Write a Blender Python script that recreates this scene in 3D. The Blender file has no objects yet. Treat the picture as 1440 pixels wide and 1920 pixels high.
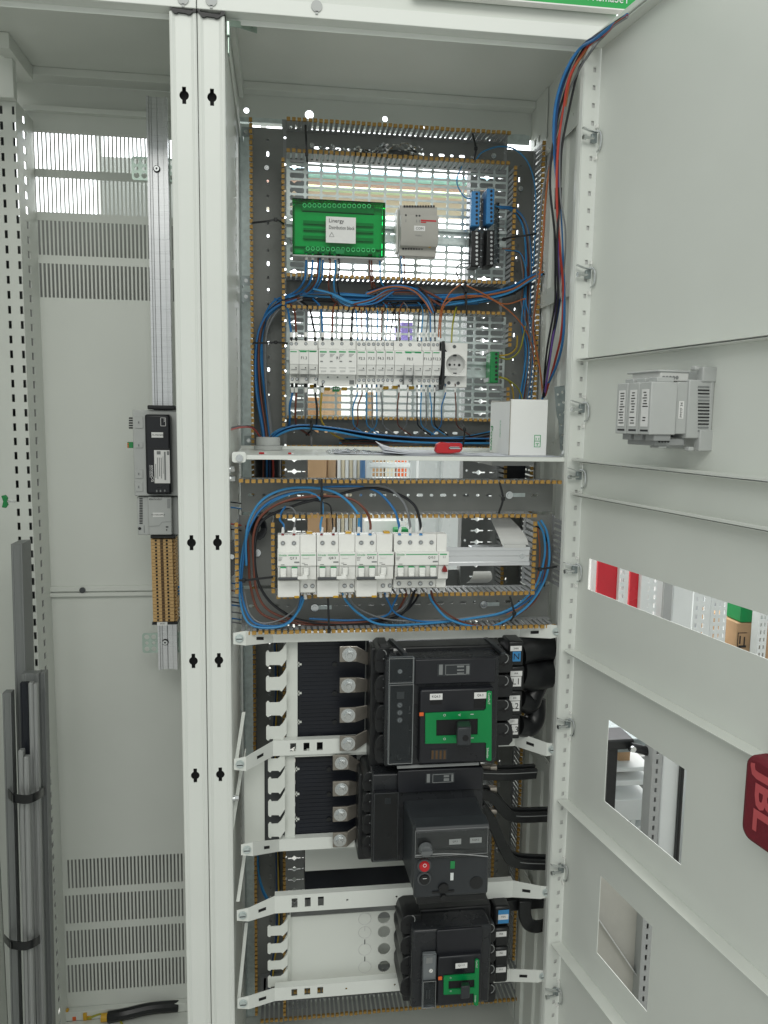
import bpy, bmesh, math, random
from mathutils import Vector, Matrix
from mathutils.geometry import tessellate_polygon
random.seed(7)
R_ = math.radians
scene = bpy.context.scene
C = scene.collection

# ------------------------------------------------------------------ camera
# metres; X right along the cabinet front, Y into the cabinet, Z up; Y = 0 is the front of the posts
YAW, PITCH, ROLL, FPX = R_(7.45), R_(6.93), R_(-0.81), 1442.0
EYE = Vector((0, -1.27, 1.45))
_f = Vector((math.sin(YAW)*math.cos(PITCH), math.cos(YAW)*math.cos(PITCH), -math.sin(PITCH)))
_r0 = Vector((math.cos(YAW), -math.sin(YAW), 0)); _d0 = _f.cross(_r0)
_r = _r0*math.cos(ROLL) + _d0*math.sin(ROLL); _d = -_r0*math.sin(ROLL) + _d0*math.cos(ROLL)
cd = bpy.data.cameras.new('camera'); cam = bpy.data.objects.new('camera', cd); C.objects.link(cam)
cd.sensor_fit = 'HORIZONTAL'; cd.sensor_width = 36; cd.lens = 36*FPX/1440; cd.clip_start = .02; cd.clip_end = 200
m4 = Matrix((( _r.x, -_d.x, -_f.x, EYE.x), (_r.y, -_d.y, -_f.y, EYE.y), (_r.z, -_d.z, -_f.z, EYE.z), (0, 0, 0, 1)))
cam.matrix_world = m4
scene.camera = cam

# ------------------------------------------------------------------ world and lamps (workshop interior)
w = bpy.data.worlds.new('World'); scene.world = w; w.use_nodes = True
bg = w.node_tree.nodes['Background']; bg.inputs[0].default_value = (.95, 1, .975, 1); bg.inputs[1].default_value = .64

def lamp(name, loc, rot, sx, sy, power, col=(1, .99, .93)):
    l = bpy.data.lights.new(name, 'AREA'); l.shape = 'RECTANGLE'; l.size = sx; l.size_y = sy
    l.energy = power; l.color = col
    o = bpy.data.objects.new(name, l); C.objects.link(o); o.location = loc; o.rotation_euler = rot
    return o
lamp('ceiling_lamp', (-.3, -3.4, 3.9), (R_(52), 0, 0), 4.5, 1.4, 70)
lamp('rear_hall_lamp', (.6, 3.9, 4.6), (0, 0, 0), 5.0, 2.5, 430)

vs = scene.view_settings
vs.view_transform = 'Standard'; vs.look = 'None'; vs.exposure = 0; vs.gamma = 1; vs.use_curve_mapping = False

# ------------------------------------------------------------------ helpers
def ray(px, py):
    return _r*((px-720)/FPX) + _d*((py-960)/FPX) + _f
def at(px, py, Y):                       # the place on the plane Y = const that the photograph shows there
    d = ray(px, py); return EYE + d*((Y-EYE.y)/d.y)
def atx(px, py, X):
    d = ray(px, py); return EYE + d*((X-EYE.x)/d.x)
def atz(px, py, Z):
    d = ray(px, py); return EYE + d*((Z-EYE.z)/d.z)
def rect(x0, y0, x1, y1, Y):             # -> X0, X1, Z0, Z1
    xm, ym = (x0+x1)/2, (y0+y1)/2
    return at(x0, ym, Y).x, at(x1, ym, Y).x, at(xm, y1, Y).z, at(xm, y0, Y).z
def pxm(px, py, Y):                      # metres per photograph pixel there
    return (at(px+1, py, Y)-at(px, py, Y)).length

class MB:
    def __init__(s, xf=None): s.v = []; s.f = []; s.m = []; s.xf = xf
    def add(s, vs_, fs, m=0):
        n = len(s.v); s.v += [Vector(p) for p in vs_]
        for f in fs: s.f.append(tuple(i+n for i in f)); s.m.append(m)
        return s
    def box(s, x0, x1, y0, y1, z0, z1, m=0):
        if x0 > x1: x0, x1 = x1, x0
        if y0 > y1: y0, y1 = y1, y0
        if z0 > z1: z0, z1 = z1, z0
        return s.add([(x0,y0,z0),(x1,y0,z0),(x1,y1,z0),(x0,y1,z0),(x0,y0,z1),(x1,y0,z1),(x1,y1,z1),(x0,y1,z1)],
            [(0,3,2,1),(4,5,6,7),(0,1,5,4),(1,2,6,5),(2,3,7,6),(3,0,4,7)], m)
    def hexa(s, p, m=0):                  # 8 corners, bottom four then top four
        return s.add(p, [(0,3,2,1),(4,5,6,7),(0,1,5,4),(1,2,6,5),(2,3,7,6),(3,0,4,7)], m)
    def extr(s, poly, ax, a, b, m=0):     # closed 2-D polygon extruded along an axis
        def P(u, v, t): return {'x': (t, u, v), 'y': (u, t, v), 'z': (u, v, t)}[ax]
        n = len(poly); vs_ = [P(u, v, a) for u, v in poly] + [P(u, v, b) for u, v in poly]
        fs = [tuple(range(n)), tuple(range(2*n-1, n-1, -1))] + [(i, i+n, (i+1) % n+n, (i+1) % n) for i in range(n)]
        return s.add(vs_, fs, m)
    def plate(s, outer, holes, ax, a, b, m=0):   # sheet with holes cut through
        def P(u, v, t): return {'x': (t, u, v), 'y': (u, t, v), 'z': (u, v, t)}[ax]
        loops = [outer]+holes; flat = [p for l in loops for p in l]; n = len(flat)
        tr = tessellate_polygon([[Vector((u, v, 0)) for u, v in l] for l in loops])
        vs_ = [P(u, v, a) for u, v in flat] + [P(u, v, b) for u, v in flat]
        fs = [tuple(t) for t in tr] + [(t[2]+n, t[1]+n, t[0]+n) for t in tr]
        k = 0
        for l in loops:
            q = len(l); fs += [(k+i, k+(i+1) % q, k+(i+1) % q+n, k+i+n) for i in range(q)]; k += q
        return s.add(vs_, fs, m)
    def grid(s, us, vs2, hole, ax, a, b, m=0):   # sheet as cells; hole(i, j) -> True leaves the cell out
        def P(u, v, t): return {'x': (t, u, v), 'y': (u, t, v), 'z': (u, v, t)}[ax]
        nu, nv = len(us), len(vs2); base = len(s.v)
        s.v += [Vector(P(u, v, a)) for u in us for v in vs2] + [Vector(P(u, v, b)) for u in us for v in vs2]
        K = nu*nv; idx = lambda i, j, t: base + i*nv + j + t*K
        H = lambda i, j: i < 0 or j < 0 or i >= nu-1 or j >= nv-1 or hole(i, j)
        for i in range(nu-1):
            for j in range(nv-1):
                if H(i, j): continue
                q = [(i,j),(i+1,j),(i+1,j+1),(i,j+1)]
                s.f.append(tuple(idx(x, y, 0) for x, y in q)); s.m.append(m)
                s.f.append(tuple(idx(x, y, 1) for x, y in reversed(q))); s.m.append(m)
                for (di, dj, e) in ((-1,0,(3,0)),(1,0,(1,2)),(0,-1,(0,1)),(0,1,(2,3))):
                    if H(i+di, j+dj):
                        A, B = q[e[0]], q[e[1]]
                        s.f.append((idx(*A, 0), idx(*B, 0), idx(*B, 1), idx(*A, 1))); s.m.append(m)
        return s
    def cyl(s, p0, p1, r0, r1=None, n=12, m=0, cap=True):
        p0 = Vector(p0); p1 = Vector(p1); r1 = r0 if r1 is None else r1
        z = (p1-p0).normalized(); x = z.orthogonal().normalized(); y = z.cross(x)
        ring = lambda c, r: [c + (x*math.cos(2*math.pi*i/n)+y*math.sin(2*math.pi*i/n))*r for i in range(n)]
        fs = [(i, (i+1) % n, (i+1) % n+n, i+n) for i in range(n)]
        if cap: fs += [tuple(range(n-1, -1, -1)), tuple(range(n, 2*n))]
        return s.add(ring(p0, r0)+ring(p1, r1), fs, m)
    def tube(s, pts, r, n=7, m=0):
        pts = [Vector(p) for p in pts]; N = len(pts); base = len(s.v); up = None
        for i, p in enumerate(pts):
            t = (pts[min(i+1, N-1)]-pts[max(i-1, 0)]).normalized()
            if up is None: up = t.orthogonal().normalized()
            up = (up - t*up.dot(t)); up = up.normalized() if up.length > 1e-6 else t.orthogonal().normalized()
            y = t.cross(up)
            s.v += [p + (up*math.cos(2*math.pi*k/n)+y*math.sin(2*math.pi*k/n))*r for k in range(n)]
        for i in range(N-1):
            for k in range(n):
                a = base+i*n+k; b = base+i*n+(k+1) % n
                s.f.append((a, b, b+n, a+n)); s.m.append(m)
        s.f.append(tuple(base+k for k in range(n-1, -1, -1))); s.m.append(m)
        s.f.append(tuple(base+(N-1)*n+k for k in range(n))); s.m.append(m)
        return s
    def strip(s, pts, wv, th, m=0):       # ribbon of width vector wv following pts, thickness along th
        pts = [Vector(p) for p in pts]; wv = Vector(wv); th = Vector(th); n = len(s.v); N = len(pts)
        for p in pts: s.v += [p-wv/2-th/2, p+wv/2-th/2, p+wv/2+th/2, p-wv/2+th/2]
        for i in range(N-1):
            for k in range(4):
                a = n+i*4+k; b = n+i*4+(k+1) % 4; s.f.append((a, b, b+4, a+4)); s.m.append(m)
        s.f.append((n+3, n+2, n+1, n)); s.m.append(m); e = n+(N-1)*4; s.f.append((e, e+1, e+2, e+3)); s.m.append(m)
        return s

def spline(pts, k=8):
    P = [Vector(p) for p in pts]
    if len(P) < 3: return P
    P = [P[0]*2-P[1]] + P + [P[-1]*2-P[-2]]; out = []
    for i in range(1, len(P)-2):
        a, b, c, d = P[i-1:i+3]
        for j in range(k):
            t = j/k
            out.append(.5*((2*b)+(c-a)*t+(2*a-5*b+4*c-d)*t*t+(3*b-a-3*c+d)*t**3))
    out.append(P[-2]); return out

def mesh(name, mb, mats, smooth=True, ang=35):
    me = bpy.data.meshes.new(name)
    vv = [mb.xf @ v for v in mb.v] if mb.xf else mb.v
    me.from_pydata([tuple(v) for v in vv], [], mb.f)
    for m in (mats if isinstance(mats, (list, tuple)) else [mats]): me.materials.append(M[m])
    me.polygons.foreach_set('material_index', mb.m)
    bm = bmesh.new(); bm.from_mesh(me); bmesh.ops.recalc_face_normals(bm, faces=bm.faces); bm.to_mesh(me); bm.free()
    if smooth:
        me.polygons.foreach_set('use_smooth', [True]*len(me.polygons)); me.set_sharp_from_angle(angle=R_(ang))
    me.update(); return me
def link(o, parent=None):
    C.objects.link(o)
    if parent:
        o.parent = parent; o.matrix_parent_inverse = Matrix.Translation(-_origin(parent))
    return o
def _origin(o):
    v = o.location.copy()
    while o.parent is not None:
        o = o.parent
    return v if v.length else v
def obj(name, mb, mats, parent=None, bevel=0, label=None):
    o = bpy.data.objects.new(name, mesh(name, mb, mats)); link(o, parent)
    if bevel:
        b = o.modifiers.new('bevel', 'BEVEL'); b.width = bevel; b.segments = 2; b.limit_method = 'ANGLE'; b.angle_limit = R_(40)
        b.harden_normals = False
    if label: o['label'] = label
    return o
def inst(name, me, loc, parent=None, rot=None):
    o = bpy.data.objects.new(name, me); link(o, parent); o.location = loc
    if rot: o.rotation_euler = rot
    return o
def tag(o, label, cat, group=None):
    o['label'] = label; o['category'] = cat
    if group: o['group'] = group
    return o
def thing(name, label, cat, loc=(0, 0, 0), group=None):
    o = bpy.data.objects.new(name, None); o.empty_display_size = .02; C.objects.link(o); o.location = loc
    return tag(o, label, cat, group)
def struct(o): o['kind'] = 'structure'; return o

# hole outlines -----------------------------------------------------
def rr(x0, x1, z0, z1, r=None, n=4):      # rounded rectangle / stadium
    r = min(x1-x0, z1-z0)/2*.999 if r is None else min(r, (x1-x0)/2*.999, (z1-z0)/2*.999)
    out = []
    for cx, cz, a in ((x1-r, z1-r, 0), (x0+r, z1-r, 90), (x0+r, z0+r, 180), (x1-r, z0+r, 270)):
        for k in range(n+1): t = R_(a+90*k/n); out.append((cx+r*math.cos(t), cz+r*math.sin(t)))
    return out
def circ(x, z, r, n=14): return [(x+r*math.cos(2*math.pi*k/n), z+r*math.sin(2*math.pi*k/n)) for k in range(n)]
def rc(x0, x1, z0, z1): return [(x0, z0), (x1, z0), (x1, z1), (x0, z1)]
def keyhole(x, z, r=.0072, nw=.003, nh=.0125):
    out = []
    a0 = math.asin(nw/r)
    for s0, s1, sg in ((-math.pi/2+a0, math.pi/2-a0, 1), (math.pi/2+a0, 3*math.pi/2-a0, -1)):
        for k in range(9):
            t = s0+(s1-s0)*k/8; out.append((x+r*math.cos(t), z+r*math.sin(t)))
        out += [(x+nw*sg, z+nh*sg), (x-nw*sg, z+nh*sg)]
    return out
def plus(x, z, L, t):                      # cross shaped hole with a diamond in the middle
    return [(x-L, z-t), (x-L*.4, z-t), (x, z-L*.42), (x+L*.4, z-t), (x+L, z-t), (x+L, z+t), (x+L*.4, z+t), (x, z+L*.42), (x-L*.4, z+t), (x-L, z+t)]

# ------------------------------------------------------------------ materials
M = {}
def mat(name, col, rough=.5, metal=0, var=.04, scale=30, bump=0, bscale=400, coat=0, trans=0, ior=1.45, emit=None, alpha=None, spec=.5, stretch=None, rvar=.08):
    m = bpy.data.materials.new(name); m.use_nodes = True; nt = m.node_tree; p = nt.nodes['Principled BSDF']; M[name] = m
    p.inputs['Roughness'].default_value = rough; p.inputs['Metallic'].default_value = metal
    p.inputs['Coat Weight'].default_value = coat; p.inputs['Transmission Weight'].default_value = trans
    p.inputs['IOR'].default_value = ior; p.inputs['Specular IOR Level'].default_value = spec
    tc = nt.nodes.new('ShaderNodeTexCoord'); mp = nt.nodes.new('ShaderNodeMapping'); nt.links.new(tc.outputs['Object'], mp.inputs[0])
    if stretch: mp.inputs['Scale'].default_value = stretch
    nz = nt.nodes.new('ShaderNodeTexNoise'); nz.inputs['Scale'].default_value = scale; nz.inputs['Detail'].default_value = 5
    nt.links.new(mp.outputs[0], nz.inputs['Vector'])
    cr = nt.nodes.new('ShaderNodeValToRGB'); e = cr.color_ramp.elements
    e[0].position = .3; e[1].position = .7
    e[0].color = tuple(c*(1-var) for c in col)+(1,); e[1].color = tuple(min(1, c*(1+var)) for c in col)+(1,)
    nt.links.new(nz.outputs[0], cr.inputs[0]); nt.links.new(cr.outputs[0], p.inputs['Base Color'])
    if rvar:
        mr = nt.nodes.new('ShaderNodeMapRange'); mr.inputs['To Min'].default_value = max(.02, rough-rvar); mr.inputs['To Max'].default_value = min(1, rough+rvar)
        nt.links.new(nz.outputs[0], mr.inputs['Value']); nt.links.new(mr.outputs[0], p.inputs['Roughness'])
    if bump:
        n2 = nt.nodes.new('ShaderNodeTexNoise'); n2.inputs['Scale'].default_value = bscale; n2.inputs['Detail'].default_value = 2
        nt.links.new(mp.outputs[0], n2.inputs['Vector'])
        bp = nt.nodes.new('ShaderNodeBump'); bp.inputs['Strength'].default_value = bump; bp.inputs['Distance'].default_value = .001
        nt.links.new(n2.outputs[0], bp.inputs['Height']); nt.links.new(bp.outputs[0], p.inputs['Normal'])
    if emit:
        p.inputs['Emission Color'].default_value = emit[:3]+(1,); p.inputs['Emission Strength'].default_value = emit[3]
    if alpha is not None: p.inputs['Alpha'].default_value = alpha
    return m
mat('white_paint', (.70, .725, .68), .42, 0, .02, 6, .12, 900)
mat('white_paint_gloss', (.75, .775, .735), .3, 0, .02, 6, .06, 700)
mat('white_plastic', (.84, .84, .81), .38, 0, .02, 40)
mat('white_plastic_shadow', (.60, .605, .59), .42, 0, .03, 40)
mat('light_grey_plastic', (.47, .485, .475), .42, 0, .03, 40)
mat('mid_grey_plastic', (.30, .31, .31), .45, 0, .03, 40)
mat('beige_grey', (.44, .43, .395), .45, 0, .03, 40)
mat('duct_grey', (.23, .238, .225), .48, 0, .06, 25)
mat('duct_wall', (.38, .39, .395), .45, 0, .05, 30)
mat('duct_tip', (.40, .235, .055), .5, 0, .16, 120)
mat('galvanised', (.60, .67, .66), .36, .4, .13, 90, .05, 300, rvar=.12)
mat('galvanised_dark', (.33, .375, .38), .42, .6, .14, 70, .05, 300)
mat('zinc_green', (.42, .52, .46), .3, .75, .1, 60)
mat('steel', (.62, .64, .64), .22, .95, .08, 200)
mat('aluminium', (.66, .67, .68), .3, .85, .06, 12, 0, stretch=(1, 1, 60))
mat('aluminium_rail', (.72, .73, .74), .3, .8, .015, 6, 0, stretch=(.3, 20, 20), rvar=.03)
mat('profile_grey', (.22, .23, .228), .45, .3, .06, 12, stretch=(40, 40, .5))
mat('profile_pale', (.36, .37, .365), .4, .4, .05, 12, stretch=(40, 40, .5))
mat('ring_green', (.10, .72, .25), .35, 0, .04, 40)
mat('pale_blue', (.36, .58, .68), .5, 0, .05, 4)
mat('pale_red', (.72, .42, .40), .6, 0, .06, 4)
mat('pale_green', (.55, .70, .45), .6, 0, .06, 4)
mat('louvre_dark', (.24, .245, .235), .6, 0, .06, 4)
mat('tinned_bar', (.30, .275, .24), .45, .75, .12, 60)
mat('copper', (.55, .30, .16), .35, .9, .1, 60)
mat('upright_grey', (.30, .31, .31), .5, 0, .05, 20)
mat('black_plastic', (.012, .013, .014), .38, 0, .2, 40, .06, 900)
mat('black_satin', (.013, .014, .018), .3, 0, .2, 20)
mat('black_plate', (.008, .010, .016), .42, 0, .2, 20)
mat('charcoal', (.030, .034, .038), .36, 0, .1, 30, .05, 900)
mat('dark_grey_plastic', (.075, .08, .085), .4, 0, .08, 40)
mat('black_rubber', (.012, .013, .014), .32, 0, .2, 60)
mat('hole_dark', (.012, .012, .013), .8, 0, .1, 40)
mat('brand_green', (.0, .235, .06), .4, 0, .04, 30)
mat('sign_green', (.0, .36, .06), .38, 0, .03, 20)
mat('ink', (.02, .02, .022), .6, 0, .1, 50)
mat('ink_grey', (.22, .23, .23), .6, 0, .1, 50)
mat('green_print', (.02, .36, .12), .5, 0, .05, 50)
mat('white_print', (.8, .8, .8), .5, 0, .02, 50)
mat('label_white', (.78, .78, .77), .5, 0, .02, 50)
mat('signal_red', (.50, .018, .025), .35, 0, .06, 50)
mat('dark_red', (.22, .015, .015), .3, 0, .08, 50)
mat('orange', (.75, .14, .03), .45, 0, .06, 50)
mat('terminal_tan', (.60, .39, .17), .5, 0, .06, 60)
mat('terminal_brown', (.10, .055, .022), .5, 0, .1, 60)
mat('clip_yellow', (.62, .36, .03), .45, 0, .06, 60)
mat('terminal_blue', (.045, .23, .52), .4, 0, .06, 60)
mat('terminal_green', (.02, .24, .07), .4, 0, .06, 60)
mat('blue_label', (.05, .26, .55), .45, 0, .04, 60)
for n, c in dict(blue=(.028, .17, .42), light_blue=(.05, .27, .55), navy=(.018, .05, .14), brown=(.17, .055, .035), black=(.016, .017, .02), grey=(.20, .21, .22),
                 orange=(.40, .13, .045), red=(.50, .06, .04), violet=(.16, .08, .33), white=(.62, .6, .57), yellow=(.50, .34, .04), yellow_green=(.34, .33, .03)).items():
    mat('wire_'+n, c, .36, 0, .06, 60)
mat('cardboard', (.45, .29, .165), .8, 0, .07, 14, .1, 200)
mat('carton_white', (.84, .85, .83), .6, 0, .02, 20)
mat('carton_inside', (.33, .31, .27), .8, 0, .08, 20)
mat('paper', (.66, .68, .74), .7, 0, .03, 20)
mat('wood', (.52, .36, .22), .7, 0, .14, 6, .1, 100, stretch=(8, 8, .7))
mat('red_gloss', (.56, .015, .03), .25, 0, .06, 10, coat=.3)
mat('far_blue', (.06, .15, .30), .5, 0, .08, 10)
mat('far_violet', (.25, .2, .52), .5, 0, .06, 10)
mat('far_white', (.72, .75, .75), .5, 0, .03, 10)
mat('far_cream', (.75, .68, .52), .6, 0, .05, 4)
mat('far_pink', (.62, .45, .43), .6, 0, .06, 4)
mat('far_grey', (.36, .37, .37), .6, 0, .06, 4)
mat('floor_paint', (.42, .415, .39), .5, 0, .1, 2)
mat('fabric_red', (.17, .012, .022), .7, 0, .12, 200, .6, 1400)
mat('logo_red', (.52, .09, .10), .6, 0, .05, 50)
mat('clear_green', (.0, .50, .13), .12, 0, .02, 20, trans=.75, ior=1.3, rvar=0)
mat('clear', (.92, .94, .95), .08, 0, .01, 20, trans=1, ior=1.12, rvar=0)
mat('smoked', (.16, .175, .185), .12, 0, .03, 30, coat=.4)
mat('window_light', (.9, .95, 1), .5, 0, .01, 5, emit=(.93, .97, 1, 2.6))

def text(s, parent, px, py, Y, hpx, m='ink', ang=0, wpx=None, name='lettering', pos=None, frame=None, dy=.0006, bold=0):
    """flat lettering; centred at a place, facing the viewer (normal -Y) unless frame = (u, v) vectors are given"""
    cu = bpy.data.curves.new('t', 'FONT'); cu.body = s; cu.align_x = 'CENTER'; cu.align_y = 'CENTER'; cu.size = 1; cu.resolution_u = 2; cu.offset = bold
    to = bpy.data.objects.new('t', cu); me = bpy.data.meshes.new_from_object(to)
    bpy.data.objects.remove(to); bpy.data.curves.remove(cu)
    xs = [v.co.x for v in me.vertices]; ys = [v.co.y for v in me.vertices]
    if not xs: return None
    cx, cy = (min(xs)+max(xs))/2, (min(ys)+max(ys))/2; wd, hg = max(xs)-min(xs), max(ys)-min(ys)
    p = Vector(pos) if pos is not None else at(px, py, Y-dy)
    k = hpx*pxm(px, py, Y) if pos is None else hpx
    kx = k/hg; 
    if wpx: kx = (wpx*pxm(px, py, Y) if pos is None else wpx)/wd
    u, v = frame if frame else (Vector((1, 0, 0)), Vector((0, 0, 1)))
    u = Vector(u); v = Vector(v); ca, sa = math.cos(R_(ang)), math.sin(R_(ang)); U = u*ca+v*sa; V = -u*sa+v*ca
    for q in me.vertices: q.co = p + U*((q.co.x-cx)*kx) + V*((q.co.y-cy)*(k/hg))
    me.materials.append(M[m]); me.name = name
    o = bpy.data.objects.new(name, me); link(o, parent); return o

# ================================================================== the setting
_f0 = MB().box(-6, 9, -4, 9, -.02, 0); struct(obj('floor', _f0, 'floor_paint'))
_win = thing('workshop_window', 'bright white window band of the hall far behind the cabinets', 'window', (1, 7.0, 1.9))
for i in range(8):
    x = -5+i*1.6
    obj('pane', MB().box(x+.03, x+1.57, 7.0, 7.02, 1.9, 6.2), 'window_light', _win)
_m = MB()
for i in range(9): _m.box(-5.03+i*1.6, -4.97+i*1.6, 6.96, 7.05, 1.85, 6.25)
obj('frame', _m, 'far_white', _win)
struct(obj('hall_wall', MB().box(-6, 9, 7.0, 7.1, 0, 1.84), 'far_white'))

def far_box(name, label, cat, x0, y0, x1, y1, Y, dep, m, group=None, bev=.004, ground=True):
    X0, X1, Z0, Z1 = rect(x0, y0, x1, y1, Y)
    if ground and Z1 < 2.2: Z0 = .002
    return tag(obj(name, MB().box(X0, X1, Y, Y+dep, Z0, Z1), m, bevel=bev), label, cat, group)
far_box('roof_beam', 'pale blue beam seen through the top of the upper wire grid', 'beam', 500, 322, 930, 333, 4.6, .12, 'pale_blue')
far_box('roof_beam', 'pinkish beam below the pale blue one behind the upper grid', 'beam', 500, 334, 930, 352, 4.7, .15, 'pale_red')
far_box('roof_beam', 'thin green strip below the pinkish beam behind the upper grid', 'beam', 500, 353, 930, 358, 4.6, .1, 'pale_green')
far_box('wall_cladding', 'cream cladding strip just behind the green distribution block', 'cladding', 500, 359, 930, 399, 4.8, .1, 'far_cream')
far_box('stacked_crate', 'violet crate seen through the grid above the white sockets row', 'crate', 752, 604, 790, 640, 3.25, .3, 'far_violet', ground=False)
far_box('pallet_board', 'light wooden board standing behind the grid, under the contactor', 'board', 603, 728, 640, 790, 2.2, .05, 'wood')
far_box('pallet_board', 'narrow wooden board standing right of the other one behind the grid', 'board', 688, 735, 700, 790, 2.25, .05, 'wood')
far_box('carton', 'brown cardboard carton behind the grid left of the wooden boards', 'carton', 575, 745, 600, 792, 2.3, .3, 'cardboard')
far_box('steel_cabinet', 'pale steel cabinet behind the grid, under the row of devices', 'cabinet', 705, 640.6, 800, 860, 3.2, .5, 'far_white')
# the rack and packing seen below the shelf
far_box('cardboard_pack', 'tall flat cardboard pack left of the blue rack post, under the shelf', 'carton', 576, 845, 612, 1110, 1.75, .12, 'cardboard')
far_box('cardboard_pack', 'second cardboard pack, dark edged, beside the paper stack under the shelf', 'carton', 613, 845, 629, 1110, 1.8, .12, 'wood')
_ps = thing('paper_stack', 'stack of pale corrugated sheets left of the blue rack post', 'stack', at(650, 1100, 1.8))
for i in range(6):
    X0, X1, Z0, Z1 = rect(632+i*7.4, 845, 638+i*7.4, 1110, 1.8+.01*(i % 2)); obj('sheet', MB().box(X0, X1, 1.8+.01*(i % 2), 2.1, .002, Z1), 'far_cream' if i % 2 else 'carton_white', _ps)
far_box('rack_post', 'blue steel post of the storage rack behind the shelf', 'post', 676, 845, 684, 1110, 1.7, .06, 'far_blue')
_cgz = 1
_cg = thing('mesh_cage', 'white cage with dark square mesh behind the shelf', 'cage', at(740, 1000, 1.75))
X0, X1, Z0, Z1 = rect(687, 848, 782, 1000, 1.75)
_m = MB()
for (a, b) in ((848, 858), (868, 876), (897, 915), (990, 1004)): 
    q = rect(687, a, 782, b, 1.75); _m.box(q[0], q[1], 1.75, 1.8, q[2], q[3])
for (a, b) in ((686, 692), (778, 784)): 
    q = rect(a, 848, b, 1000, 1.75); _m.box(q[0], q[1], 1.748, 1.802, q[2], q[3])
obj('frame', _m, 'far_white', _cg)
_m = MB()
for i in range(14):
    x = X0+(X1-X0)*(i+.5)/14; _m.box(x-.002, x+.002, 1.762, 1.766, Z0, Z1)
for i in range(18):
    z = Z0+(Z1-Z0)*(i+.5)/18; _m.box(X0, X1, 1.767, 1.771, z-.002, z+.002)
obj('mesh', _m, 'far_white', _cg)
obj('back', MB().box(X0, X1, 2.1, 2.12, Z0, Z1), 'dark_grey_plastic', _cg)
for xx in (X0, X1-.03): obj('foot_post', MB().box(xx, xx+.03, 1.81, 1.84, .002, Z1), 'far_white', _cg)
for i, (a, b, mm) in enumerate(((700, 720, 'cardboard'), (722, 741, 'far_cream'), (744, 762, 'orange'), (764, 776, 'cardboard'))):
    q = rect(a, 855, b, 899, 1.95); obj('contents', MB().box(q[0], q[1], 1.95, 2.05, q[2], q[3]-.01*i), mm, _cg)
far_box('printed_carton', 'white carton with a green corner behind the breaker row', 'carton', 684, 976, 752, 1012, 1.6, .2, 'carton_white')
far_box('green_carton', 'green carton lying behind the white one, over the last breaker', 'carton', 740, 992, 766, 1012, 1.52, .06, 'brand_green')

def slotted_post(name, label, x0, x1, y0, y1, Y, cols, pitch, m='far_white', group=None):
    X0, X1, Z0, Z1 = rect(x0, y0, x1, y1, Y); W = X1-X0; us = [X0]; Z0 = .002
    for c, cw in cols: us += [X0+W*c-cw/2, X0+W*c+cw/2]
    us.append(X1); zs = [Z0]; z = Z0+pitch*.4
    while z < Z1-pitch*.8: zs += [z, z+pitch*.52]; z += pitch
    zs.append(Z1)
    mb = MB().grid(us, zs, lambda i, j: i % 2 == 1 and j % 2 == 1, 'y', Y, Y+.003)
    mb.box(X0, X0+.003, Y+.003, Y+.05, Z0, Z1); mb.box(X1-.003, X1, Y+.003, Y+.05, Z0, Z1)
    return tag(obj(name, mb, m), label, 'post', group)
slotted_post('slotted_post', 'white slotted post right of the mesh cage, under the shelf', 786, 828, 590, 1110, 1.3, ((.25, .006), (.75, .006)), .025)
slotted_post('slotted_post', 'white slotted post nearest the grey perforated upright, under the shelf', 832, 873, 590, 1110, 1.25, ((.3, .006), (.78, .006)), .025)
obj_post = far_box('sheet_metal_screen', 'pale steel sheet behind the two slotted posts', 'panel', 770, 560, 900, 1120, 1.6, .01, 'far_white')

# things glimpsed through the cut-outs of the open door
far_box('red_cabinet', 'red glossy panel, left one seen through the long door slot', 'panel', 1120, 1020, 1160, 1160, 1.9, .02, 'red_gloss')
far_box('red_cabinet', 'red glossy panel, right one seen through the long door slot', 'panel', 1181, 1020, 1200, 1180, 1.95, .02, 'red_gloss')
slotted_post('slotted_post', 'white slotted post between the two red panels in the door slot', 1160, 1172, 1000, 1200, 1.88, ((.3, .006), (.7, .006)), .035)
slotted_post('slotted_post', 'white slotted post right of the red panels in the door slot', 1202, 1232, 1000, 1220, 1.92, ((.45, .008), (.85, .008)), .038)
far_box('steel_strip', 'grey steel strip between white posts in the long door slot', 'strip', 1243, 1040, 1259, 1260, 1.85, .02, 'far_grey')
far_box('white_board', 'plain white panel in the middle of the long door slot', 'panel', 1260, 1050, 1297, 1260, 1.86, .02, 'far_white')
slotted_post('slotted_post', 'broad white perforated post in the middle of the long door slot', 1298, 1330, 1050, 1290, 1.88, ((.2, .010), (.6, .010)), .040)
slotted_post('slotted_post', 'white slotted post left of the blue gap in the door slot', 1331, 1361, 1050, 1300, 1.9, ((.25, .008), (.55, .006), (.85, .006)), .036)
far_box('blue_sheet', 'dull blue sheet behind the cardboard carton in the door slot', 'sheet', 1360, 1060, 1440, 1300, 2.3, .02, 'far_blue')
far_box('storage_bin', 'green plastic bin on top of the cardboard carton', 'bin', 1391, 1100, 1420, 1167.5, 1.9, .12, 'brand_green', bev=.006, ground=False)
_ct = thing('printed_carton', 'cardboard carton with black handling symbols seen through the door slot', 'carton', at(1400, 1300, 1.0))
X0, X1, Z0, Z1 = rect(1377, 1168, 1440, 1330, 1.9); Z0 = .002; obj('box', MB().box(X0, X1, 1.9, 2.2, Z0, Z1), 'cardboard', _ct, bevel=.003)
_m = MB()
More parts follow.
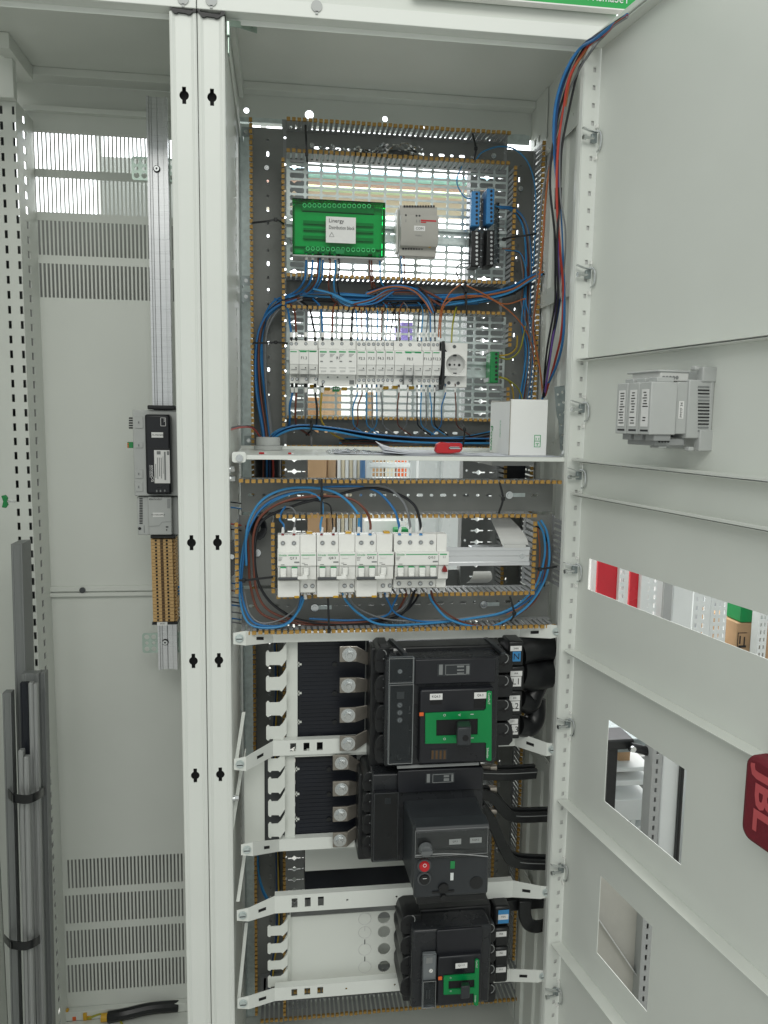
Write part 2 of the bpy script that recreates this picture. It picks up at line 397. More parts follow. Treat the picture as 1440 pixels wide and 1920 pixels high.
for (a, b, c, d) in ((1386, 1192, 1388, 1207), (1394, 1194, 1396, 1210), (1384, 1210, 1398, 1214), (1383, 1186, 1400, 1187), (1382, 1186, 1383, 1222), (1406, 1190, 1407, 1228), (1410, 1200, 1416, 1216)):
    q = rect(a, b, c, d, 1.9); _m.box(q[0], q[1], 1.897, 1.8985, q[2], q[3])
obj('handling_symbols', _m, 'ink', _ct)
slotted_post('slotted_post', 'white slotted post at the right end of the long door slot', 1419, 1436, 1100, 1330, 1.8, ((.3, .007), (.7, .007)), .034)
struct(far_box('back_panel', 'x', 'panel', 1090, 1000, 1480, 1900, 2.6, .02, 'far_white'))
bpy.data.objects['back_panel'].pop('category', None); bpy.data.objects['back_panel'].pop('label', None)
# second cut-out: trolley and posts
_tr = thing('black_trolley', 'black trolley arm with a grey tray, seen through the square door opening', 'trolley', at(1200, 1420, .9))
q = rect(1120, 1388, 1190, 1407, .85); obj('stand', MB().box(q[0]+.05, q[0]+.08, .88, .91, .002, q[2]), 'black_plastic', _tr); obj('arm', MB().box(q[0], q[1], .85, .95, q[2], q[3]), 'black_plastic', _tr, bevel=.006)
a, b = at(1182, 1400, .84), at(1236, 1414, .84); obj('handle', MB().cyl(a, b, .014), 'black_plastic', _tr); obj('knob', MB().cyl(a+Vector((0, -.014, 0)), a+Vector((0, -.022, 0)), .009), 'steel', _tr)
q = rect(1120, 1362, 1188, 1386, 1.0); obj('tray', MB().box(q[0], q[1], .9, 1.3, q[2], q[3]), 'galvanised_dark', _tr, bevel=.004)
_sh = thing('white_shelving', 'white sheet shelves seen through the square door opening', 'shelving', at(1170, 1560, .9))
for (a, b) in ((1440, 1448), (1464, 1474), (1500, 1540), (1552, 1600)):
    q = rect(1110, a, 1222, b, .95); obj('shelf', MB().box(q[0], q[1], .95, 1.25, q[2], q[3]), 'far_white', _sh, bevel=.003)
q = rect(1110, 1420, 1222, 1620, 1.26); obj('back', MB().box(q[0], q[1], 1.26, 1.27, .002, q[3]), 'far_grey', _sh)
for xx in (q[0], q[1]-.02): obj('upright', MB().box(xx, xx+.015, .955, 1.255, .002, q[3]), 'far_white', _sh)
far_box('carton', 'small brown carton on the white shelf in the square door opening', 'carton', 1160, 1405, 1182, 1439, 1.0, .1, 'cardboard', ground=False)
slotted_post('slotted_post', 'grey post with round holes in the square door opening', 1218, 1236, 1395, 1640, .8, ((.5, .007),), .03, 'far_grey')
far_box('white_board', 'narrow white panel right of the grey post in the square opening', 'panel', 1237, 1395, 1270, 1660, .82, .02, 'far_white')
far_box('black_strip', 'black strip at the right side of the square door opening', 'strip', 1277, 1400, 1283, 1540, .8, .02, 'black_plastic')
slotted_post('slotted_post', 'thin white post at the right edge of the square door opening', 1283, 1296, 1400, 1660, .83, ((.5, .005),), .02)
# third cut-out
_sp = thing('steel_sheet', 'folded pale steel sheet seen through the lower door opening', 'sheet', at(1170, 1900, .6))
q = rect(1100, 1600, 1206, 1960, .3); obj('panel', MB().box(q[0], q[1], .3, .304, .002, q[3]), 'beige_grey', _sp)
a, b = at(1110, 1705, .295), at(1205, 1845, .295); obj('fold', MB().strip([a, b], (0, .02, 0), (0, 0, .004)), 'aluminium', _sp)
slotted_post('slotted_post', 'grey post with oval holes beside the steel sheet in the lower opening', 1203, 1222, 1600, 1940, .27, ((.5, .005),), .026, 'far_grey')

# ================================================================== cabinets
CAT = 'cabinet'
ZT = 2.112                                   # underside of the roofs
XS = -.1295                                  # where the two cabinets meet
wide = thing('switchgear_cabinet', 'wide white cabinet packed with wiring and breakers, its plates swung open', CAT, (XS, 0, 0))
narrow = thing('switchgear_cabinet', 'narrow white cabinet, nearly empty, with slotted back sheet, left of the wide one', CAT, (-.53, 0, 0))

def post(parent, x0, x1, keys, caps):
    mb = MB(); zb, zt = .04, at(343, 22, 0).z; xm = (x0+x1)/2
    holes = [keyhole(xm, at(px, py, 0).z) for px, py in keys]
    mb.plate(rc(x0+.0085, x1-.0085, zb, zt), holes, 'y', .0015, .0035)
    for s, e in ((1, x0), (-1, x1)):
        P = [(e, .0335), (e, .0012), (e+.0012*s, 0), (e+.0042*s, -.0006), (e+.0065*s, .0008), (e+.0084*s, .0015), (e+.0084*s, .0032), (e+.003*s, .0032), (e+.003*s, .0335)]
        mb.extr(P, 'z', zb, zt)
    for e in (-.0055, .0055): mb.extr([(xm+e-.0016, .0016), (xm+e-.0008, .0009), (xm+e+.0008, .0009), (xm+e+.0016, .0016)], 'z', zb, min(at(343, 150, 0).z, zt)) if False else None
    o = obj('post', mb, 'white_paint_gloss', parent)
    obj('post_dark_fill', MB().box(x0+.0035, x1-.0035, .012, .033, zb, zt-.01), 'hole_dark', o)  # dark box added inside as the shade seen through the keyholes
    mb = MB(); P = [(at(a, b, -.003).x, at(a, b, -.003).z) for a, b in caps]; mb.extr(P, 'y', -.003, .034)
    obj('end_cap', mb, 'black_plastic', o)
KL = [(346, 178), (358, 1018), (363, 1240), (367, 1455)]
capL = [(317, 9), (322, 9), (323, 14.5), (361, 20), (362, 14), (367.5, 14.5), (367.5, 22), (362, 22.5), (356, 26.5), (352, 26.5), (349, 24.5), (334, 22.5), (331, 24.5), (326, 23.5), (319, 16)]
capR = [(a+52.5, b+7.5) for a, b in capL[:4]]+[(414, 23), (415, 17.5), (421, 18), (422, 27)]+[(a+52.5, b+7.5) for a, b in capL[7:]]
capR[0] = (368.5, 14); capR[1] = (374, 14)
post(narrow, -.1705, -.1303, KL, capL)
post(wide, -.1289, -.0885, KL, capR)

# roofs, header, rear rails
for par, x0, x1 in ((narrow, -.54, XS-.0006), (wide, XS+.0006, .535)):
    obj('roof', MB().box(x0, x1, .005, .43, ZT, ZT+.002), 'white_paint', par)
    obj('header_beam', MB().box(x0, x1, -.004, .02, 2.058, 2.081).box(x0, x1, .0185, .0205, 2.05, 2.0585), 'white_paint_gloss', par, bevel=.0025)
    obj('fascia', MB().box(x0, x1, .004, .006, 2.0815, 2.125).box(x0, x1, -.012, .004, 2.121, 2.125), 'white_paint', par, bevel=.0008)
    obj('rear_rail', MB().box(x0-.03, x1-.012, .372, .4165, 2.097, 2.1118), 'white_paint', par, bevel=.001)
# hooks of the header
for par, px, py in ((wide, 594, 14), (narrow, 343, 0), (wide, 396, 3)):
    p = at(px, py-3, -.006); obj('hook_bolt', MB().cyl(p, p+Vector((0, .003, 0)), .0085, n=20).box(p.x-.002, p.x+.002, p.y, p.y+.003, p.z-.0115, p.z-.007), 'light_grey_plastic', par)
sg = thing('name_board', 'green name board with white letters above the wide cabinet', 'sign', (.3, -.013, 2.125))
X0 = at(775, 0, -.013).x; X1 = .56
obj('board', MB().box(X0, X1, -.013, -.002, at(1000, 3.5, -.013).z, 2.175), 'sign_green', sg, bevel=.0006)
p = at(1141, 3.6, -.0136); text('PrismaSeT', sg, 0, 0, 0, .0135, 'white_print', pos=(p.x, -.0136, p.z+.0066), wpx=.070)
obj('edge', MB().box(X0, X1, -.0155, -.001, at(1000, 3.5, -.013).z-.0022, at(1000, 3.5, -.013).z-.0002), 'white_plastic', sg)

# narrow cabinet back sheet with louvre slots
XB0, XB1 = -.503, -.132
x = at(57, 280, .4).x; us = [XB0]
while x < XB1-.006: us += [x, x+.0046]; x += .0079
us.append(XB1)
rows = [(57, 247, 315), (60, 331, 396), (63, 412, 477), (70, 493, 557)]; rowb = [(122, 1613, 1667), (124, 1680, 1733), (126, 1746, 1798), (129, 1810, 1862)]
zs = []
for px, a, b in rows+rowb: zs.append((at(px, b, .4).z, at(px, a, .4).z))
zz = sorted([z for p in zs for z in p]); ztop = at(48, 204, .4).z; zseam = at(84, 1114, .4).z
up = [z for z in zz if z > zseam]; lo = [z for z in zz if z < zseam]
obj('back_sheet', MB().grid(us, [zseam+.001]+up+[ztop], lambda i, j: i % 2 == 1 and j % 2 == 1 and i > 0, 'y', .40, .4015), 'white_paint', narrow)
xl = at(115, 1700, .4).x; us2 = [XB0]; x = xl
while x < XB1-.006: us2 += [x, x+.0040]; x += .0079
us2.append(XB1); zlo = [.06]+lo+[zseam-.001]
obj('back_sheet', MB().grid(us2, zlo, lambda i, j: i % 2 == 1 and j % 2 == 1 and not (j == 7 and i < 4), 'y', .4005, .402), 'white_paint', narrow)
zs1 = at(84, 1102, .4).z
obj('back_seam', MB().box(XB0, XB1, .392, .3995, zseam-.005, zseam+.003).box(XB0, XB1, .395, .3992, zseam+.0055, zs1+.003), 'white_paint', narrow, bevel=.0008)
p = at(154, 1107, .39); obj('seam_bolt', MB().cyl(p, p+Vector((0, .01, 0)), .006), 'dark_grey_plastic', narrow)
obj('back_top_band', MB().box(XB0-.09, XB1, .412, .4135, ztop-.01, 2.0965), 'white_paint', narrow)
obj('back_lip', MB().box(XB0, XB1, .386, .4115, ztop-.006, ztop+.004), 'white_paint', narrow, bevel=.001)
zf = at(130, 1895, .4).z
obj('base_sheet', MB().box(-.55, XB1, -.02, .385, zf-.016, zf-.014).box(XB0, XB1, .385, .3995, zf-.014, zf+.008), 'white_paint', narrow, bevel=.001)
# its left side: slotted rear post and side sheet
def slots(u0, u1, z0, z1, cols, pitch, sh, zoff=0, gap=.5):
    us = [u0]
    for c, cw in cols: us += [c-cw/2, c+cw/2]
    us.append(u1); zs = [z0]; z = z0+zoff+.01
    while z < z1-sh-.004: zs += [z, z+sh]; z += pitch
    zs.append(z1); return us, zs
YP = .30
xa, xb = at(8, 480, YP).x, at(41, 480, YP).x
us, zz = slots(xa-.06, xb, .05, at(40, 188, YP).z, ((at(13.5, 480, YP).x, .0055), (at(36.5, 480, YP).x, .0058)), .0276, .0145, .004)
mb = MB().grid(us, zz, lambda i, j: i % 2 == 1 and j % 2 == 1, 'y', YP, YP+.002)
obj('rear_post', mb, 'white_paint', narrow)
zz2 = [zz[0]]
us = [YP+.002, YP+.036, YP+.052, .399]
obj('rear_post_side', MB().grid(us, [z+.0 for z in zz], lambda i, j: i == 1 and j % 2 == 1, 'x', xb-.002, xb+.0), 'white_paint', narrow)
obj('rear_post_dark', MB().box(xa-.055, xb-.012, YP+.028, YP+.03, .05, zz[-1]), 'dark_grey_plastic', narrow)  # added dark sheet giving the post slots their shade
obj('side_sheet', MB().box(xa-.064, xa-.0615, -.3, .40, .05, ZT), 'white_paint', narrow)
obj('side_strut', MB().box(xa-.05, xb+.004, YP-.02, YP-.002, zz[-1]-.004, 2.09).box(xb-.01, xb+.012, YP-.06, .37, 2.085, 2.1115), 'white_paint', narrow, bevel=.001)

# panel standing behind the narrow cabinet that closes most of its louvres
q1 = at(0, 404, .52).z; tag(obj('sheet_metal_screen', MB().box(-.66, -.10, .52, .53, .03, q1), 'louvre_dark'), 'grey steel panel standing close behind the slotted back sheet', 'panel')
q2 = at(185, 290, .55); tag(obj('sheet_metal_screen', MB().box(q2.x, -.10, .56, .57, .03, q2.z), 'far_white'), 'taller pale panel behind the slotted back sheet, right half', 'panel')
# floor line things low behind the louvres
# wide cabinet: left side sheet with a column of slots, right side
XLW = -.0885
zc = at(443, 300, .25).z
us = [.036, .238, .256, .399]; zs = [.05]; z = .062
while z < 2.03: zs += [z, z+.0135]; z += .0272
zs.append(2.1115)
obj('side_sheet', MB().grid(us, zs, lambda i, j: i == 1 and j % 2 == 1, 'x', XLW-.0015, XLW), 'white_paint', wide)
obj('side_slot_dark', MB().box(XLW-.012, XLW-.010, .2, .30, .05, 2.05), 'dark_grey_plastic', wide)  # dark sheet added behind the slot column as its shade
obj('side_strut', MB().box(XLW+.0005, XLW+.010, .05, .37, 2.078, 2.1115).hexa([(XLW+.0005, .06, 2.03), (XLW+.004, .06, 2.03), (XLW+.004, .36, 2.0), (XLW+.0005, .36, 2.0), (XLW+.0005, .06, 2.052), (XLW+.004, .06, 2.052), (XLW+.004, .36, 2.022), (XLW+.0005, .36, 2.022)]), 'white_paint', wide, bevel=.0008)
# zinc upright strip beside it
X0 = at(448, 500, .37).x; X1 = at(472, 500, .37).x
obj('zinc_upright', MB().box(X0, X1, .37, .39, .08, at(460, 232, .37).z).box(X0+.004, X0+.0055, .366, .37, .08, at(460, 240, .37).z), 'galvanised', wide, bevel=.0008)
q = rect(935, 254, 992, 272, .372); obj('tie_plate', MB().box(q[0], q[1], .3665, .3715, q[2], q[3]), 'galvanised', wide, bevel=.0006)
obj('cross_tie', MB().box(X0-.01, at(985, 262, .372).x, .372, .39, at(700, 243, .372).z, at(700, 234, .372).z), 'galvanised', wide, bevel=.0008)
# top of the back: sheet with three round holes
X0, X1 = XLW-.003, .527; zb, zt = at(725, 246, .4).z, 2.098
hs = []
for px, py, r in ((462, 207, .0056), (580, 215, .0088), (722, 223, .0056), (793, 241, .005)):
    c = at(px, py, .4); hs.append(circ(c.x, max(c.z, zb+.008), r))
c = at(580, 202, .4); 
obj('back_top_sheet', MB().plate(rc(X0, X1, zb, zt), hs, 'y', .40, .4015), 'white_paint', wide)
# right side of the wide cabinet
XR = .526
obj('side_sheet', MB().box(XR, XR+.0015, .075, .41, .05, ZT).box(XR, XR+.0015, .036, .060, .05, ZT).box(XR, XR+.0015, .060, .075, 2.0, ZT), 'white_paint', wide)
for (ya, yb, dx) in ((.09, .13, .006), (.17, .20, .005), (.245, .285, .006)):
    obj('side_rib', MB().extr([(ya, 0), (ya+.004, dx), (yb-.004, dx), (yb, 0)], 'z', .06, 2.0).__class__(Matrix(((0, -1, 0, XR), (1, 0, 0, 0), (0, 0, 1, 0), (0, 0, 0, 1)))).extr([(ya, 0), (ya+.004, dx), (yb-.004, dx), (yb, 0)], 'z', .06, 2.0), 'white_paint', wide)
for i, (px, py) in enumerate(((1040, 262), (1040, 552), (1030, 838), (1012, 1420), (1012, 1700))):
    z = atx(px, py, XR-.008).z; hs = []
    for k in range(9):
        y0 = .06+k*.036; hs.append(circ(y0, z+.009, .0026, 8)); 
        if k % 2: hs.append(circ(y0+.016, z-.008, .0022, 8))
    obj('side_bar', MB().plate(rc(.045, .385, z-.016, z+.016), hs, 'x', XR-.010, XR-.0085), 'white_paint', wide)
us = [.30, .335, .347, .362, .374, .398]
obj('rear_post', MB().grid(us, zs, lambda i, j: i in (1, 3) and j % 2 == 1, 'x', XR-.0035, XR-.0015), 'white_paint', wide)
# front right post (slim, behind the door stile)
xr = at(1054, 1160, 0).x
obj('post', MB().box(xr+.0, xr+.037, .0, .034, .04, 2.05), 'white_paint_gloss', wide, bevel=.003)
# bottom sheet
zf = at(700, 1925, .30).z
obj('base_sheet', MB().box(XLW, XR, .0, .40, zf-.012, zf-.010), 'white_paint', wide)
obj('added_low_sheet', MB().box(XLW, XR, .4015, .403, .04, .42), 'white_paint', wide)  # added to keep the rear lamp off the base sheet
# small zinc latch at the top of the left post and its arm
lt = thing('zinc_latch', 'greenish zinc latch with a lever at the top of the double post', 'latch', at(430, 80, .0))
a = at(424.5, 38, .0); b = at(431, 66, .0); obj('plate', MB().box(a.x, b.x, .0, .02, b.z, a.z), 'zinc_green', lt, bevel=.001)
a = at(426, 66, .0); b = at(430, 98, .0); obj('tongue', MB().box(a.x, b.x, .004, .016, b.z, a.z), 'zinc_green', lt, bevel=.001)
a = at(431, 44, .0); b = at(482, 57, .05)
obj('lever', MB().strip([a, a+(b-a)*.3+Vector((0, 0, .002)), b], (0, 0, .009), (0, .002, 0)), 'zinc_green', lt)

# ================================================================== slotted wiring ducts
def finger_mesh(L, horiz, w_=.0060, t=.0019):
    mb = MB()
    if horiz: mb.box(-w_/2, w_/2, .005, L, -t/2, t/2, 0).box(-w_/2-.0004, w_/2+.0004, 0, .0052, -.0029, .0029, 1)
    else:     mb.box(-t/2, t/2, .005, L, -w_/2, w_/2, 0).box(-.0029, .0029, 0, .0052, -w_/2-.0004, w_/2+.0004, 1)
    return mesh('finger', mb, ['duct_wall', 'duct_tip'])
FM = {}
def fmesh(L, horiz):
    k = (round(L, 4), horiz)
    if k not in FM: FM[k] = finger_mesh(L, horiz)
    return FM[k]
ROOT = .012
def base_holes(u0, u1, c, horiz, step=.021, seed=1):
    rnd = random.Random(seed); hs = []; u = u0+.018; k = 0
    while u < u1-.018:
        kind = k % 4; L, W = ((.0115, .0052), (.0055, .0044), (.0115, .0052), (.0066, .0046))[kind]
        hs.append(rr(u-L/2, u+L/2, c-W/2, c+W/2) if horiz else rr(c-W/2, c+W/2, u-L/2, u+L/2)); u += step; k += 1
    return hs
def hduct(label, X0, X1, Zt, Zb, Yt, Yb, pitch=.0102, skip=None, top=True, bot=True, tx=None, bx=None, group='wiring ducts'):
    t = thing('wiring_duct', label, 'wiring duct', ((X0+X1)/2, Yb, Zb), group)
    obj('base', MB().plate(rc(X0, X1, Zb, Zt), base_holes(X0, X1, (Zt+Zb)/2, True), 'y', Yb, Yb+.0018), 'duct_grey', t)
    L = Yb-Yt-ROOT; me = fmesh(L, True); r_ = MB()
    for on, z, rg in ((top, Zt, tx), (bot, Zb, bx)):
        if not on: continue
        a, b = rg if rg else (X0, X1)
        r_.box(a, b, Yb-ROOT, Yb-.0001, z-.0008, z+.0008)
        x = a+.004
        while x < b-.003:
            o = inst('finger', me, (x+random.uniform(-.0004, .0004), Yt+random.uniform(-.0006, .0006), z+random.uniform(-.0005, .0005)), t, (random.uniform(-.02, .02), 0, random.uniform(-.015, .015)))
            x += pitch
    obj('root_strip', r_, 'duct_wall', t)
    return t
def vduct(label, XL, XR_, Zt, Zb, Yt, Yb, pitch=.0102, lr=None, rrg=None, left=True, right=True, group='wiring ducts', holes=True):
    t = thing('wiring_duct', label, 'wiring duct', ((XL+XR_)/2, Yb, Zb), group)
    obj('base', MB().plate(rc(XL, XR_, Zb, Zt), base_holes(Zb, Zt, (XL+XR_)/2, False, .0262) if holes else [], 'y', Yb, Yb+.0018), 'duct_grey', t)
    xc = (XL+XR_)/2
    if holes: obj('light_stop_strip', MB().plate(rc(xc-.012, xc+.012, Zb+.002, Zt-.002), base_holes(Zb+.0042, Zt, xc, False, .0524), 'y', Yb+.008, Yb+.0092), 'duct_wall', t)  # added strip that blocks light through some of the base holes
    L = Yb-Yt-ROOT; me = fmesh(L, False); r_ = MB()
    for on, x, rgs in ((left, XL, lr), (right, XR_, rrg)):
        if not on: continue
        for a, b in (rgs if rgs else [(Zb, Zt)]):
            r_.box(x-.0008, x+.0008, Yb-ROOT, Yb-.0001, a, b); z = a+.004
            while z < b-.003:
                inst('finger', me, (x+random.uniform(-.0004, .0004), Yt+random.uniform(-.0006, .0006), z+random.uniform(-.0003, .0003)), t, (random.uniform(-.015, .015), 0, random.uniform(-.02, .02)))
                z += pitch
    obj('root_strip', r_, 'duct_wall', t)
    return t
YT, YB = .27, .335
def zt_(px, py): return at(px, py, YT).z
xl, xr1 = at(471, 400, YT).x, at(531, 400, YT).x
xrl, xrr = at(964, 410, YT).x, at(1015, 420, YT).x
hx0, hx1 = at(533, 260, YT).x+.004, at(963, 250, YT).x
d_top = hduct('topmost grey wiring duct above the wire grid with the green block', hx0, hx1, zt_(745, 235), zt_(750, 293), YT, YB)
d_mid = hduct('grey wiring duct full of blue wires between the two device grids', hx0, hx1, zt_(745, 522), zt_(745, 581), YT, YB)
d_low = hduct('grey wiring duct behind the papers just above the white shelf', hx0, hx1, zt_(745, 785), zt_(745, 839), YT, YB)
zsh = at(471, 900, YT).z
d_vl = vduct('tall grey wiring duct along the left side of the wide cabinet', xl, xr1, zt_(469, 214), zt_(482, 1905), YT, YB,
      rrg=[(zt_(536, 1905), zt_(533, 1207)), (zt_(531, 900), zt_(531, 850)), (zt_(532, 800), zt_(530, 290))])
d_vr = vduct('tall grey wiring duct along the right side of the wide cabinet', xrl, xrr, zt_(1022, 262), zt_(975, 1800), YT, YB,
      lr=[(zt_(962, 528), zt_(966, 303)), (zt_(950, 650), zt_(950, 600)), (zt_(948, 752), zt_(948, 722)), (zt_(945, 1800), zt_(950, 858))])
zb = at(620, 1905, YT).z
hduct('grey wiring duct lying across the bottom of the wide cabinet', at(488, 1915, YT).x, at(1000, 1880, YT).x, zb+.062, zb, YT, YB)
# lower frame, further forward
Y2T, Y2B = .0, .065
z2 = lambda px, py: at(px, py, Y2T).z
hduct('grey wiring duct right below the white shelf, over the breaker row', at(447, 903, Y2T).x, at(1062, 903, Y2T).x, z2(750, 903), z2(760, 968), Y2T, Y2B, bx=(at(517, 968, Y2T).x, at(1008, 968, Y2T).x))
hduct('grey wiring duct under the breaker row, over the black switches', at(449, 1185, Y2T).x, at(1051, 1172, Y2T).x, z2(760, 1116), z2(750, 1181), Y2T, Y2B, tx=(at(518, 1116, Y2T).x, at(1003, 1112, Y2T).x))
za, zb_ = z2(760, 968)-.006, z2(760, 1116)+.006
vduct('short grey wiring duct left of the breaker row', at(444, 1050, Y2T).x, at(512, 1050, Y2T).x, za, zb_, Y2T, Y2B, holes=False)
vduct('short grey wiring duct right of the breaker row', at(1002, 1040, Y2T).x, at(1057, 1040, Y2T).x, za, zb_, Y2T, Y2B, holes=False)

# perforated grey uprights at the back
def upright(label, x0, x1):
    X0, X1 = at(x0, 880, .357).x, at(x1, 880, .357).x; W = X1-X0; z = .10; k = 0; st = .0255
    t = thing('perforated_upright', label, 'upright', ((X0+X1)/2, .357, .1), 'perforated uprights'); mb = MB()
    while z < 2.02:
        hs = []; c = z+st/2
        if W > .05:
            hs.append(plus(X0+W*.46, c, .014, .0014)); hs.append(rc(X0+W*.78, X0+W*.92, c-.001, c+.001))
            if k % 2 == 0: hs.append(circ(X0+W*.11, c+.004, .0026, 8))
        else:
            hs.append(circ(X0+W*.64, c+.006, .0026, 8))
            if k % 2: hs.append(rc(X0+W*.5, X0+W*.8, c-.006, c-.004))
            else: hs.append(plus(X0+W*.26, c, .0085, .0014))
        mb.plate(rc(X0, X1, z, z+st), hs, 'y', .357, .359); z += st; k += 1
    obj('sheet', mb, 'upright_grey', t)
    obj('flange', MB().box(X0, X0+.002, .3592, .39, .1, 2.03).box(X1-.002, X1, .3592, .39, .1, 2.03), 'upright_grey', t)
upright('narrow grey perforated upright beside the left wiring duct', 530, 577)
upright('broad grey perforated upright behind the right end of the grids', 868, 932)

# wire grid mounting plates
def gridplate(label, x0, y0, x1, y1, YG):
    X0, X1, Z0, Z1 = rect(x0, y0, x1, y1, YG); cx, cz, bar = .0318, .0141, .0041
    t = thing('mounting_grid', label, 'mounting plate', ((X0+X1)/2, YG, Z0), 'galvanised mounting grids')
    us = [X0]; u = X0+.007
    while u < X1-cx*.4: us += [u, min(u+cx-bar, X1-.003)]; u += cx
    us.append(X1); zs = [Z0]; z = Z0+.006
    while z < Z1-cz*.6: zs += [z, z+cz-bar]; z += cz
    zs.append(Z1)
    mb = MB(); holes = []
    mb.grid(us, zs, lambda i, j: i % 2 == 1 and j % 2 == 1, 'y', YG, YG+.0018)
    c = .0022                                     # rounded corners of each opening
    for i in range(1, len(us)-1, 2):
        for j in range(1, len(zs)-1, 2):
            a, b, e, g = us[i], us[i+1], zs[j], zs[j+1]
            for (x, zz, sx, sz) in ((a, e, 1, 1), (b, e, -1, 1), (a, g, 1, -1), (b, g, -1, -1)):
                mb.add([(x, YG, zz), (x+sx*c, YG, zz), (x, YG, zz+sz*c)], [(0, 1, 2)])
    obj('sheet', mb, 'galvanised', t)
    return t
YG = .318
gridplate('galvanised mounting grid behind the green distribution block', 537, 298, 950, 527, YG)
gridplate('galvanised mounting grid behind the long row of modular devices', 537, 588, 946, 786, YG)
# pressed zinc cover at the right end of the lower grid and the flat sheet behind it
def din_rail(label, x0, x1, yt, yb, YF, m='galvanised'):
    X0, X1, Z0, Z1 = rect(x0, yt, x1, yb, YF); t = thing('mounting_rail', label, 'rail', ((X0+X1)/2, YF, Z0), 'mounting rails')
    h = Z1-Z0; hs = []; x = X0+.012
    while x < X1-.02: hs.append(rr(x, x+.015, (Z0+Z1)/2-.0028, (Z0+Z1)/2+.0028)); x += .0215
    obj('web', MB().plate(rc(X0, X1, Z0+.005, Z1-.005), hs, 'y', YF+.0075, YF+.0085), m, t)
    P = lambda z0, s: [(YF+.0085, z0+.005*s), (YF+.0075, z0+.0048*s), (YF+.0008, z0+.0048*s), (YF+.0008, z0), (YF, z0), (YF, z0+.0058*s), (YF+.0085, z0+.0058*s)]
    obj('lips', MB().extr(P(Z0, 1), 'x', X0, X1).extr(P(Z1, -1), 'x', X0, X1), m, t)
    return t
din_rail('zinc rail with oblong holes carrying the green distribution block', 537, 950, 424, 454, .296)
din_rail('zinc rail with oblong holes behind the long row of modular devices', 537, 915, 674, 704, .270)

# ================================================================== shelf with its tabs
SHZ = 1.388
sh = thing('tray_shelf', 'white sheet shelf across the wide cabinet holding papers and a carton', 'shelf', (.2, .0, SHZ))
obj('tray', MB().box(-.083, .4845, -.003, .25, SHZ-.0012, SHZ).box(-.083, .4845, -.0045, -.0032, SHZ-.007, SHZ).box(-.083, .4845, .25, .2512, SHZ-.001, SHZ+.006), 'white_paint_gloss', sh, bevel=.0004)
for px, s in ((448, 1),):
    X0, X1, Z0, Z1 = rect(435, 853, 461, 867, -.006)
    obj('tab', MB().plate(rr(X0, X1, Z0, Z1+.005, .004), [], 'y', -.0075, -.0055), 'white_paint_gloss', sh)
    p = at(449, 859, -.0078); obj('tab_screw', MB().cyl(p, p-Vector((0, .003, 0)), .0062, .0054, 16).box(p.x-.005, p.x+.005, p.y-.0035, p.y-.0029, p.z-.0006, p.z+.0006), 'steel', sh)
obj('support', MB().box(.355, .43, .02, .24, SHZ-.016, SHZ-.0014), 'mid_grey_plastic', sh)

# screws and rivets of the ducts
def screw(par, px, py, Y, r=.0055, m='steel', name='screw'):
    p = at(px, py, Y)
    return obj(name, MB().cyl(p, p-Vector((0, .0022, 0)), r, r*.85, 14).cyl(p-Vector((0, .0022, 0)), p-Vector((0, .0034, 0)), r*.55, r*.5, 6), m, par)
for px, py in ((500, 315),): screw(d_vl, px, py, YB, .0055)
for px, py in ((585, 273), (672, 279), ): screw(d_top, px, py, YB, .006)
for px, py in ((925, 293), (976, 354)): screw(d_vr, px, py, YB, .0062)

# ================================================================== open door of front plates, swung out towards the viewer
_v = ray(265, 778); _v.z = 0; _v.normalize(); DU = -_v                   # along the door, hinge -> free edge
DN = Vector((-DU.y, DU.x, 0)); DN = DN if DN.x < 0 else -DN              # out of the face we see
DH = at(1100, 680, -.012); DH.z = 0
DX = Matrix(((DU.x, DN.x, 0, DH.x), (DU.y, DN.y, 0, DH.y), (0, 0, 1, 0), (0, 0, 0, 1)))   # local (u, n, z) -> place
def atd(px, py, off=0):
    d = ray(px, py); t = ((DH-EYE).dot(DN)+off)/d.dot(DN); p = EYE+d*t-DH; return p.dot(DU), p.z
door = thing('hinged_plate_door', 'open white door made of stacked front plates, with cut-outs and a meter', 'door', (DH.x, DH.y, .06))
DW = .60; LIP = .022; TH = .0013
def dz(*pts): return sum(atd(*p)[1] for p in pts)/len(pts)
ztop = dz((1133, 92), (1200, 24))
s1 = dz((1100, 678), (1440, 632)); s2 = dz((1090, 866), (1440, 898)); s3 = dz((1086, 925), (1440, 993)); s4 = dz((1075, 1215), (1250, 1318)); s5 = dz((1065, 1500), (1300, 1712)); s6 = dz((1055, 1768), (1160, 1905))
c4 = (atd(1103, 1075)[0], DW-.06, dz((1100, 1103), (1440, 1238)), dz((1104, 1046), (1437, 1154)))
c5 = ((atd(1141, 1347)[0]+atd(1133, 1500)[0])/2, (atd(1276, 1624)[0]+atd(1288, 1448)[0])/2, dz((1133, 1500), (1276, 1624)), dz((1141, 1347), (1288, 1448)))
c6 = ((atd(1128, 1641)[0]+atd(1117, 1783)[0])/2, (atd(1213, 1899)[0]+atd(1222, 1740)[0])/2, dz((1117, 1783), (1213, 1899)), dz((1128, 1641), (1222, 1740)))
zs = [(ztop, s1, None), (s1, s2, None), (s2, s3, None), (s3, s4, c4), (s4, s5, c5), (s5, s6, c6), (s6, .08, None)]
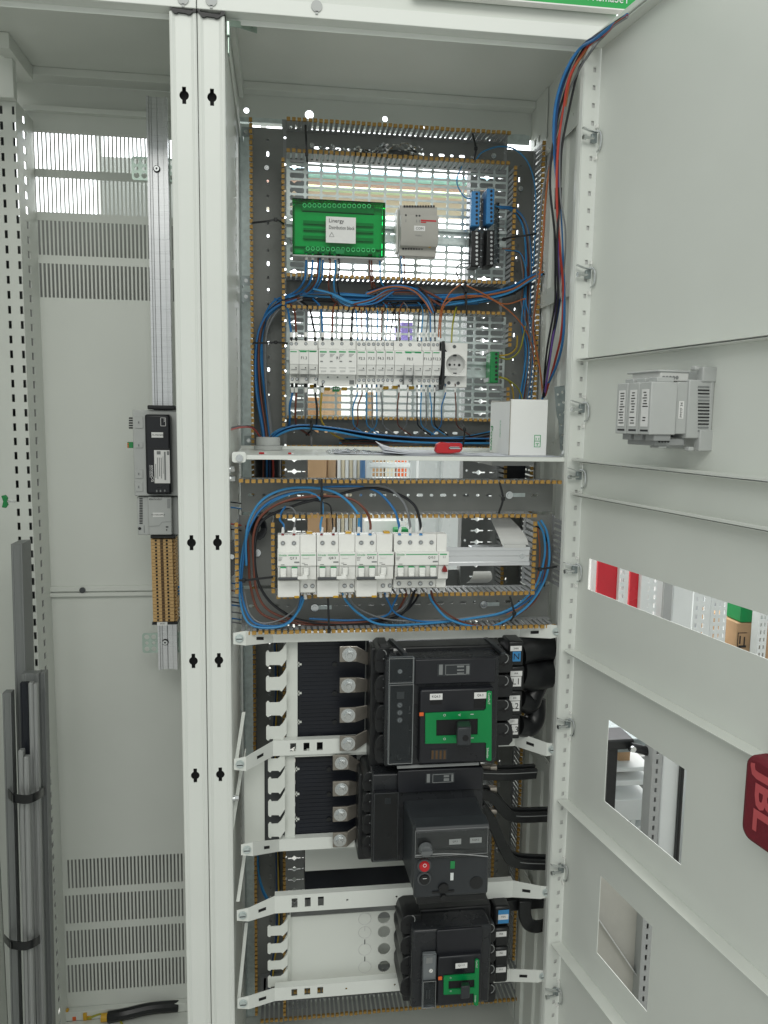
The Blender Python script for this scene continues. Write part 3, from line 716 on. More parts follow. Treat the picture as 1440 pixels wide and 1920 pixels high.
for i, (a, b, c) in enumerate(zs):
    a -= .0008; b += .0008; u0 = .003
    mb = MB(DX)
    mb.plate(rc(u0, DW, b, a), [rc(*c)] if c else [], 'y', -TH, 0)
    for z, sg in ((a, -1), (b, 1)):
        mb.box(u0, DW, 0, LIP-.003*(sg < 0), z, z+sg*.0012)
        mb.box(u0, DW, LIP-.003*(sg < 0)-.0012, LIP-.003*(sg < 0), z+sg*.0012, z+sg*.0045) if i in (1, 2) and sg > 0 else None
    obj('front_plate', mb, 'white_paint', door, bevel=.0003)
# top rail of the frame
obj('top_rail', MB(DX).box(-.004, DW, -.004, LIP-.002, ztop+.002, ztop+.0035).box(-.004, DW, LIP-.004, LIP-.002, ztop+.0036, ztop+.012), 'white_paint', door, bevel=.0005)
# hinge stile with square notches
us = [-.002, .0062, .0115, .0265]; zz = [.06]; z = .075
while z < ztop-.02: zz += [z, z+.0072]; z += .0272
zz.append(ztop+.004)
mbs = MB(DX).grid(us, zz, lambda i, j: i == 1 and j % 2 == 1, 'x', -.0016, 0)
mbs.box(-.012, -.0018, .026, .0275, .06, ztop+.004)
st = obj('hinge_stile', mbs, 'white_paint_gloss', door, bevel=.0004)
obj('stile_back', MB(DX).box(-.0034, -.0026, .001, .0255, .07, ztop), 'white_plastic_shadow', door)
def latch(px, py):
    u, z = atd(px+6, py)
    l = obj('latch', MB(DX).box(.002, .008, .004, .013, z-.008, z+.006), 'galvanised_dark', door, bevel=.0008)
    obj('hook', MB(DX).tube(spline([(.007, .008, z+.009), (.013, .004, z+.008), (.017, .0028, z+.001), (.0175, .0026, z-.012), (.014, .003, z-.020), (.008, .004, z-.022)], 4), .0017, 7), 'steel', l)
    obj('blade', MB(DX).strip([(.012, .006, z+.006), (.010, .018, z+.008), (.008, .031, z+.012)], (.006, 0, 0), (0, 0, .0014)), 'steel', l)
    obj('pin', MB(DX).cyl((.010, .012, z-.003), (.010, .027, z-.003), .0022, n=10).cyl((.010, .026, z-.003), (.010, .031, z-.003), .0038, n=10), 'steel', l)
    obj('clip_foot', MB(DX).box(.0008, .006, .001, .0045, z+.016, z+.021).box(.0008, .006, .001, .0045, z-.033, z-.028), 'white_plastic', l)
for p in ((1112, 262), (1102, 515), (1092, 765), (1084, 890), (1077, 1065), (1064, 1353), (1050, 1622), (1037, 1848)): latch(*p)
for z in (s4, s5, s6):
    obj('rivet', MB(DX).cyl((.009, LIP-.008, z+.0), (.009, LIP-.008, z+.0012), .003, n=10), 'dark_grey_plastic', door)

# ------------------------------------------------------------------ meter with three modules on the second plate
mu = atd(1338, 765)[0]
def atf(px, py, du=0):
    d = ray(px, py); O = DH+DU*(mu+du); t = (O-EYE).dot(DU)/d.dot(DU); p = EYE+d*t-DH; return p.dot(DN), p.z
def fb(x0, y0, x1, y1, du=0):
    xm, ym = (x0+x1)/2, (y0+y1)/2
    return atf(x1, ym, du)[0], atf(x0, ym, du)[0], atf(xm, y1, du)[1], atf(xm, y0, du)[1]
mt = thing('power_meter', 'light grey power meter with three labelled modules fixed to the open door', 'meter', tuple(DX @ Vector((mu, .03, atf(1250, 840)[1]))))
def mpart(name, x0, y0, x1, y1, m, du=0, dep=.072, bev=.0015, par=None, nmin=None):
    a, b, z0, z1 = fb(x0, y0, x1, y1, du); a = nmin if nmin is not None else a
    return obj(name, MB(DX).box(mu+du-dep, mu+du, a, b, z0, z1), m, par or mt, bevel=bev)
g = 'light_grey_plastic'
mpart('bezel', 1330, 692, 1345, 845, g, 0, .096, nmin=.0005)
body = mpart('housing', 1290, 712, 1332, 822, g, -.001, .092)
mpart('corner_bracket', 1318, 688, 1350, 716, g, .0015, .012); mpart('corner_bracket', 1312, 806, 1342, 846, g, .0015, .012)
for i in range(14):
    y = 724+i*6.35; a, b, z0, z1 = fb(1309, y, 1330, y+2.7, -.0005)
    obj('vent_slot', MB(DX).box(mu-.0008, mu-.0002, a, b, z0, z1), 'ink' if 0 < i < 12 and i not in (3, 4) else 'ink_grey', body)
ml = mpart('side_block', 1268, 716, 1291, 814, g, -.004, .086)
a, b, z0, z1 = fb(1272, 752, 1281.5, 785, -.004); obj('sticker', MB(DX).box(mu-.0039, mu-.0034, a, b, z0, z1), 'label_white', ml)
FR = (-DN, Vector((0, 0, 1)))
p = DX @ Vector((mu-.0031, (a+b)/2, (z0+z1)/2)); text('PMYF 34', ml, 0, 0, 0, (b-a)*.5, 'ink', 90, (z1-z0)*.84, pos=p, frame=FR)
NM = atf(1220, 765, .004)[0]; NI = atf(1269, 765, .004)[0]; uR = mu+.004; uL = atd(1155, 765, NM)[0]
zM0, zM1 = atf(1220, 815, .004)[1], atf(1220, 715, .004)[1]
for k in range(3):
    ua, ub = uL+(uR-uL)*k/3+.0004, uL+(uR-uL)*(k+1)/3-.0004
    mo = obj('module', MB(DX).box(ua, ub, NI, NM, zM0, zM1), 'light_grey_plastic', mt, bevel=.0012)
    obj('module_top', MB(DX).box(ua+.003, ub-.003, NI+.004, NM-.010, zM1, zM1+.006), 'light_grey_plastic', mo, bevel=.0008)
    obj('module_foot', MB(DX).box(ua+.003, ub-.003, NI+.004, NM-.010, zM0-.008, zM0), 'mid_grey_plastic', mo, bevel=.0008)
    w3 = ub-ua; sa, sb_, za_, zb_ = ua+w3*.24, ub-w3*.16, zM0+(zM1-zM0)*.15, zM1-(zM1-zM0)*.14
    obj('sticker', MB(DX).box(sa, sb_, NM+.0002, NM+.0006, za_, zb_), 'label_white', mo)
    mi = MB(DX); rnd = random.Random(k)
    for j in range(12):
        zz_ = zb_-(zb_-za_)*(.07+.075*j); w_ = (sb_-sa)*rnd.choice((.4, .6, .75)); c = (sa+sb_)/2+(sb_-sa)*rnd.uniform(-.08, .08)
        if rnd.random() < .85: mi.box(c-w_/2, c+w_/2, NM+.0007, NM+.0009, zz_-.0013, zz_)
    obj('small_print', mi, 'ink', mo)
    obj('vent_slot', MB(DX).box(sa, sb_+.001, NM+.0002, NM+.0005, zM0+.004, zM0+.0062), 'ink', mo)
for mpd in ('bezel',): pass
tt = mpart('terminal_strip', 1238, 697, 1292, 715, 'white_plastic_shadow', -.008, .06)
for i in range(5):
    b0, z0 = atf(1244+i*6.3, 708, -.008); obj('terminal_hole', MB(DX).cyl((mu-.0079, b0, z0), (mu-.0074, b0, z0), .0023, n=10), 'ink_grey', tt)
mpart('terminal_cover', 1236, 694, 1296, 698, 'light_grey_plastic', -.006, .07)
tb = mpart('terminal_strip', 1228, 823, 1284, 836, 'mid_grey_plastic', -.008, .06)
for i in range(4):
    b0, z0 = atf(1236+i*5.6, 827, -.008); obj('terminal_hole', MB(DX).cyl((mu-.0079, b0, z0), (mu-.0074, b0, z0), .0021, n=8), 'ink', tb)
mpart('clip_ear', 1304, 686, 1312, 694, g, 0, .01); mpart('clip_ear', 1292, 838, 1302, 846, g, 0, .01); mpart('clip_ear', 1236, 836, 1250, 841, g, -.01, .02)

# ------------------------------------------------------------------ red loudspeaker hanging on the door
JO = .032
u0, zt1 = atd(1398, 1408, JO); _, zb1 = atd(1400, 1566, JO); uj = u0
spk = thing('portable_speaker', 'red fabric portable speaker with large letters hanging at the right edge of the door', 'speaker', tuple(DX @ Vector((uj+.05, JO, zb1))))
P = rr(uj, uj+.14, zb1-.006, zt1, .016, 6)
mb = MB(DX).extr(P, 'y', .004, JO); obj('body', mb, 'fabric_red', spk, bevel=.006)
zc = (zt1+zb1)/2
p = DX @ Vector((uj+.030, JO+.0006, zc+.002)); text('JBL', spk, 0, 0, 0, .040, 'logo_red', -90, (zt1-zb1)*.80, pos=p, frame=(DU, Vector((0, 0, 1))), bold=.035)

# ================================================================== devices
def tinted(name, col, gl=.12, fac=.10):
    m = bpy.data.materials.new(name); m.use_nodes = True; nt = m.node_tree; nt.nodes.clear(); M[name] = m
    o = nt.nodes.new('ShaderNodeOutputMaterial'); mx = nt.nodes.new('ShaderNodeMixShader'); tr = nt.nodes.new('ShaderNodeBsdfTransparent'); g = nt.nodes.new('ShaderNodeBsdfGlossy')
    lw = nt.nodes.new('ShaderNodeFresnel'); lw.inputs[0].default_value = 1.45
    nz = nt.nodes.new('ShaderNodeTexNoise'); nz.inputs['Scale'].default_value = 25
    mr = nt.nodes.new('ShaderNodeMapRange'); mr.inputs['To Min'].default_value = gl*.7; mr.inputs['To Max'].default_value = gl*1.6
    nt.links.new(nz.outputs[0], mr.inputs['Value']); nt.links.new(mr.outputs[0], g.inputs['Roughness'])
    tr.inputs[0].default_value = col+(1,)
    nt.links.new(lw.outputs[0], mx.inputs[0]); nt.links.new(tr.outputs[0], mx.inputs[1]); nt.links.new(g.outputs[0], mx.inputs[2]); nt.links.new(mx.outputs[0], o.inputs[0])
tinted('clear_green', (.12, .80, .36)); tinted('clear', (.90, .92, .92), .1); tinted('clear_grey', (.55, .58, .60), .15)

def dbox(par, name, x0, y0, x1, y1, Yf, Yb, m, bev=.0008, label=None):
    X0, X1, Z0, Z1 = rect(x0, y0, x1, y1, Yf)
    return obj(name, MB().box(X0, X1, Yf, Yb, Z0, Z1), m, par, bevel=bev, label=label)
def flat(par, name, x0, y0, x1, y1, Y, m, t=.0004, dy=.0002):
    X0, X1, Z0, Z1 = rect(x0, y0, x1, y1, Y)
    return obj(name, MB().box(X0, X1, Y-dy-t, Y-dy, Z0, Z1), m, par)
_SC = {}
def screw_head(par, px, py, Y, r, m1='dark_grey_plastic', m2='steel', name='terminal_screw'):
    k = (round(r, 4), m1, m2)
    if k not in _SC:
        mb = MB().cyl((0, .0002, 0), (0, -.0005, 0), r, n=14, m=0).cyl((0, -.0004, 0), (0, -.0009, 0), r*.72, n=12, m=1).box(-r*.55, r*.55, -.0011, -.0008, -r*.09, r*.09, 0)
        _SC[k] = mesh(name, mb, [m1, m2])
    return inst(name, _SC[k], at(px, py, Y), par, (0, random.uniform(0, 3), 0))
def sticker(par, x0, y0, x1, y1, Y, txt=None, th=None, m='label_white', ang=0, tm='ink'):
    s = flat(par, 'sticker', x0, y0, x1, y1, Y, m, .0004)
    if txt: text(txt, s, (x0+x1)/2, (y0+y1)/2, Y, th or (y1-y0)*.5, tm, ang, dy=.001)
    return s

# ---- green distribution block
lb = thing('distribution_block', 'green see-through distribution block with a square white label on the upper rail', 'terminal block', at(635, 480, .296))
YF = .232
X0, X1, Z0, Z1 = rect(549, 377, 721, 478, YF)
obj('base', MB().box(X0, X1, .27, .2955, Z0-.002, Z1).box(X0, X1, YF+.004, .27, Z0-.0045, Z0-.001), 'light_grey_plastic', lb, bevel=.001)
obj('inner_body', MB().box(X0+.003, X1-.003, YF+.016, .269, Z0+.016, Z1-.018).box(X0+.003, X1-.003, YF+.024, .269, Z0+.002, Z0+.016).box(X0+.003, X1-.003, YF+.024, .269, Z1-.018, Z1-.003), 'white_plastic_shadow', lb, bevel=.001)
_m = MB()
for k, (a, b) in enumerate(((.30, .36), (.46, .5), (.58, .64))): _m.box(X0+.02, X1-.02, YF+.010, YF+.0155, Z0+(Z1-Z0)*a, Z0+(Z1-Z0)*b)
_m.box(X0+.018, X1-.018, YF+.014, YF+.0235, Z1-.0165, Z1-.004); _m.box(X0+.022, X1-.014, YF+.016, YF+.0235, Z0+.003, Z0+.0145)
obj('busbars', _m, 'mid_grey_plastic', lb)
ring = MB()
for r_, (n, y, x0, x1) in enumerate(((14, 385, 571, 692), (14, 466, 577, 700))):
    for i in range(n):
        p = at(x0+(x1-x0)*i/(n-1), y+ (1.6 if r_ == 0 else 3.2)*i/(n-1), YF-.0002)
        mb = MB(); pts = [p+Vector((.0030*math.cos(t*.5236), 0, .0034*math.sin(t*.5236))) for t in range(13)]; mb.tube(pts, .0007, 5)
        obj('clamp_ring', mb, 'ring_green', lb)
cv = obj('cover', MB().box(X0-.0006, X1+.0006, YF, YF+.034, Z0+.0005, Z1+.001), 'clear_green', lb, bevel=.0012)
obj('cover_rib', MB().box(X0-.001, X1+.001, YF-.0008, YF+.03, Z1-.0005, Z1+.0015).box(X1-.002, X1+.001, YF-.0008, YF+.004, Z0, Z1-.001), 'clear_green', lb)
p = at(637, 472, YF-.0005); obj('tab', MB().extr([(p.x-.010, p.z+.004), (p.x-.007, p.z-.004), (p.x+.007, p.z-.004), (p.x+.010, p.z+.004)], 'y', YF-.002, YF-.0006), 'brand_green', lb)
s = flat(lb, 'sticker', 611, 407, 667, 456, YF-.0008, 'label_white', .0006)
text('Linergy', s, 631, 415, YF-.0016, 9, 'ink', 0, 28); text('Distribution block', s, 641, 427, YF-.0016, 6.5, 'ink', 0, 48)
p = at(622, 440, YF-.0019); obj('warning_sign', MB().tube([p+Vector((.0052*math.sin(a), 0, .0052*math.cos(a)-.001)) for a in (0, 2.094, 4.189, 6.283)], .0005, 4), 'ink_grey', s)

# ---- gateway module
gw = thing('gateway_module', 'beige grey gateway module with a small brass socket on the upper rail', 'module', at(785, 480, .296))
X0, X1, Z0, Z1 = rect(751, 383, 821, 478, .235); YF = .228
zA = at(785, 402, YF).z; zB = at(785, 447, YF).z; zC = at(785, 462, YF).z
P = [(.2955, Z1-.012), (.2955, Z0+.012), (.27, Z0), (.248, Z0), (.246, zC), (.236, zC+.002), (YF, zB), (YF, zA), (.245, zA+.001), (.247, Z1), (.27, Z1)]
hs = obj('housing', MB().extr(P, 'x', X0, X1), 'beige_grey', gw, bevel=.0008)
for i in range(12): flat(hs, 'terminal_hole', 756.6+i*5.0, 385, 760.2+i*5.0, 388.8, .2455, 'ink')
for i in range(8): flat(hs, 'terminal_hole', 754.2+i*5.0, 464.5, 757.8+i*5.0, 468.2, .2462, 'ink')
flat(hs, 'red_stripe', 789, 412.5, 818, 415.5, YF, 'signal_red'); flat(hs, 'red_stripe', 789, 416, 799, 418, YF, 'signal_red')
for x, y in ((761, 403.5), (781, 404.5), (786.5, 404.6)): flat(hs, 'led', x-1.5, y-1.5, x+1.5, y+1.5, YF, 'ink')
for x, y in ((761, 414), (781, 414.5), (786.5, 414.6)): flat(hs, 'print', x-.5, y-2.5, x+.5, y+2.5, YF, 'ink_grey')
sticker(hs, 776.5, 423.5, 797, 433, YF, 'COM', 4.5)
text('Modbus', hs, 785, 441.5, YF, 2.6, 'ink_grey')
p = at(805, 459, .244); obj('antenna_socket', MB().cyl(p+Vector((0, .003, 0)), p-Vector((0, .006, 0)), .0036, n=10).cyl(p-Vector((0, .004, 0)), p+Vector((0, -.006, -.006)), .0024, n=10), 'clip_yellow', gw)
obj('side_clip', MB().box(X0-.004, X0-.0005, .262, .295, Z0+.01, Z1-.004), 'white_plastic', gw)

# ---- terminal bars at the right of the upper grid
def termbar(label, x0, x1, ya, yb, yc, yd, tilt=0):
    t = thing('terminal_bar', label, 'terminal bar', at((x0+x1)/2, yd, .295), 'blue and black terminal bars')
    for (a, b, m, nm) in ((ya, yb, 'terminal_blue', 'blue_block'), (yc, yd, 'black_plastic', 'black_block')):
        q = dbox(t, nm, x0, a, x1, b, .245, .285, m, .002); n = 8
        for i in range(n):
            y = a+(b-a)*(i+.7)/(n+.4); p = at(x0+(x1-x0)*.62, y, .2448)
            obj('clamp_hole', MB().cyl(p, p-Vector((0, .0004, 0)), .0026, n=10), 'ink' if m != 'black_plastic' else 'steel', q)
    dbox(t, 'carrier', x0+2, ya-3, x1-2, yd+3, .286, .2955, 'galvanised_dark', .001)
    X0, X1, Z0, Z1 = rect(x0-4, ya+6, x0-.5, yd-2, .258); obj('clear_side', MB().box(X0, X1, .258, .285, Z0, Z1), 'clear', t)
termbar('left terminal bar, blue above black, right of the gateway module', 884, 900, 358, 424, 432, 500)
termbar('right terminal bar, blue above black, next to the wiring duct', 912, 927, 353, 420, 431, 499)
hb = thing('perforated_strip', 'dark strip with round holes between the two terminal bars', 'strip', at(906, 502, .285))
X0, X1, Z0, Z1 = rect(900.5, 372, 911.5, 503, .27); hs_ = []; z = Z0+.005; k = 0
while z < Z1-.004: hs_.append(circ(X0+(X1-X0)*(.3 if k % 2 else .7), z, .0016, 8)); z += .0058; k += 1
obj('sheet', MB().plate(rc(X0, X1, Z0, Z1), hs_, 'y', .27, .2715), 'dark_grey_plastic', hb); obj('leg', MB().box(X0+.003, X1-.003, .272, .2955, Z1-.02, Z1-.01).box(X0+.003, X1-.003, .272, .2955, Z0+.01, Z0+.02), 'dark_grey_plastic', hb)
_m = MB()
for i in range(12):
    y = 380+i*9.6; X0, X1, Z0, Z1 = rect(930, y, 936.5, y+7, .262); _m.box(X0, X1, .262, .28, Z0, Z1)
tg = tag(obj('marker_strip', _m, 'clear_grey'), 'clear wire marker strip right of the terminal bars', 'marker strip')

# ---- long row of modular devices on the lower grid
YN = .200                                             # nose of the devices
def module(label, name, cat, x0, x1, ya, yb, terms_t, terms_b, txt=None, tx=None, green=None, kind='fuse', group='modular devices on the lower grid'):
    t = thing(name, label, cat, at((x0+x1)/2, yb, .27), group)
    X0, X1 = at(x0, 680, YN).x+.0002, at(x1, 680, YN).x-.0002; xm = (x0+x1)/2
    z = lambda y, Y: at(xm, y, Y).z
    ys = YN+.020
    if kind == 'fuse':
        P = [(.2695, z(ya+14, .27)), (.2695, z(yb-14, .27)), (.262, z(yb, .262)), (ys, z(yb, ys)), (ys-.001, z(yb-17, ys)), (YN+.008, z(yb-18, YN)), (YN+.0015, z(ya+46, YN)), (YN, z(ya+45, YN)), (YN, z(ya+18, YN)), (ys-.001, z(ya+17, ys)), (ys, z(ya, ys)), (.262, z(ya, .262))]
    else:
        P = [(.2695, z(ya+14, .27)), (.2695, z(yb-14, .27)), (.262, z(yb, .262)), (ys, z(yb, ys)), (ys-.001, z(yb-21, ys)), (YN, z(yb-22, YN)), (YN, z(ya+17, YN)), (ys-.001, z(ya+16, ys)), (ys, z(ya, ys)), (.262, z(ya, .262))]
    b = obj('housing', MB().extr(P, 'x', X0, X1), 'white_plastic', t, bevel=.0006)
    for px in terms_t: screw_head(b, px, ya+6.5, ys-.0002, .0032)
    for px in terms_b: screw_head(b, px, yb-8, ys-.0002, .0032)
    for gx0, gx1 in (green or []): flat(b, 'green_line', gx0, ya+19.2, gx1, ya+20.8, YN, 'green_print')
    if txt: text(txt, b, tx or xm, ya+33, YN, 5.0, 'ink')
    return b
def fuse_detail(b, xs, ya):
    for xa, xb in xs:
        flat(b, 'maker_print', xa+1.5, ya+20.5, xb-3.5, ya+22.2, YN, 'green_print')
        flat(b, 'indicator', xa+11, ya+50.5, xa+13, ya+52.6, YN+.0035, 'ink'); flat(b, 'indicator_line', xa+3, ya+54.4, xb-3.5, ya+55.2, YN+.0042, 'ink_grey')
        flat(b, 'vent_lines', xa+2.5, ya+65.3, xb-2.5, ya+66, YN+.0185, 'ink_grey'); flat(b, 'vent_lines', xa+2.5, ya+67.5, xb-2.5, ya+68.2, YN+.0185, 'ink_grey')
b = module('wide white fuse holder at the left end of the long device row', 'fuse_holder', 'fuse holder', 543, 596.7, 638, 719, (546.5, 555.5, 573.5, 591.5), (548, 557, 574.5, 592.5), 'F1.3', 570, [(560, 594)])
fuse_detail(b, ((543, 560), (561, 578), (579, 596)), 638)
_m = MB()
for x in (560.7, 578.6):
    X0, X1, Z0, Z1 = rect(x-.25, 656, x+.25, 719, YN); _m.box(X0, X1, YN-.0003, YN+.019, Z0, Z1)
obj('pole_gap', _m, 'ink_grey', b)
b = module('white four pole contactor marked with small print left of the fuse holders', 'contactor', 'contactor', 597.3, 669, 638, 724, (605.3, 623.3, 641, 659), (606,), 'R1', 634, None, 'contactor')
for k in range(4):
    xa = 599.5+k*18; flat(b, 'maker_print', xa, 658.5, xa+13, 661, YN, 'green_print')
    for j in range(3): flat(b, 'small_print', xa+1, 664+j*2.2, xa+10-j*2, 664.7+j*2.2, YN, 'ink_grey')
    flat(b, 'small_print', xa+1, 676.5, xa+6, 678.8, YN, 'ink_grey'); flat(b, 'small_print', xa, 689.5, xa+13, 690.2, YN, 'ink_grey')
    flat(b, 'finger_slot', xa+2, 694.5, xa+12, 697.5, YN, 'white_plastic_shadow')
    if k < 3: flat(b, 'notch', xa+14, 706, xa+17, 709, YN+.0195, 'ink_grey')
flat(b, 'code_label', 655, 713, 664, 721, YN+.0198, 'ink_grey')
for i, (xa, xb, tx) in enumerate(((669.5, 687.6, 'F2.3'), (687.8, 705.4, 'F3.3'), (705.6, 722.6, 'F4.3'), (722.8, 740, 'F5.3'))):
    b = module(('slim white fuse holder touching the contactor', 'second slim fuse holder right of the contactor', 'third slim fuse holder right of the contactor', 'fourth slim fuse holder right of the contactor')[i], 'fuse_holder', 'fuse holder', xa, xb, 639, 721, (xa+3.5, xa+12.5), (xa+3.8, xa+12.6), tx)
    fuse_detail(b, ((xa, xb),), 639)
b = module('wide white three pole fuse holder near the socket outlet', 'fuse_holder', 'fuse holder', 740.2, 793.7, 640, 721.5, (751.5, 769, 786), (751.5, 769, 786), 'F8.3', 769, [(759, 790)])
fuse_detail(b, ((740.5, 757.5), (758.5, 775), (776, 793)), 640)
_m = MB()
for x in (757.8, 775.4):
    X0, X1, Z0, Z1 = rect(x-.25, 682, x+.25, 721, YN); _m.box(X0, X1, YN-.0003, YN+.019, Z0, Z1)
obj('pole_gap', _m, 'ink_grey', b)
for i, (xa, xb, tx) in enumerate(((794, 810.6, 'F11.3'), (810.8, 827.5, 'F12.3'))):
    b = module(('slim fuse holder just right of the wide three pole one', 'slim fuse holder touching the black side block')[i], 'fuse_holder', 'fuse holder', xa, xb, 640, 722, (xa+1.5+.5, xa+9.5), (xa+1.5, xa+9.5), tx)
    fuse_detail(b, ((xa, xb),), 640)
ab = thing('side_block', 'black notched auxiliary block between fuse holders and socket outlet', 'block', at(831, 732, .27))
P = [(at(828, 0+640, .21).x, at(830, 640, .21).z), (at(833, 640, .21).x, at(830, 640, .21).z), (at(834, 655, .21).x, at(830, 655, .21).z), (at(837, 660, .21).x, at(830, 659, .21).z), (at(837, 671, .21).x, at(830, 671, .21).z), (at(832, 672, .21).x, at(830, 672, .21).z),
     (at(832, 694, .21).x, at(830, 694, .21).z), (at(836.5, 696, .21).x, at(830, 695, .21).z), (at(836.5, 705, .21).x, at(830, 706, .21).z), (at(832, 712, .21).x, at(830, 712, .21).z), (at(830, 731, .21).x, at(830, 731, .21).z), (at(822, 731, .21).x, at(830, 731, .21).z), (at(822, 724, .21).x, at(830, 724, .21).z), (at(828, 722, .21).x, at(830, 722, .21).z)]
obj('housing', MB().extr(P, 'y', .205, .262), 'black_plastic', ab)
so = thing('socket_outlet', 'white round earthed socket outlet at the right end of the device row', 'socket', at(853, 726, .27))
xm = 853
X0, X1, Z0, Z1 = rect(834, 643, 876, 726, .222)
sb = obj('housing', MB().box(X0, X1, .222, .2695, Z0, Z1), 'white_plastic', so, bevel=.001)
zA, zB = at(853, 660, YN+.004).z, at(853, 705, YN+.004).z; X0, X1 = at(834.5, 680, YN+.004).x, at(875, 680, YN+.004).x
c = at(854.5, 683, YN+.004); R1_ = 18.8*pxm(854, 683, YN)
obj('front', MB().plate(rc(X0, X1, zB, zA), [circ(c.x, c.z, R1_, 28)], 'y', YN+.004, .2215), 'white_plastic', so)
obj('well', MB().cyl((c.x, .2165, c.z), (c.x, .2215, c.z), R1_+.0003, n=28), 'white_plastic_shadow', so)
rim = MB(); rim.tube([Vector((c.x+R1_*math.cos(a*.2244), YN+.004, c.z+R1_*math.sin(a*.2244))) for a in range(29)], .0009, 5); obj('rim', rim, 'white_plastic', so)
for px, py, r_ in ((843, 684, .0026), (861, 684.5, .0026), (852, 684, .0018)):
    p = at(px, py, .2164); obj('pin_hole', MB().cyl(p, p-Vector((0, .0004, 0)), r_, n=12), 'ink', so)
for py, h in ((665.5, 5.5), (700.5, 3.5)): flat(so, 'earth_clip', 849.5, py-h/2, 856, py+h/2, .2163, 'dark_grey_plastic')
text('X1', so, 852, 675.5, .2165, 2.6, 'ink'); text('Schneider', so, 851, 691.5, .2165, 2.8, 'ink_grey', 0, 13)
for px, py in ((852, 650), (841.5, 718), (859, 718.5)): screw_head(so, px, py, .2218, .0035, 'ink_grey', 'dark_grey_plastic')
et = thing('earth_terminal', 'green earth terminal bar right of the socket outlet', 'terminal bar', at(928, 718, .27))
q = dbox(et, 'block', 919, 659, 935.5, 718, .235, .268, 'terminal_green', .002)
for i in range(7):
    p = at(930.5, 664+i*7.8, .2348); obj('clamp_hole', MB().cyl(p, p-Vector((0, .0004, 0)), .0028, n=10), 'ink', q)
dbox(et, 'end_foot', 915, 655, 922, 662, .245, .28, 'light_grey_plastic'); dbox(et, 'end_foot', 915, 708, 922, 716, .245, .28, 'light_grey_plastic')
gp = thing('green_plug', 'small green plug below the contactor', 'plug', at(631, 733, .24)); q = dbox(gp, 'body', 624, 725, 637, 734, .235, .26, 'terminal_green', .001)
for i in range(3): flat(q, 'clamp_hole', 626+i*3.6, 727, 628+i*3.6, 730, .235, 'steel')
for i, (px, py) in enumerate(((586, 722), (614, 727), (646, 727), (724, 725), (741, 724), (772, 725))):
    tag(dbox(None, 'rail_clip', px-5, py-1, px+5, py+5, .245, .262, 'clip_yellow', .001), 'yellow brown rail clip under '+('the wide fuse holder at the left end', 'the left side of the contactor', 'the right side of the contactor', 'the fourth slim fuse holder', 'the left pole of the three pole fuse holder', 'the middle of the three pole fuse holder')[i], 'clip', 'yellow rail clips under the device row')

# ---- breaker row in the lower frame
YQ, YS = -.050, -.030
rl = thing('modular_rail', 'broad aluminium rail carrying the breaker row, its right end bare', 'rail', at(920, 1062, .0))
X0, X1, Z0, Z1 = rect(520, 1027, 993, 1062, .004)
P = [(.03, Z1-.004), (.004, Z1-.0045), (.004, Z1), (.0025, Z1), (.0025, Z1-.0055), (.006, Z1-.0065), (.006, (Z0+Z1)/2+.001), (.005, (Z0+Z1)/2), (.006, (Z0+Z1)/2-.001), (.006, Z0+.0065), (.0025, Z0+.0055), (.0025, Z0), (.004, Z0), (.004, Z0+.0045), (.03, Z0+.004)]
obj('profile', MB().extr(P, 'x', X0, X1), 'aluminium_rail', rl)
Xa = at(887, 1015, .03).x; obj('rail_foot', MB().box(Xa, X1-.02, .03, .063, Z1-.010, Z1-.0055), 'aluminium_rail', rl, bevel=.0008)
screw_head(rl, 979, 1043, .0058, .0046, 'steel', 'steel', 'fixing_screw')
# curved cream wire guides clipped to the rail
def guide(label, x0, x1, ytop, ybot, up):
    t = thing('wire_guide', label, 'wire guide', at((x0+x1)/2, ybot, .03), 'cream wire guides'); X0, X1 = at(x0, 1000, .02).x, at(x1, 1000, .02).x; mb = MB()
    zt, zb = at((x0+x1)/2, ytop, .04).z, at((x0+x1)/2, ybot, .0).z; n = 8
    fr = [(X0+(X1-X0)*(.16*(1-k/n)**2 if up else 0), X1-(X1-X0)*(.36*(k/n)**1.6 if up else .22*(k/n)**2)) for k in range(n+1)]
    row = []
    for k in range(n+1):
        z = zb+(zt-zb)*k/n; y = .006+.05*((k/n)**2 if up else (1-k/n)**2)
        row.append(((fr[k][0], y, z), (fr[k][1], y, z)))
    for k in range(n):
        (a, b), (c, d) = row[k], row[k+1]; o = Vector((0, .0016, 0))
        a, b, c, d = map(Vector, (a, b, c, d)); mb.hexa([a, b, b+o, a+o, c, d, d+o, c+o])
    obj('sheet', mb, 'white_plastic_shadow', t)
    return t
g1 = guide('cream curved wire guide above the bare end of the aluminium rail', 929, 987, 973, 1023, True)
X0, X1, Z0, Z1 = rect(945, 1021, 986, 1027, .002); obj('foot', MB().box(X0, X1, .0015, .012, Z0, Z1), 'white_plastic_shadow', g1)
g2 = guide('cream curved wire guide below the aluminium rail', 886, 927, 1064, 1106, False)

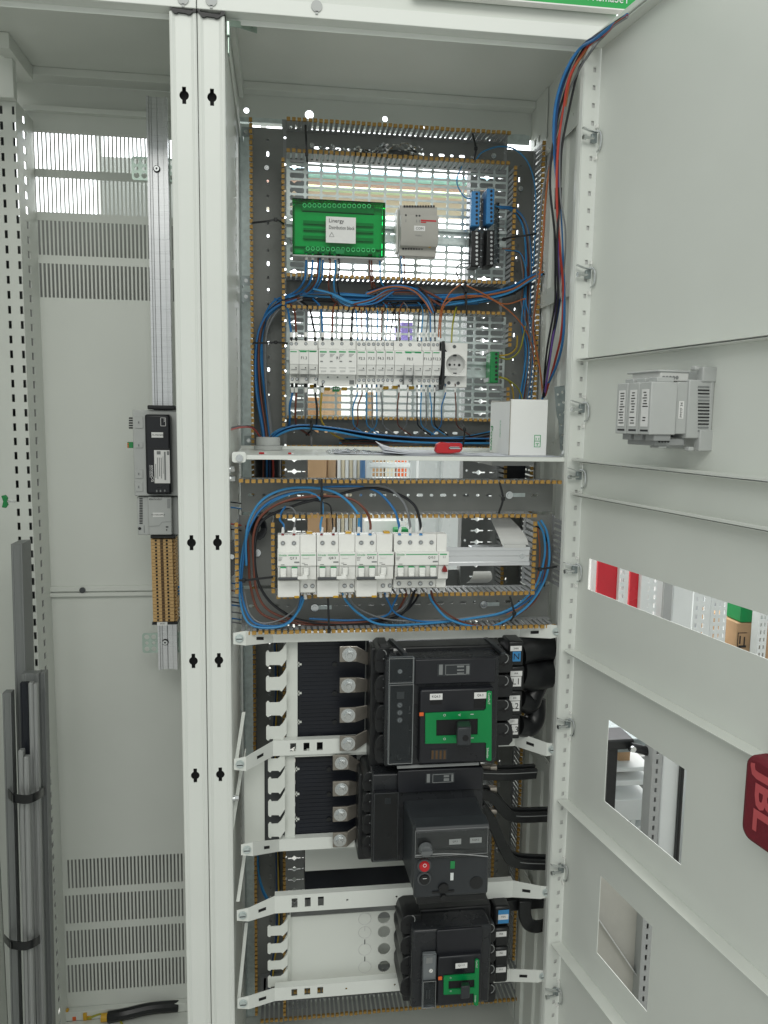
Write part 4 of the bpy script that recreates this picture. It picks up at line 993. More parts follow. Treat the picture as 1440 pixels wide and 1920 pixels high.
def terminal_row(b, xs, y, Y): 
    for x in xs: 
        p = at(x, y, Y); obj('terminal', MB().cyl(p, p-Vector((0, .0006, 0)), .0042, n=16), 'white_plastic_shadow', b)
        screw_head(b, x, y, Y-.0007, .0031)
def breaker(label, xa, xb, poles, lower, txt, terms_t, terms_b=(), lamp_=False):
    t = thing('circuit_breaker', label, 'breaker', at((xa+xb)/2, 1118, .0), 'breakers of the lower row')
    xm = (xa+xb)/2; z = lambda y, Y: at(xm, y, Y).z; dyy = -.0045*(xm-540)*1.0
    yo = -.006*(xm-540)
    X0, X1 = at(xa, 1050, YQ).x+.0002, at(xb, 1050, YQ).x-.0002
    y0, y1, y2, y3 = 1003+yo, 1036+yo, 1088+yo, (1103 if not lower else 1108)+yo
    P = [(.0015, z(y0+12, 0)), (.0015, z(y3-8, 0)), (-.006, z(y3, 0)), (YS, z(y3, YS)), (YS, z(y2+.5, YS)), (YQ+.006, z(y2, YQ)), (YQ+.004, z(1063+yo, YQ)), (YQ, z(1061+yo, YQ)), (YQ, z(y1, YQ)), (YS, z(y1-1, YS)), (YS, z(y0, YS)), (-.006, z(y0, YS))]
    b = obj('housing', MB().extr(P, 'x', X0, X1), 'white_plastic', t, bevel=.0006)
    terminal_row(b, terms_t, 1018.5+yo, YS-.0002); terminal_row(b, terms_b, 1095.5+yo, YS-.0002)
    if poles:
        flat(b, 'green_line', xa+20, 1040.2+yo, xb-2, 1041.6+yo, YQ, 'green_print'); text('Schneider', b, xa+10, 1041+yo, YQ, 4.2, 'green_print', 0, 16)
        text(txt, b, xb-13, 1047+yo, YQ, 5.2, 'ink', 0, 13)
        for j in range(3): flat(b, 'small_print', xa+1.5, 1045.5+yo+j*2.6, xa+9-j, 1046.3+yo+j*2.6, YQ, 'ink_grey')
        flat(b, 'small_print', xb-11, 1053+yo, xb-1.5, 1055.5+yo, YQ, 'ink_grey'); flat(b, 'small_print', xa+6, 1058.6+yo, xa+13, 1059.4+yo, YQ, 'ink')
        pw = (xb-xa)/poles
        for k in range(poles):
            c = xa+pw*(k+.5)
            dbox(b, 'toggle_frame', c-7, 1063+yo, c+7, 1084+yo, YQ+.0025, YQ+.012, 'white_plastic_shadow', .0006)
            tg_ = dbox(b, 'toggle', c-5.6, 1066+yo, c+5.6, 1081+yo, YQ-.004, YQ+.008, 'white_plastic', .0012)
            dbox(tg_, 'green_mark', c-5.4, 1064+yo, c+5.4, 1068+yo, YQ-.002, YQ+.0024, 'green_print', .0004)
            dbox(tg_, 'toggle_lip', c-5.2, 1078+yo, c+5.2, 1083+yo, YQ-.009, YQ-.0042, 'white_plastic', .001)
        dbox(b, 'handle_bar', xa+.8, 1083.4+yo, xb-1.6, 1088+yo, YQ-.011, YQ-.0045, 'dark_grey_plastic', .0012)
    if lower:
        dbox(t, 'terminal_cover', xa+.3, 1089+yo, xb-1, 1120+yo, YS-.006, -.004, 'white_plastic', .001)
        c = dbox(t, 'cover_clip', xb-11, 1117.5+yo, xb-2, 1121.5+yo, YS-.007, -.01, 'clip_yellow', .0006)
    return t, b, yo
def auxunit(label, xa, xb, t_b=True):
    t = thing('auxiliary_unit', label, 'auxiliary', at((xa+xb)/2, 1112, .0), 'auxiliary units between the breakers')
    xm = (xa+xb)/2; z = lambda y, Y: at(xm, y, Y).z; yo = -.006*(xm-540); X0, X1 = at(xa, 1050, YQ).x+.0002, at(xb, 1050, YQ).x-.0002
    y0, y1, y2, y3 = 1003+yo, 1036+yo, 1088+yo, 1111+yo
    P = [(.0015, z(y0+12, 0)), (.0015, z(y3-8, 0)), (-.006, z(y3, 0)), (YS, z(y3, YS)), (YS, z(y2+.5, YS)), (YQ+.006, z(y2, YQ)), (YQ+.004, z(1063+yo, YQ)), (YQ, z(1061+yo, YQ)), (YQ, z(y1, YQ)), (YS, z(y1-1, YS)), (YS, z(y0, YS)), (-.006, z(y0, YS))]
    b = obj('housing', MB().extr(P, 'x', X0, X1), 'white_plastic', t, bevel=.0006)
    flat(b, 'green_line', xa+2, 1040.2+yo, xb-2, 1041.6+yo, YQ, 'green_print'); dbox(b, 'pull_tab', xa+5, 1044+yo, xa+16, 1047.5+yo, YQ-.0014, YQ-.0002, 'white_plastic', .0004)
    flat(b, 'small_print', xa+3, 1056+yo, xa+9, 1056.7+yo, YQ, 'ink_grey'); flat(b, 'small_print', xa+7, 1058.6+yo, xa+14, 1059.4+yo, YQ, 'ink')
    dbox(b, 'toggle_frame', xa+5, 1064+yo, xa+18, 1078+yo, YQ+.002, YQ+.010, 'white_plastic_shadow', .0008)
    dbox(b, 'toggle', xa+6.5, 1066+yo, xa+16, 1080+yo, YQ-.003, YQ+.008, 'white_plastic', .001)
    dbox(b, 'toggle_link', xa-5, 1081.2+yo, xa+14, 1087+yo, YQ-.0135, YQ-.0115, 'white_plastic', .001); 
    dbox(b, 'link_block', xa+4, 1079+yo, xa+13.5, 1088+yo, YQ-.011, YQ+.0035, 'white_plastic', .001)
    if t_b: terminal_row(b, (xa+10, xa+23), 1099+yo, YS-.0002)
    q = dbox(t, 'rail_clip', xa+12, 998+yo, xa+23, 1003+yo, -.02, -.004, 'clip_yellow', .0008)
    return t
breaker('two pole breaker at the left end of the lower row', 520.5, 562.8, 2, True, 'Q7.3', (530.5, 551.2))
auxunit('narrow auxiliary unit right of the leftmost breaker', 562.9, 593.6)
breaker('second two pole breaker from the left in the lower row', 594.3, 636, 2, True, 'Q8.3', (604.5, 625))
auxunit('narrow auxiliary unit right of the second breaker', 636.1, 667.4)
breaker('third two pole breaker from the left in the lower row', 667.6, 708, 2, True, 'Q9.3', (677.3, 697.3))
auxunit('narrow auxiliary unit right of the third breaker', 708.1, 738.8)
breaker('wide four pole breaker left of the red indicator lamp', 741.5, 822.5, 4, False, 'Q10.3', (749, 769, 789, 809), (748, 767.7, 788, 808))
t, b, yo = breaker('narrow indicator lamp module with a dark red triangle', 822.7, 842, 0, False, '', ())
t.name = 'indicator_lamp'; t['category'] = 'lamp'; t.pop('group', None)
text('L1', b, 833, 1046+yo, YQ, 4, 'ink_grey'); flat(b, 'maker_print', 825, 1040+yo, 838, 1042+yo, YQ, 'green_print')
p = at(833, 1067+yo, YQ+.004); w_ = .0045
obj('red_lens', MB().extr([(p.x-w_, p.z-.0052), (p.x+w_, p.z-.0052), (p.x+w_*.75, p.z), (p.x+.0008, p.z+.0048), (p.x-.0008, p.z+.0048), (p.x-w_*.75, p.z)], 'y', YQ-.003, YQ+.006), 'dark_red', b, bevel=.0006)

# ================================================================== lower part: crossbars, busbar plates, switches
def bolt(par, px, py, Y, r, m='steel', name='bolt', m2=None):
    p = at(px, py, Y); c = lambda d: p-Vector((0, d, 0))
    return obj(name, MB().cyl(p, c(.0018), r*1.45, n=18).cyl(c(.0018), c(.003), r*1.15, n=18).cyl(c(.003), c(.009), r, r*.93, 6).cyl(c(.009), c(.0096), r*.6, r*.55, 12), m, par)
def pan_screw(par, px, py, Y, r=.0062):
    p = at(px, py, Y); c = lambda d: p-Vector((0, d, 0))
    return obj('fixing_screw', MB().cyl(p, c(.0012), r*1.15, n=16, m=0).cyl(c(.0012), c(.0045), r, r*.8, 14, m=0).box(p.x-r*.8, p.x+r*.8, p.y-.005, p.y-.0044, p.z-.0007, p.z+.0007, 1), ['galvanised', 'ink'], par)
def crossbar(label, sl, sr, ct, cb, Yc=.022, xl_=None, xr_=None, slots_=True, y0=-.004, hk=1.0):
    PL, PR = at(*sl, y0), at(*sr, y0) if sr else None
    zt, zb = at(600, ct, Yc).z, at(600, cb, Yc).z; h = zt-zb; zc = (zt+zb)/2
    t = thing('crossbar', label, 'crossbar', (PL.x, y0, zb), 'white crossbars')
    pts = [(PL.x-.010, y0, PL.z), (PL.x+.010, y0, PL.z), (PL.x+.055, Yc, zc)]
    if sr: pts += [(PR.x-.055, Yc, zc), (PR.x-.010, y0, PR.z), (PR.x+.009, y0, PR.z)]
    else: pts += [(xr_, Yc, zc)]
    mb = MB(); hs_ = [.017, .020, h/2+.0, h/2+.0, .020, .017]
    hs_ = [.0095, .0125, h/2, h/2, .0125, .0095]
    for i in range(len(pts)-1):
        a, b = Vector(pts[i]), Vector(pts[i+1]); ha, hb = hs_[i], hs_[i+1]; o = Vector((0, .0016, 0)); Z = Vector((0, 0, 1))
        if i == 2 and slots_:                                            # middle run: real openings
            hh = []; x0 = a.x+.030
            for k in range(3):
                hh.append(rc(x0+k*.0235, x0+k*.0235+.0105, zc-h*.24, zc+h*.30))
            for k in range(2): hh.append(circ(a.x+.13+k*.09, zc, .0022, 8))
            mb.plate(rc(a.x, b.x, zb, zt), hh, 'y', Yc, Yc+.0016)
        else:
            mb.hexa([a-Z*ha, b-Z*hb, b-Z*hb+o, a-Z*ha+o, a+Z*ha, b+Z*hb, b+Z*hb+o, a+Z*ha+o])
    a, b = Vector(pts[2]), Vector(pts[3]); mb.box(a.x, b.x, Yc+.0017, Yc+.014, zt-.0015, zt)
    obj('bar', mb, 'white_paint_gloss', t)
    for (a, b) in ((Vector(pts[1]), Vector(pts[2])),)+(((Vector(pts[4]), Vector(pts[3])),) if sr else ()):
        c = a+(b-a)*.52; d = (b-a).normalized()*.0075; nrm = Vector((0, -.0006, 0)) if True else 0
        obj('dark_slot_inset', MB().strip([c-d+nrm, c+d+nrm], (0, 0, .0052), (0, .0005, 0)), 'hole_dark', t)  # dark inset painted as the shade of a slot, not cut through
    pan_screw(t, *sl, y0-.0006)
    if sr: pan_screw(t, *sr, y0-.0006)
    return t
crossbar('white crossbar under the breaker row, above the largest black switch', (449, 1197), (1043, 1184), 1187, 1203, .03, slots_=False)
crossbar('white crossbar below the largest black switch', (450, 1433), (1035, 1405), 1386, 1414, .040)
crossbar('short white crossbar left of the motorised switch', (463, 1593), None, 1570, 1592, .046, slots_=False, xr_=at(665, 1580, .046).x)
crossbar('white crossbar below the motorised switch', (455, 1716), (1024, 1673), 1675, 1707, .022)
crossbar('lowest white crossbar, beside the smallest black switch', (456, 1881), (1018, 1830), 1846, 1870, .022)

def comb(label, x0, x1, xn, plate, ys, Y):
    """white sheet with claws: claws span x0..xn, plate xn..x1"""
    t = thing('claw_plate', label, 'bracket', at(x1, plate[1], Y), 'white claw plates')
    X = lambda x, y=plate[0]: at(x, (plate[0]+plate[1])/2, Y).x
    Z = lambda y: at(x0, y, Y).z
    obj('plate', MB().box(X(xn), X(x1), Y, Y+.0018, at(xn, plate[1], Y).z, at(xn, plate[0], Y).z).box(X(x1)-.0018, X(x1), Y+.002, Y+.03, at(xn, plate[1], Y).z, at(xn, plate[0], Y).z), 'white_paint', t, bevel=.0004)
    for (a, b) in ys:
        m_ = (b-a); P = [(X(x0), Z(a+m_*.12)), (X(x0)+.002, Z(a)), (X(x0)+.005, Z(a)), (X(x0)+.006, Z(a+m_*.1)), (X(xn-13), Z(a+m_*.1)), (X(xn-7), Z(a-m_*.1)), (X(xn)+.0003, Z(a-m_*.5)), (X(xn)+.0003, Z(a+m_*.6)), (X(xn-6), Z(b-m_*.1)), (X(xn-9), Z(b+m_*.04)), (X(xn-12), Z(b-m_*.06)), (X(x0)+.006, Z(b-m_*.08)), (X(x0)+.005, Z(b+m_*.02)), (X(x0)+.002, Z(b)), (X(x0), Z(b-m_*.1))]
        obj('claw', MB().extr(P, 'y', Y-.010, Y-.0085).hexa([(X(xn-8), Y-.0086, Z(b-m_*.15)), (X(xn), Y, Z(a+m_*.6)), (X(xn), Y+.0016, Z(a+m_*.6)), (X(xn-8), Y-.007, Z(b-m_*.15)), (X(xn-8), Y-.0086, Z(a)), (X(xn), Y, Z(a-m_*.4)), (X(xn), Y+.0016, Z(a-m_*.4)), (X(xn-8), Y-.007, Z(a))]), 'white_paint', t)
    return t
comb('white claw plate left of the upper black insulating plate', 499, 558, 537, (1202, 1392), ((1217, 1246), (1264, 1293), (1311, 1340), (1356, 1384)), .055)
c2 = comb('white claw plate left of the lower black insulating plate', 503, 553, 534, (1416, 1590), ((1416, 1443), (1453, 1484), (1495, 1526), (1537, 1566)), .055)
X0, X1, Z0, Z1 = rect(458, 1420, 496, 1596, .062); obj('outer_plate', MB().box(X0, X1, .062, .064, Z0, Z1).box(X0, X0+.002, .0642, .10, Z0, Z1), 'white_paint', c2)
X0, X1, Z0, Z1 = rect(495, 1424, 536, 1574, .075); obj('dark_recess', MB().plate(rr(X0, X1, Z0, Z1, .004), [], 'y', .075, .077), 'dark_grey_plastic', c2)
c3 = comb('white claw plate beside the blank mounting plate at the bottom', 502, 545, 539, (1716, 1848), ((1729, 1750), (1762, 1782), (1794, 1813), (1823, 1845)), .055)
# thin slanted tie rods at the left side
for i, ((a, b), (c, d), lab) in enumerate((((457, 1335), (441, 1440), 'thin white tie strap above the second crossbar on the left'), ((452, 1445), (434, 1560), 'thin white tie strap below the second crossbar on the left'), ((459, 1600), (446, 1690), 'thin white tie strap between the lower crossbars on the left'), ((462, 1730), (448, 1870), 'thin white tie strap above the lowest crossbar on the left'))):
    tag(obj('tie_strap', MB().strip([at(a, b, .06), at(c, d, .012)], (.006, 0, 0), (0, .0015, 0)), 'white_paint'), lab, 'strap', 'tie straps')

def insul(label, x0, y0, x1, y1, Y, clips):
    t = thing('insulating_plate', label, 'insulating plate', at((x0+x1)/2, y1, Y), 'black insulating plates'); X0, X1, Z0, Z1 = rect(x0, y0, x1, y1, Y)
    p_ = obj('plate', MB().box(X0, X1, Y, Y+.03, Z0, Z1), 'black_plate', t, bevel=.001)
    n = int((y1-y0)/7.2)
    mb = MB()
    for i in range(n):
        z = Z0+(Z1-Z0)*(i+.5)/n; mb.box(X0+.006, X0+(X1-X0)*.62, Y-.0009, Y-.0001, z-.0010, z+.0010)
    obj('rib', mb, 'black_plate', p_)['kind'] = 'stuff'
    for k in range(len(clips)):
        z = at(x0, clips[k], Y).z; obj('clip', MB().box(X0-.002, X0+.007, Y-.003, Y+.002, z-.0015, z+.0015).box(X0+.001, X0+.003, Y-.003, Y+.002, z-.004, z+.004), 'white_paint', t)
    for k in range(len(clips)):
        p = at(x0+(x1-x0)*.55, clips[k], Y-.0002); obj('boss', MB().cyl(p, p-Vector((0, .003, 0)), .0042, n=14), 'black_plastic', p_)
    return t
insul('upper black ribbed insulating plate left of the largest switch', 558, 1192, 684, 1406, .062, (1245, 1299, 1353))
insul('lower black ribbed insulating plate left of the motorised switch', 554, 1418, 668, 1583, .062, (1441, 1488, 1535))
# castellated white strip under the upper plate
_cs = MB(); 
for i, (a, b) in enumerate(((553, 563), (575, 587), (600, 700))):
    X0, X1, Z0, Z1 = rect(a, 1404, b, 1412, .045); _cs.box(X0, X1, .045, .047, Z0, Z1)
X0, X1, Z0, Z1 = rect(553, 1411, 690, 1417, .045); _cs.box(X0, X1, .0452, .075, Z0, Z1+.0003)
tag(obj('support_strip', _cs, 'white_paint'), 'castellated white support strip under the upper insulating plate', 'strip')

def barset(label_fmt, bolts, x0, x1, Y, bend, r=.0088):
    for k, (px, py) in enumerate(bolts):
        t = thing('busbar_link', label_fmt[k], 'busbar', at(px, py+16, Y), 'bolted busbar links')
        hz = 14.5*pxm(px, py, Y); p = at(px, py, Y); Xa = at(x0, py, Y).x; Xm = at(px+14, py, Y).x; Xb = at(x1, py, Y).x; dzb = bend[k]*pxm(px, py, Y)
        mb = MB(); o = .004
        mb.box(Xa, Xm, Y, Y+o, p.z-hz, p.z+hz)
        mb.hexa([(Xm, Y, p.z-hz), (Xb, Y+.012, p.z-hz*.8+dzb), (Xb, Y+.012+o, p.z-hz*.8+dzb), (Xm, Y+o, p.z-hz), (Xm, Y, p.z+hz), (Xb, Y+.012, p.z+hz*.55+dzb), (Xb, Y+.012+o, p.z+hz*.55+dzb), (Xm, Y+o, p.z+hz)])
        obj('bar', mb, 'tinned_bar', t, bevel=.0006); bolt(t, px, py, Y-.0002, r, 'steel')
        q = at(x1-6, py-bend[k]*.8, Y+.007); obj('slot', MB().box(q.x-.001, q.x+.001, Y+.004, Y+.009, q.z-.003, q.z+.001), 'ink', t)
nm = ('top', 'second', 'third', 'lowest')
barset([f'{n} tinned busbar link bolted at the left of the largest switch' for n in nm], ((655, 1227), (653, 1285), (652.5, 1341), (652.5, 1394)), 637, 708, .030, (-20, -6, 6, 20))
barset([f'{n} tinned busbar link bolted at the left of the motorised switch' for n in nm], ((640, 1430), (640, 1479), (638, 1527), (637, 1575)), 624, 684, .034, (-20, -6, 6, 20), .0082)

mat('smoked_light', (.16, .17, .175), .15, .3, .1, 60)
mat('case_black', (.020, .022, .025), .27, 0, .15, 30, .04, 900)
def edge_frame(par, x0, y0, x1, y1, Y, m='mid_grey_plastic', t=.0006):
    X0, X1, Z0, Z1 = rect(x0, y0, x1, y1, Y); mb = MB()
    mb.box(X0, X1, Y-t, Y, Z0, Z0+t).box(X0, X1, Y-t, Y, Z1-t, Z1).box(X0, X0+t, Y-t, Y, Z0+t, Z1-t).box(X1-t, X1, Y-t, Y, Z0+t, Z1-t)
    return obj('cover_edge', mb, m, par)
# ---- largest switch
def px_poly(pts, Y): return [(at(a, b, Y).x, at(a, b, Y).z) for a, b in pts]
def mccb_side(t, x0, x1, ys, Yf, Yb, flip=False):
    """row of finger mouldings between the phases on one side of a moulded case switch"""
    for (a, b) in ys:
        X0, X1, Z0, Z1 = rect(x0, a, x1, b, Yf); xin = X1 if not flip else X0; xo = X0 if not flip else X1; h = Z1-Z0
        m_ = obj('phase_moulding', MB().extr([(xin, Z0), (xin, Z1), (xo+(xin-xo)*.35, Z1), (xo+(xin-xo)*.12, Z1-h*.12), (xo, Z1-h*.4), (xo, Z0+h*.18), (xo+(xin-xo)*.2, Z0)], 'y', Yf, Yb), 'black_plastic', t, bevel=.0015)
        c = at((x0+x1)/2, (a+b)/2, Yf-.0002); obj('recess', MB().cyl(c, c-Vector((0, .0005, 0)), .0040, n=14).box(c.x-.009, c.x+.008, c.y-.0004, c.y, c.z-.0012, c.z+.0012), 'hole_dark', m_)
        pts = [c+Vector((.007*math.cos(R_(k)), -.0006, .010+.008*math.sin(R_(k)))) for k in range(-80, 100, 20)]
        obj('moulding_edge', MB().tube(pts, .0008, 5), 'mid_grey_plastic', m_)
b1 = thing('moulded_case_switch', 'largest black switch with a wide green toggle frame, topmost of the three', 'switch', at(825, 1435, -.05), 'moulded case switches')
YA = -.055
dbox(b1, 'rear_case', 694, 1212, 938, 1432, -.01, .06, 'black_plastic', .003)
case = dbox(b1, 'case', 722, 1233, 934, 1434, YA, .045, 'case_black', .004)
mccb_side(b1, 703, 730, ((1214, 1262), (1266, 1318), (1322, 1374), (1378, 1432)), -.03, .05)
mccb_side(b1, 928, 962, ((1228, 1262), (1266, 1308), (1312, 1352), (1356, 1398)), -.035, .05, True)
for (a, b) in (((728, 1198), (760, 1230)), ((905, 1196), (944, 1228))):
    p, q = at(a[0], a[1], .045), at(b[0], b[1], YA); obj('top_ridge', MB().strip([p+Vector((0, 0, .003)), q+Vector((0, 0, .003))], (.007, 0, 0), (0, 0, .005)), 'charcoal', b1)
tu = dbox(b1, 'trip_unit', 728, 1233, 776, 1434, YA-.010, YA-.0002, 'smoked', .002)
cvr = dbox(b1, 'clear_cover', 729.5, 1234.5, 775, 1281, YA-.0165, YA-.0104, 'clear_grey', .001); dbox(b1, 'clear_cover', 729.5, 1284, 774, 1432, YA-.0165, YA-.0104, 'clear_grey', .001)
edge_frame(b1, 729.5, 1234.5, 775, 1281, YA-.0167); edge_frame(b1, 729.5, 1284, 774, 1432, YA-.0167)
for (x, y) in ((750, 1259),): screw_head(tu, x, y, YA-.0102, .0042, 'steel', 'label_white')
for k in range(3): screw_head(tu, 749.5, 1322+k*14, YA-.0102, .0052, 'ink_grey', 'label_white', 'setting_dial')
flat(tu, 'code_patch', 744, 1297, 758, 1310, YA-.0101, 'ink_grey')
for k, (x, y, w_, h) in enumerate(((769, 1269, 5, 1.2), (768, 1328, 1.2, 8), (768, 1337, 4, 1), (767, 1408, 1, 14), (769, 1369, 4, 1), (749, 1423, 6, 1), (746, 1418, 1, 8))): flat(tu, 'print', x-w_/2, y-h/2, x+w_/2, y+h/2, YA-.0101, 'ink_grey')
dbox(b1, 'upper_front', 777, 1235, 930, 1282, YA-.006, YA-.0002, 'black_satin', .002)
sp_ = flat(b1, 'rating_plate', 820, 1244, 882, 1267, YA-.006, 'charcoal')
for (a, b, c, d) in ((823, 1246, 830, 1265), (836, 1246, 880, 1247), (836, 1264, 880, 1265), (835, 1246, 836, 1265), (857, 1248, 870, 1251), (857, 1255, 870, 1257.5), (857, 1261, 870, 1263), (874, 1248, 880, 1264)): flat(sp_, 'print', a, b, c, d, YA-.0064, 'ink_grey')
nose = dbox(b1, 'front_nose', 787, 1292, 925, 1431, YA-.016, YA-.0002, 'black_satin', .003)
YN1 = YA-.0163
outer = px_poly(((797, 1336.5), (907, 1331.5), (910.5, 1328), (912, 1297), (916, 1294.5), (921.5, 1296), (921, 1424), (917, 1426), (911, 1424), (911, 1393), (909, 1391), (797, 1393.5)), YN1)
holep = px_poly(((817.5, 1349), (895.5, 1346.5), (895, 1376.5), (817.5, 1379)), YN1)
gf = obj('toggle_frame', MB().plate(outer, [holep], 'y', YN1-.0022, YN1), 'brand_green', nose)
flat(nose, 'toggle_well', 817, 1347, 896, 1379, YN1+.0002, 'hole_dark')
for (x, y, s_) in ((833.5, 1341, 'O'), (833.5, 1385.5, 'O')): text(s_, gf, x, y, YN1-.0024, 4.5, 'white_print')
for (a, b, c, d) in ((882, 1338.6, 888, 1339.6), (882, 1383, 888, 1384)): flat(gf, 'print', a, b, c, d, YN1-.0023, 'white_print')
text('<', gf, 861.5, 1340.5, YN1-.0024, 4.5, 'white_print')
text('ComPacT', gf, 917, 1310, YN1-.0024, 4.2, 'white_print', -90, 22); text('Schneider', gf, 914.5, 1412, YN1-.0024, 4.2, 'white_print', -90, 20)
P0, P1 = at(866, 1362, YN1+.002), at(872, 1384, YN1-.055)
a = at(855, 1350, YN1); 
tg1 = obj('toggle', MB().hexa([(P0.x-.011, YN1, P0.z-.010), (P0.x+.009, YN1, P0.z-.010), (P0.x+.009, YN1+.001, P0.z-.0095), (P0.x-.011, YN1+.001, P0.z-.0095)] + [(P0.x-.011, YN1, P0.z+.011), (P0.x+.009, YN1, P0.z+.011), (P0.x+.009, YN1+.001, P0.z+.011), (P0.x-.011, YN1+.001, P0.z+.011)]), 'charcoal', nose)
X0, X1, Z0, Z1 = rect(857, 1364, 883, 1399, YN1-.05); xq, xp, zq, zp = rect(855, 1350, 882, 1386, YN1)
obj('toggle_lever', MB().hexa([(X0, YN1-.05, Z0), (X1, YN1-.05, Z0), (xp, YN1-.001, zq), (xq, YN1-.001, zq), (X0, YN1-.05, Z1), (X1, YN1-.05, Z1), (xp, YN1-.001, zp), (xq, YN1-.001, zp)]), 'charcoal', tg1, bevel=.003)
p = at(873, 1384, YN1-.0502); obj('toggle_hole', MB().cyl(p, p-Vector((0, .0006, 0)), .005, n=16), 'hole_dark', tg1)
dbox(nose, 'orange_button', 786.5, 1336.5, 794.5, 1343, YA-.019, YA-.0162, 'orange', .0006)
sticker(nose, 806, 1300.5, 829.5, 1312, YN1-.0004, 'KQ6.3', 5); sticker(nose, 889, 1298, 912, 1309.5, YN1-.0004, 'Q6.3', 5)
dbox(nose, 'recess', 807, 1313, 828, 1321, YN1-.0006, YN1-.0001, 'hole_dark', 0); dbox(nose, 'recess', 889, 1310.5, 910, 1328, YN1-.0006, YN1-.0001, 'hole_dark', 0)
pr = flat(nose, 'print_block', 808, 1405, 838, 1424, YN1-.0002, 'charcoal')
for k in range(4): flat(pr, 'print', 809+k*7.5, 1407, 813+k*7.5, 1423, YN1-.0007, 'terminal_brown')
p = at(757, 1217, -.005); sticker(b1, 738, 1216, 760, 1220, -.011, None)
for k, (yy, tx_, mm, c1, c2) in enumerate(((1211, 'N', 'blue_label', (957, 978), (961, 976)), (1258, 'L1', 'label_white', (957, 979), (957, 977)), (1304, 'L2', 'label_white', (955, 975), (957, 974)), (1348, 'L3', 'label_white', (951, 971), (959, 971)))):
    bl = dbox(b1, 'cable_boot', c1[0]-3, yy-8, c1[1]+4, yy+38, -.012, .06, 'black_rubber', .003)
    sticker(bl, c1[0], yy, c1[1], yy+9.5, -.0124, ('2NN', '1RR', '2SS', '2TT')[k], 3.2); sticker(bl, c2[0], yy+10.5, c2[1], yy+29, -.0124, tx_, 11, mm)
# heavy black cable lugs at the right
for i, (pts, r_, lab) in enumerate(((((972, 1222), (1000, 1214), (1028, 1212), (1048, 1214)), .026, 'thick black cable leaving the largest switch at its top right'), (((972, 1262), (1000, 1266), (1022, 1262), (1050, 1256)), .028, 'thick black cable leaving the largest switch second from top'),
        (((972, 1312), (992, 1318), (1000, 1300), (1010, 1280)), .019, 'thick black cable leaving the largest switch third from top'), (((970, 1360), (990, 1362), (1003, 1345), (1004, 1310)), .019, 'thick black cable leaving the largest switch at its lowest terminal'))):
    mb = MB().tube(spline([at(a, b, .03+.008*j) for j, (a, b) in enumerate(pts)]), r_, 14); tag(obj('power_cable', mb, 'black_rubber'), lab, 'cable', 'black power cables')

# ---- motorised switch
b2 = thing('motorised_switch', 'black switch with a bulky motor drive box and red round button, middle one', 'switch', at(830, 1690, -.09), 'moulded case switches')
dbox(b2, 'rear_case', 672, 1446, 905, 1606, 0, .06, 'black_plastic', .003)
dbox(b2, 'case', 697, 1448, 905, 1612, YA+.01, .05, 'case_black', .003)
mccb_side(b2, 680, 702, ((1448, 1484), (1487, 1524), (1527, 1564), (1567, 1606)), -.02, .05)
dbox(b2, 'upper_front', 746, 1442, 905, 1484, YA, YA+.0095, 'black_satin', .002)
sp_ = flat(b2, 'rating_plate', 798, 1449, 852, 1468, YA, 'charcoal')
for (a, b, c, d) in ((800, 1451, 806, 1467), (811, 1451, 850, 1452), (811, 1466, 850, 1467), (811, 1451, 812, 1467), (832, 1453, 842, 1457), (832, 1459, 842, 1464), (846, 1452, 850, 1466)): flat(sp_, 'print', a, b, c, d, YA-.0004, 'ink_grey')
tu = dbox(b2, 'trip_unit', 700, 1486, 747, 1615, YA, YA+.0095, 'black_satin', .002); flat(tu, 'code_patch', 722, 1496, 733, 1507, YA, 'ink_grey')
dbox(b2, 'clear_cover', 701, 1487, 746, 1614, YA-.005, YA-.0006, 'clear_grey', .001)
edge_frame(b2, 701, 1487, 746, 1614, YA-.0052, 'dark_grey_plastic')
# silver edge strip between the two upper switches
X0, X1, Z0, Z1 = rect(745, 1433, 898, 1438, YA-.002); obj('edge_strip', MB().box(X0, X1, YA-.002, .02, Z0, Z1), 'mid_grey_plastic', b2)
YM = -.135
X0, X1, Z0, Z1 = rect(776, 1552, 917, 1668, YM)
zt2 = at(840, 1556, YM).z; 
A0, A1, ZA0, ZA1 = rect(751, 1480, 914, 1668, YA-.004)
mb = MB().hexa([(X0, YM+.012, Z0-.004), (X1, YM+.012, Z0-.004), (X1, -.012, Z0-.004), (X0-.004, -.012, Z0-.004), (X0, YM+.012, Z1), (X1, YM+.012, Z1), (X1+.002, -.012, Z1+.003), (X0-.006, -.012, Z1+.003)])
box_ = obj('motor_box', mb, 'charcoal', b2, bevel=.004)
dbox(b2, 'front_panel', 777, 1553, 917, 1681, YM, YM+.0115, 'charcoal', .004)
X0b, X1b, Z0b, Z1b = rect(778, 1553, 915, 1604, YM-.001)
vis = obj('clear_visor', MB().box(X0b, X1b, YM-.008, YM-.0015, Z0b, Z1b), 'clear', b2, bevel=.002)
obj('visor_hood', MB().hexa([(X0b, YM-.0082, Z1b-.001), (X1b, YM-.0082, Z1b-.001), (X1b, YM-.001, Z1b-.001), (X0b, YM-.001, Z1b-.001), (X0b, YM-.004, Z1b+.006), (X1b, YM-.004, Z1b+.006), (X1b, YM+.02, Z1b+.010), (X0b, YM+.02, Z1b+.010)]), 'charcoal', b2, bevel=.001)
pts = [at(779+k*13.6, 1606-5.2*math.sin(math.pi*min(1, .1+k/11)), YM-.0085) for k in range(11)]; obj('visor_edge', MB().tube(pts, .0009, 6), 'mid_grey_plastic', vis)
edge_frame(b2, 778.5, 1554, 914.5, 1603.5, YM-.0083, 'mid_grey_plastic', .0005)
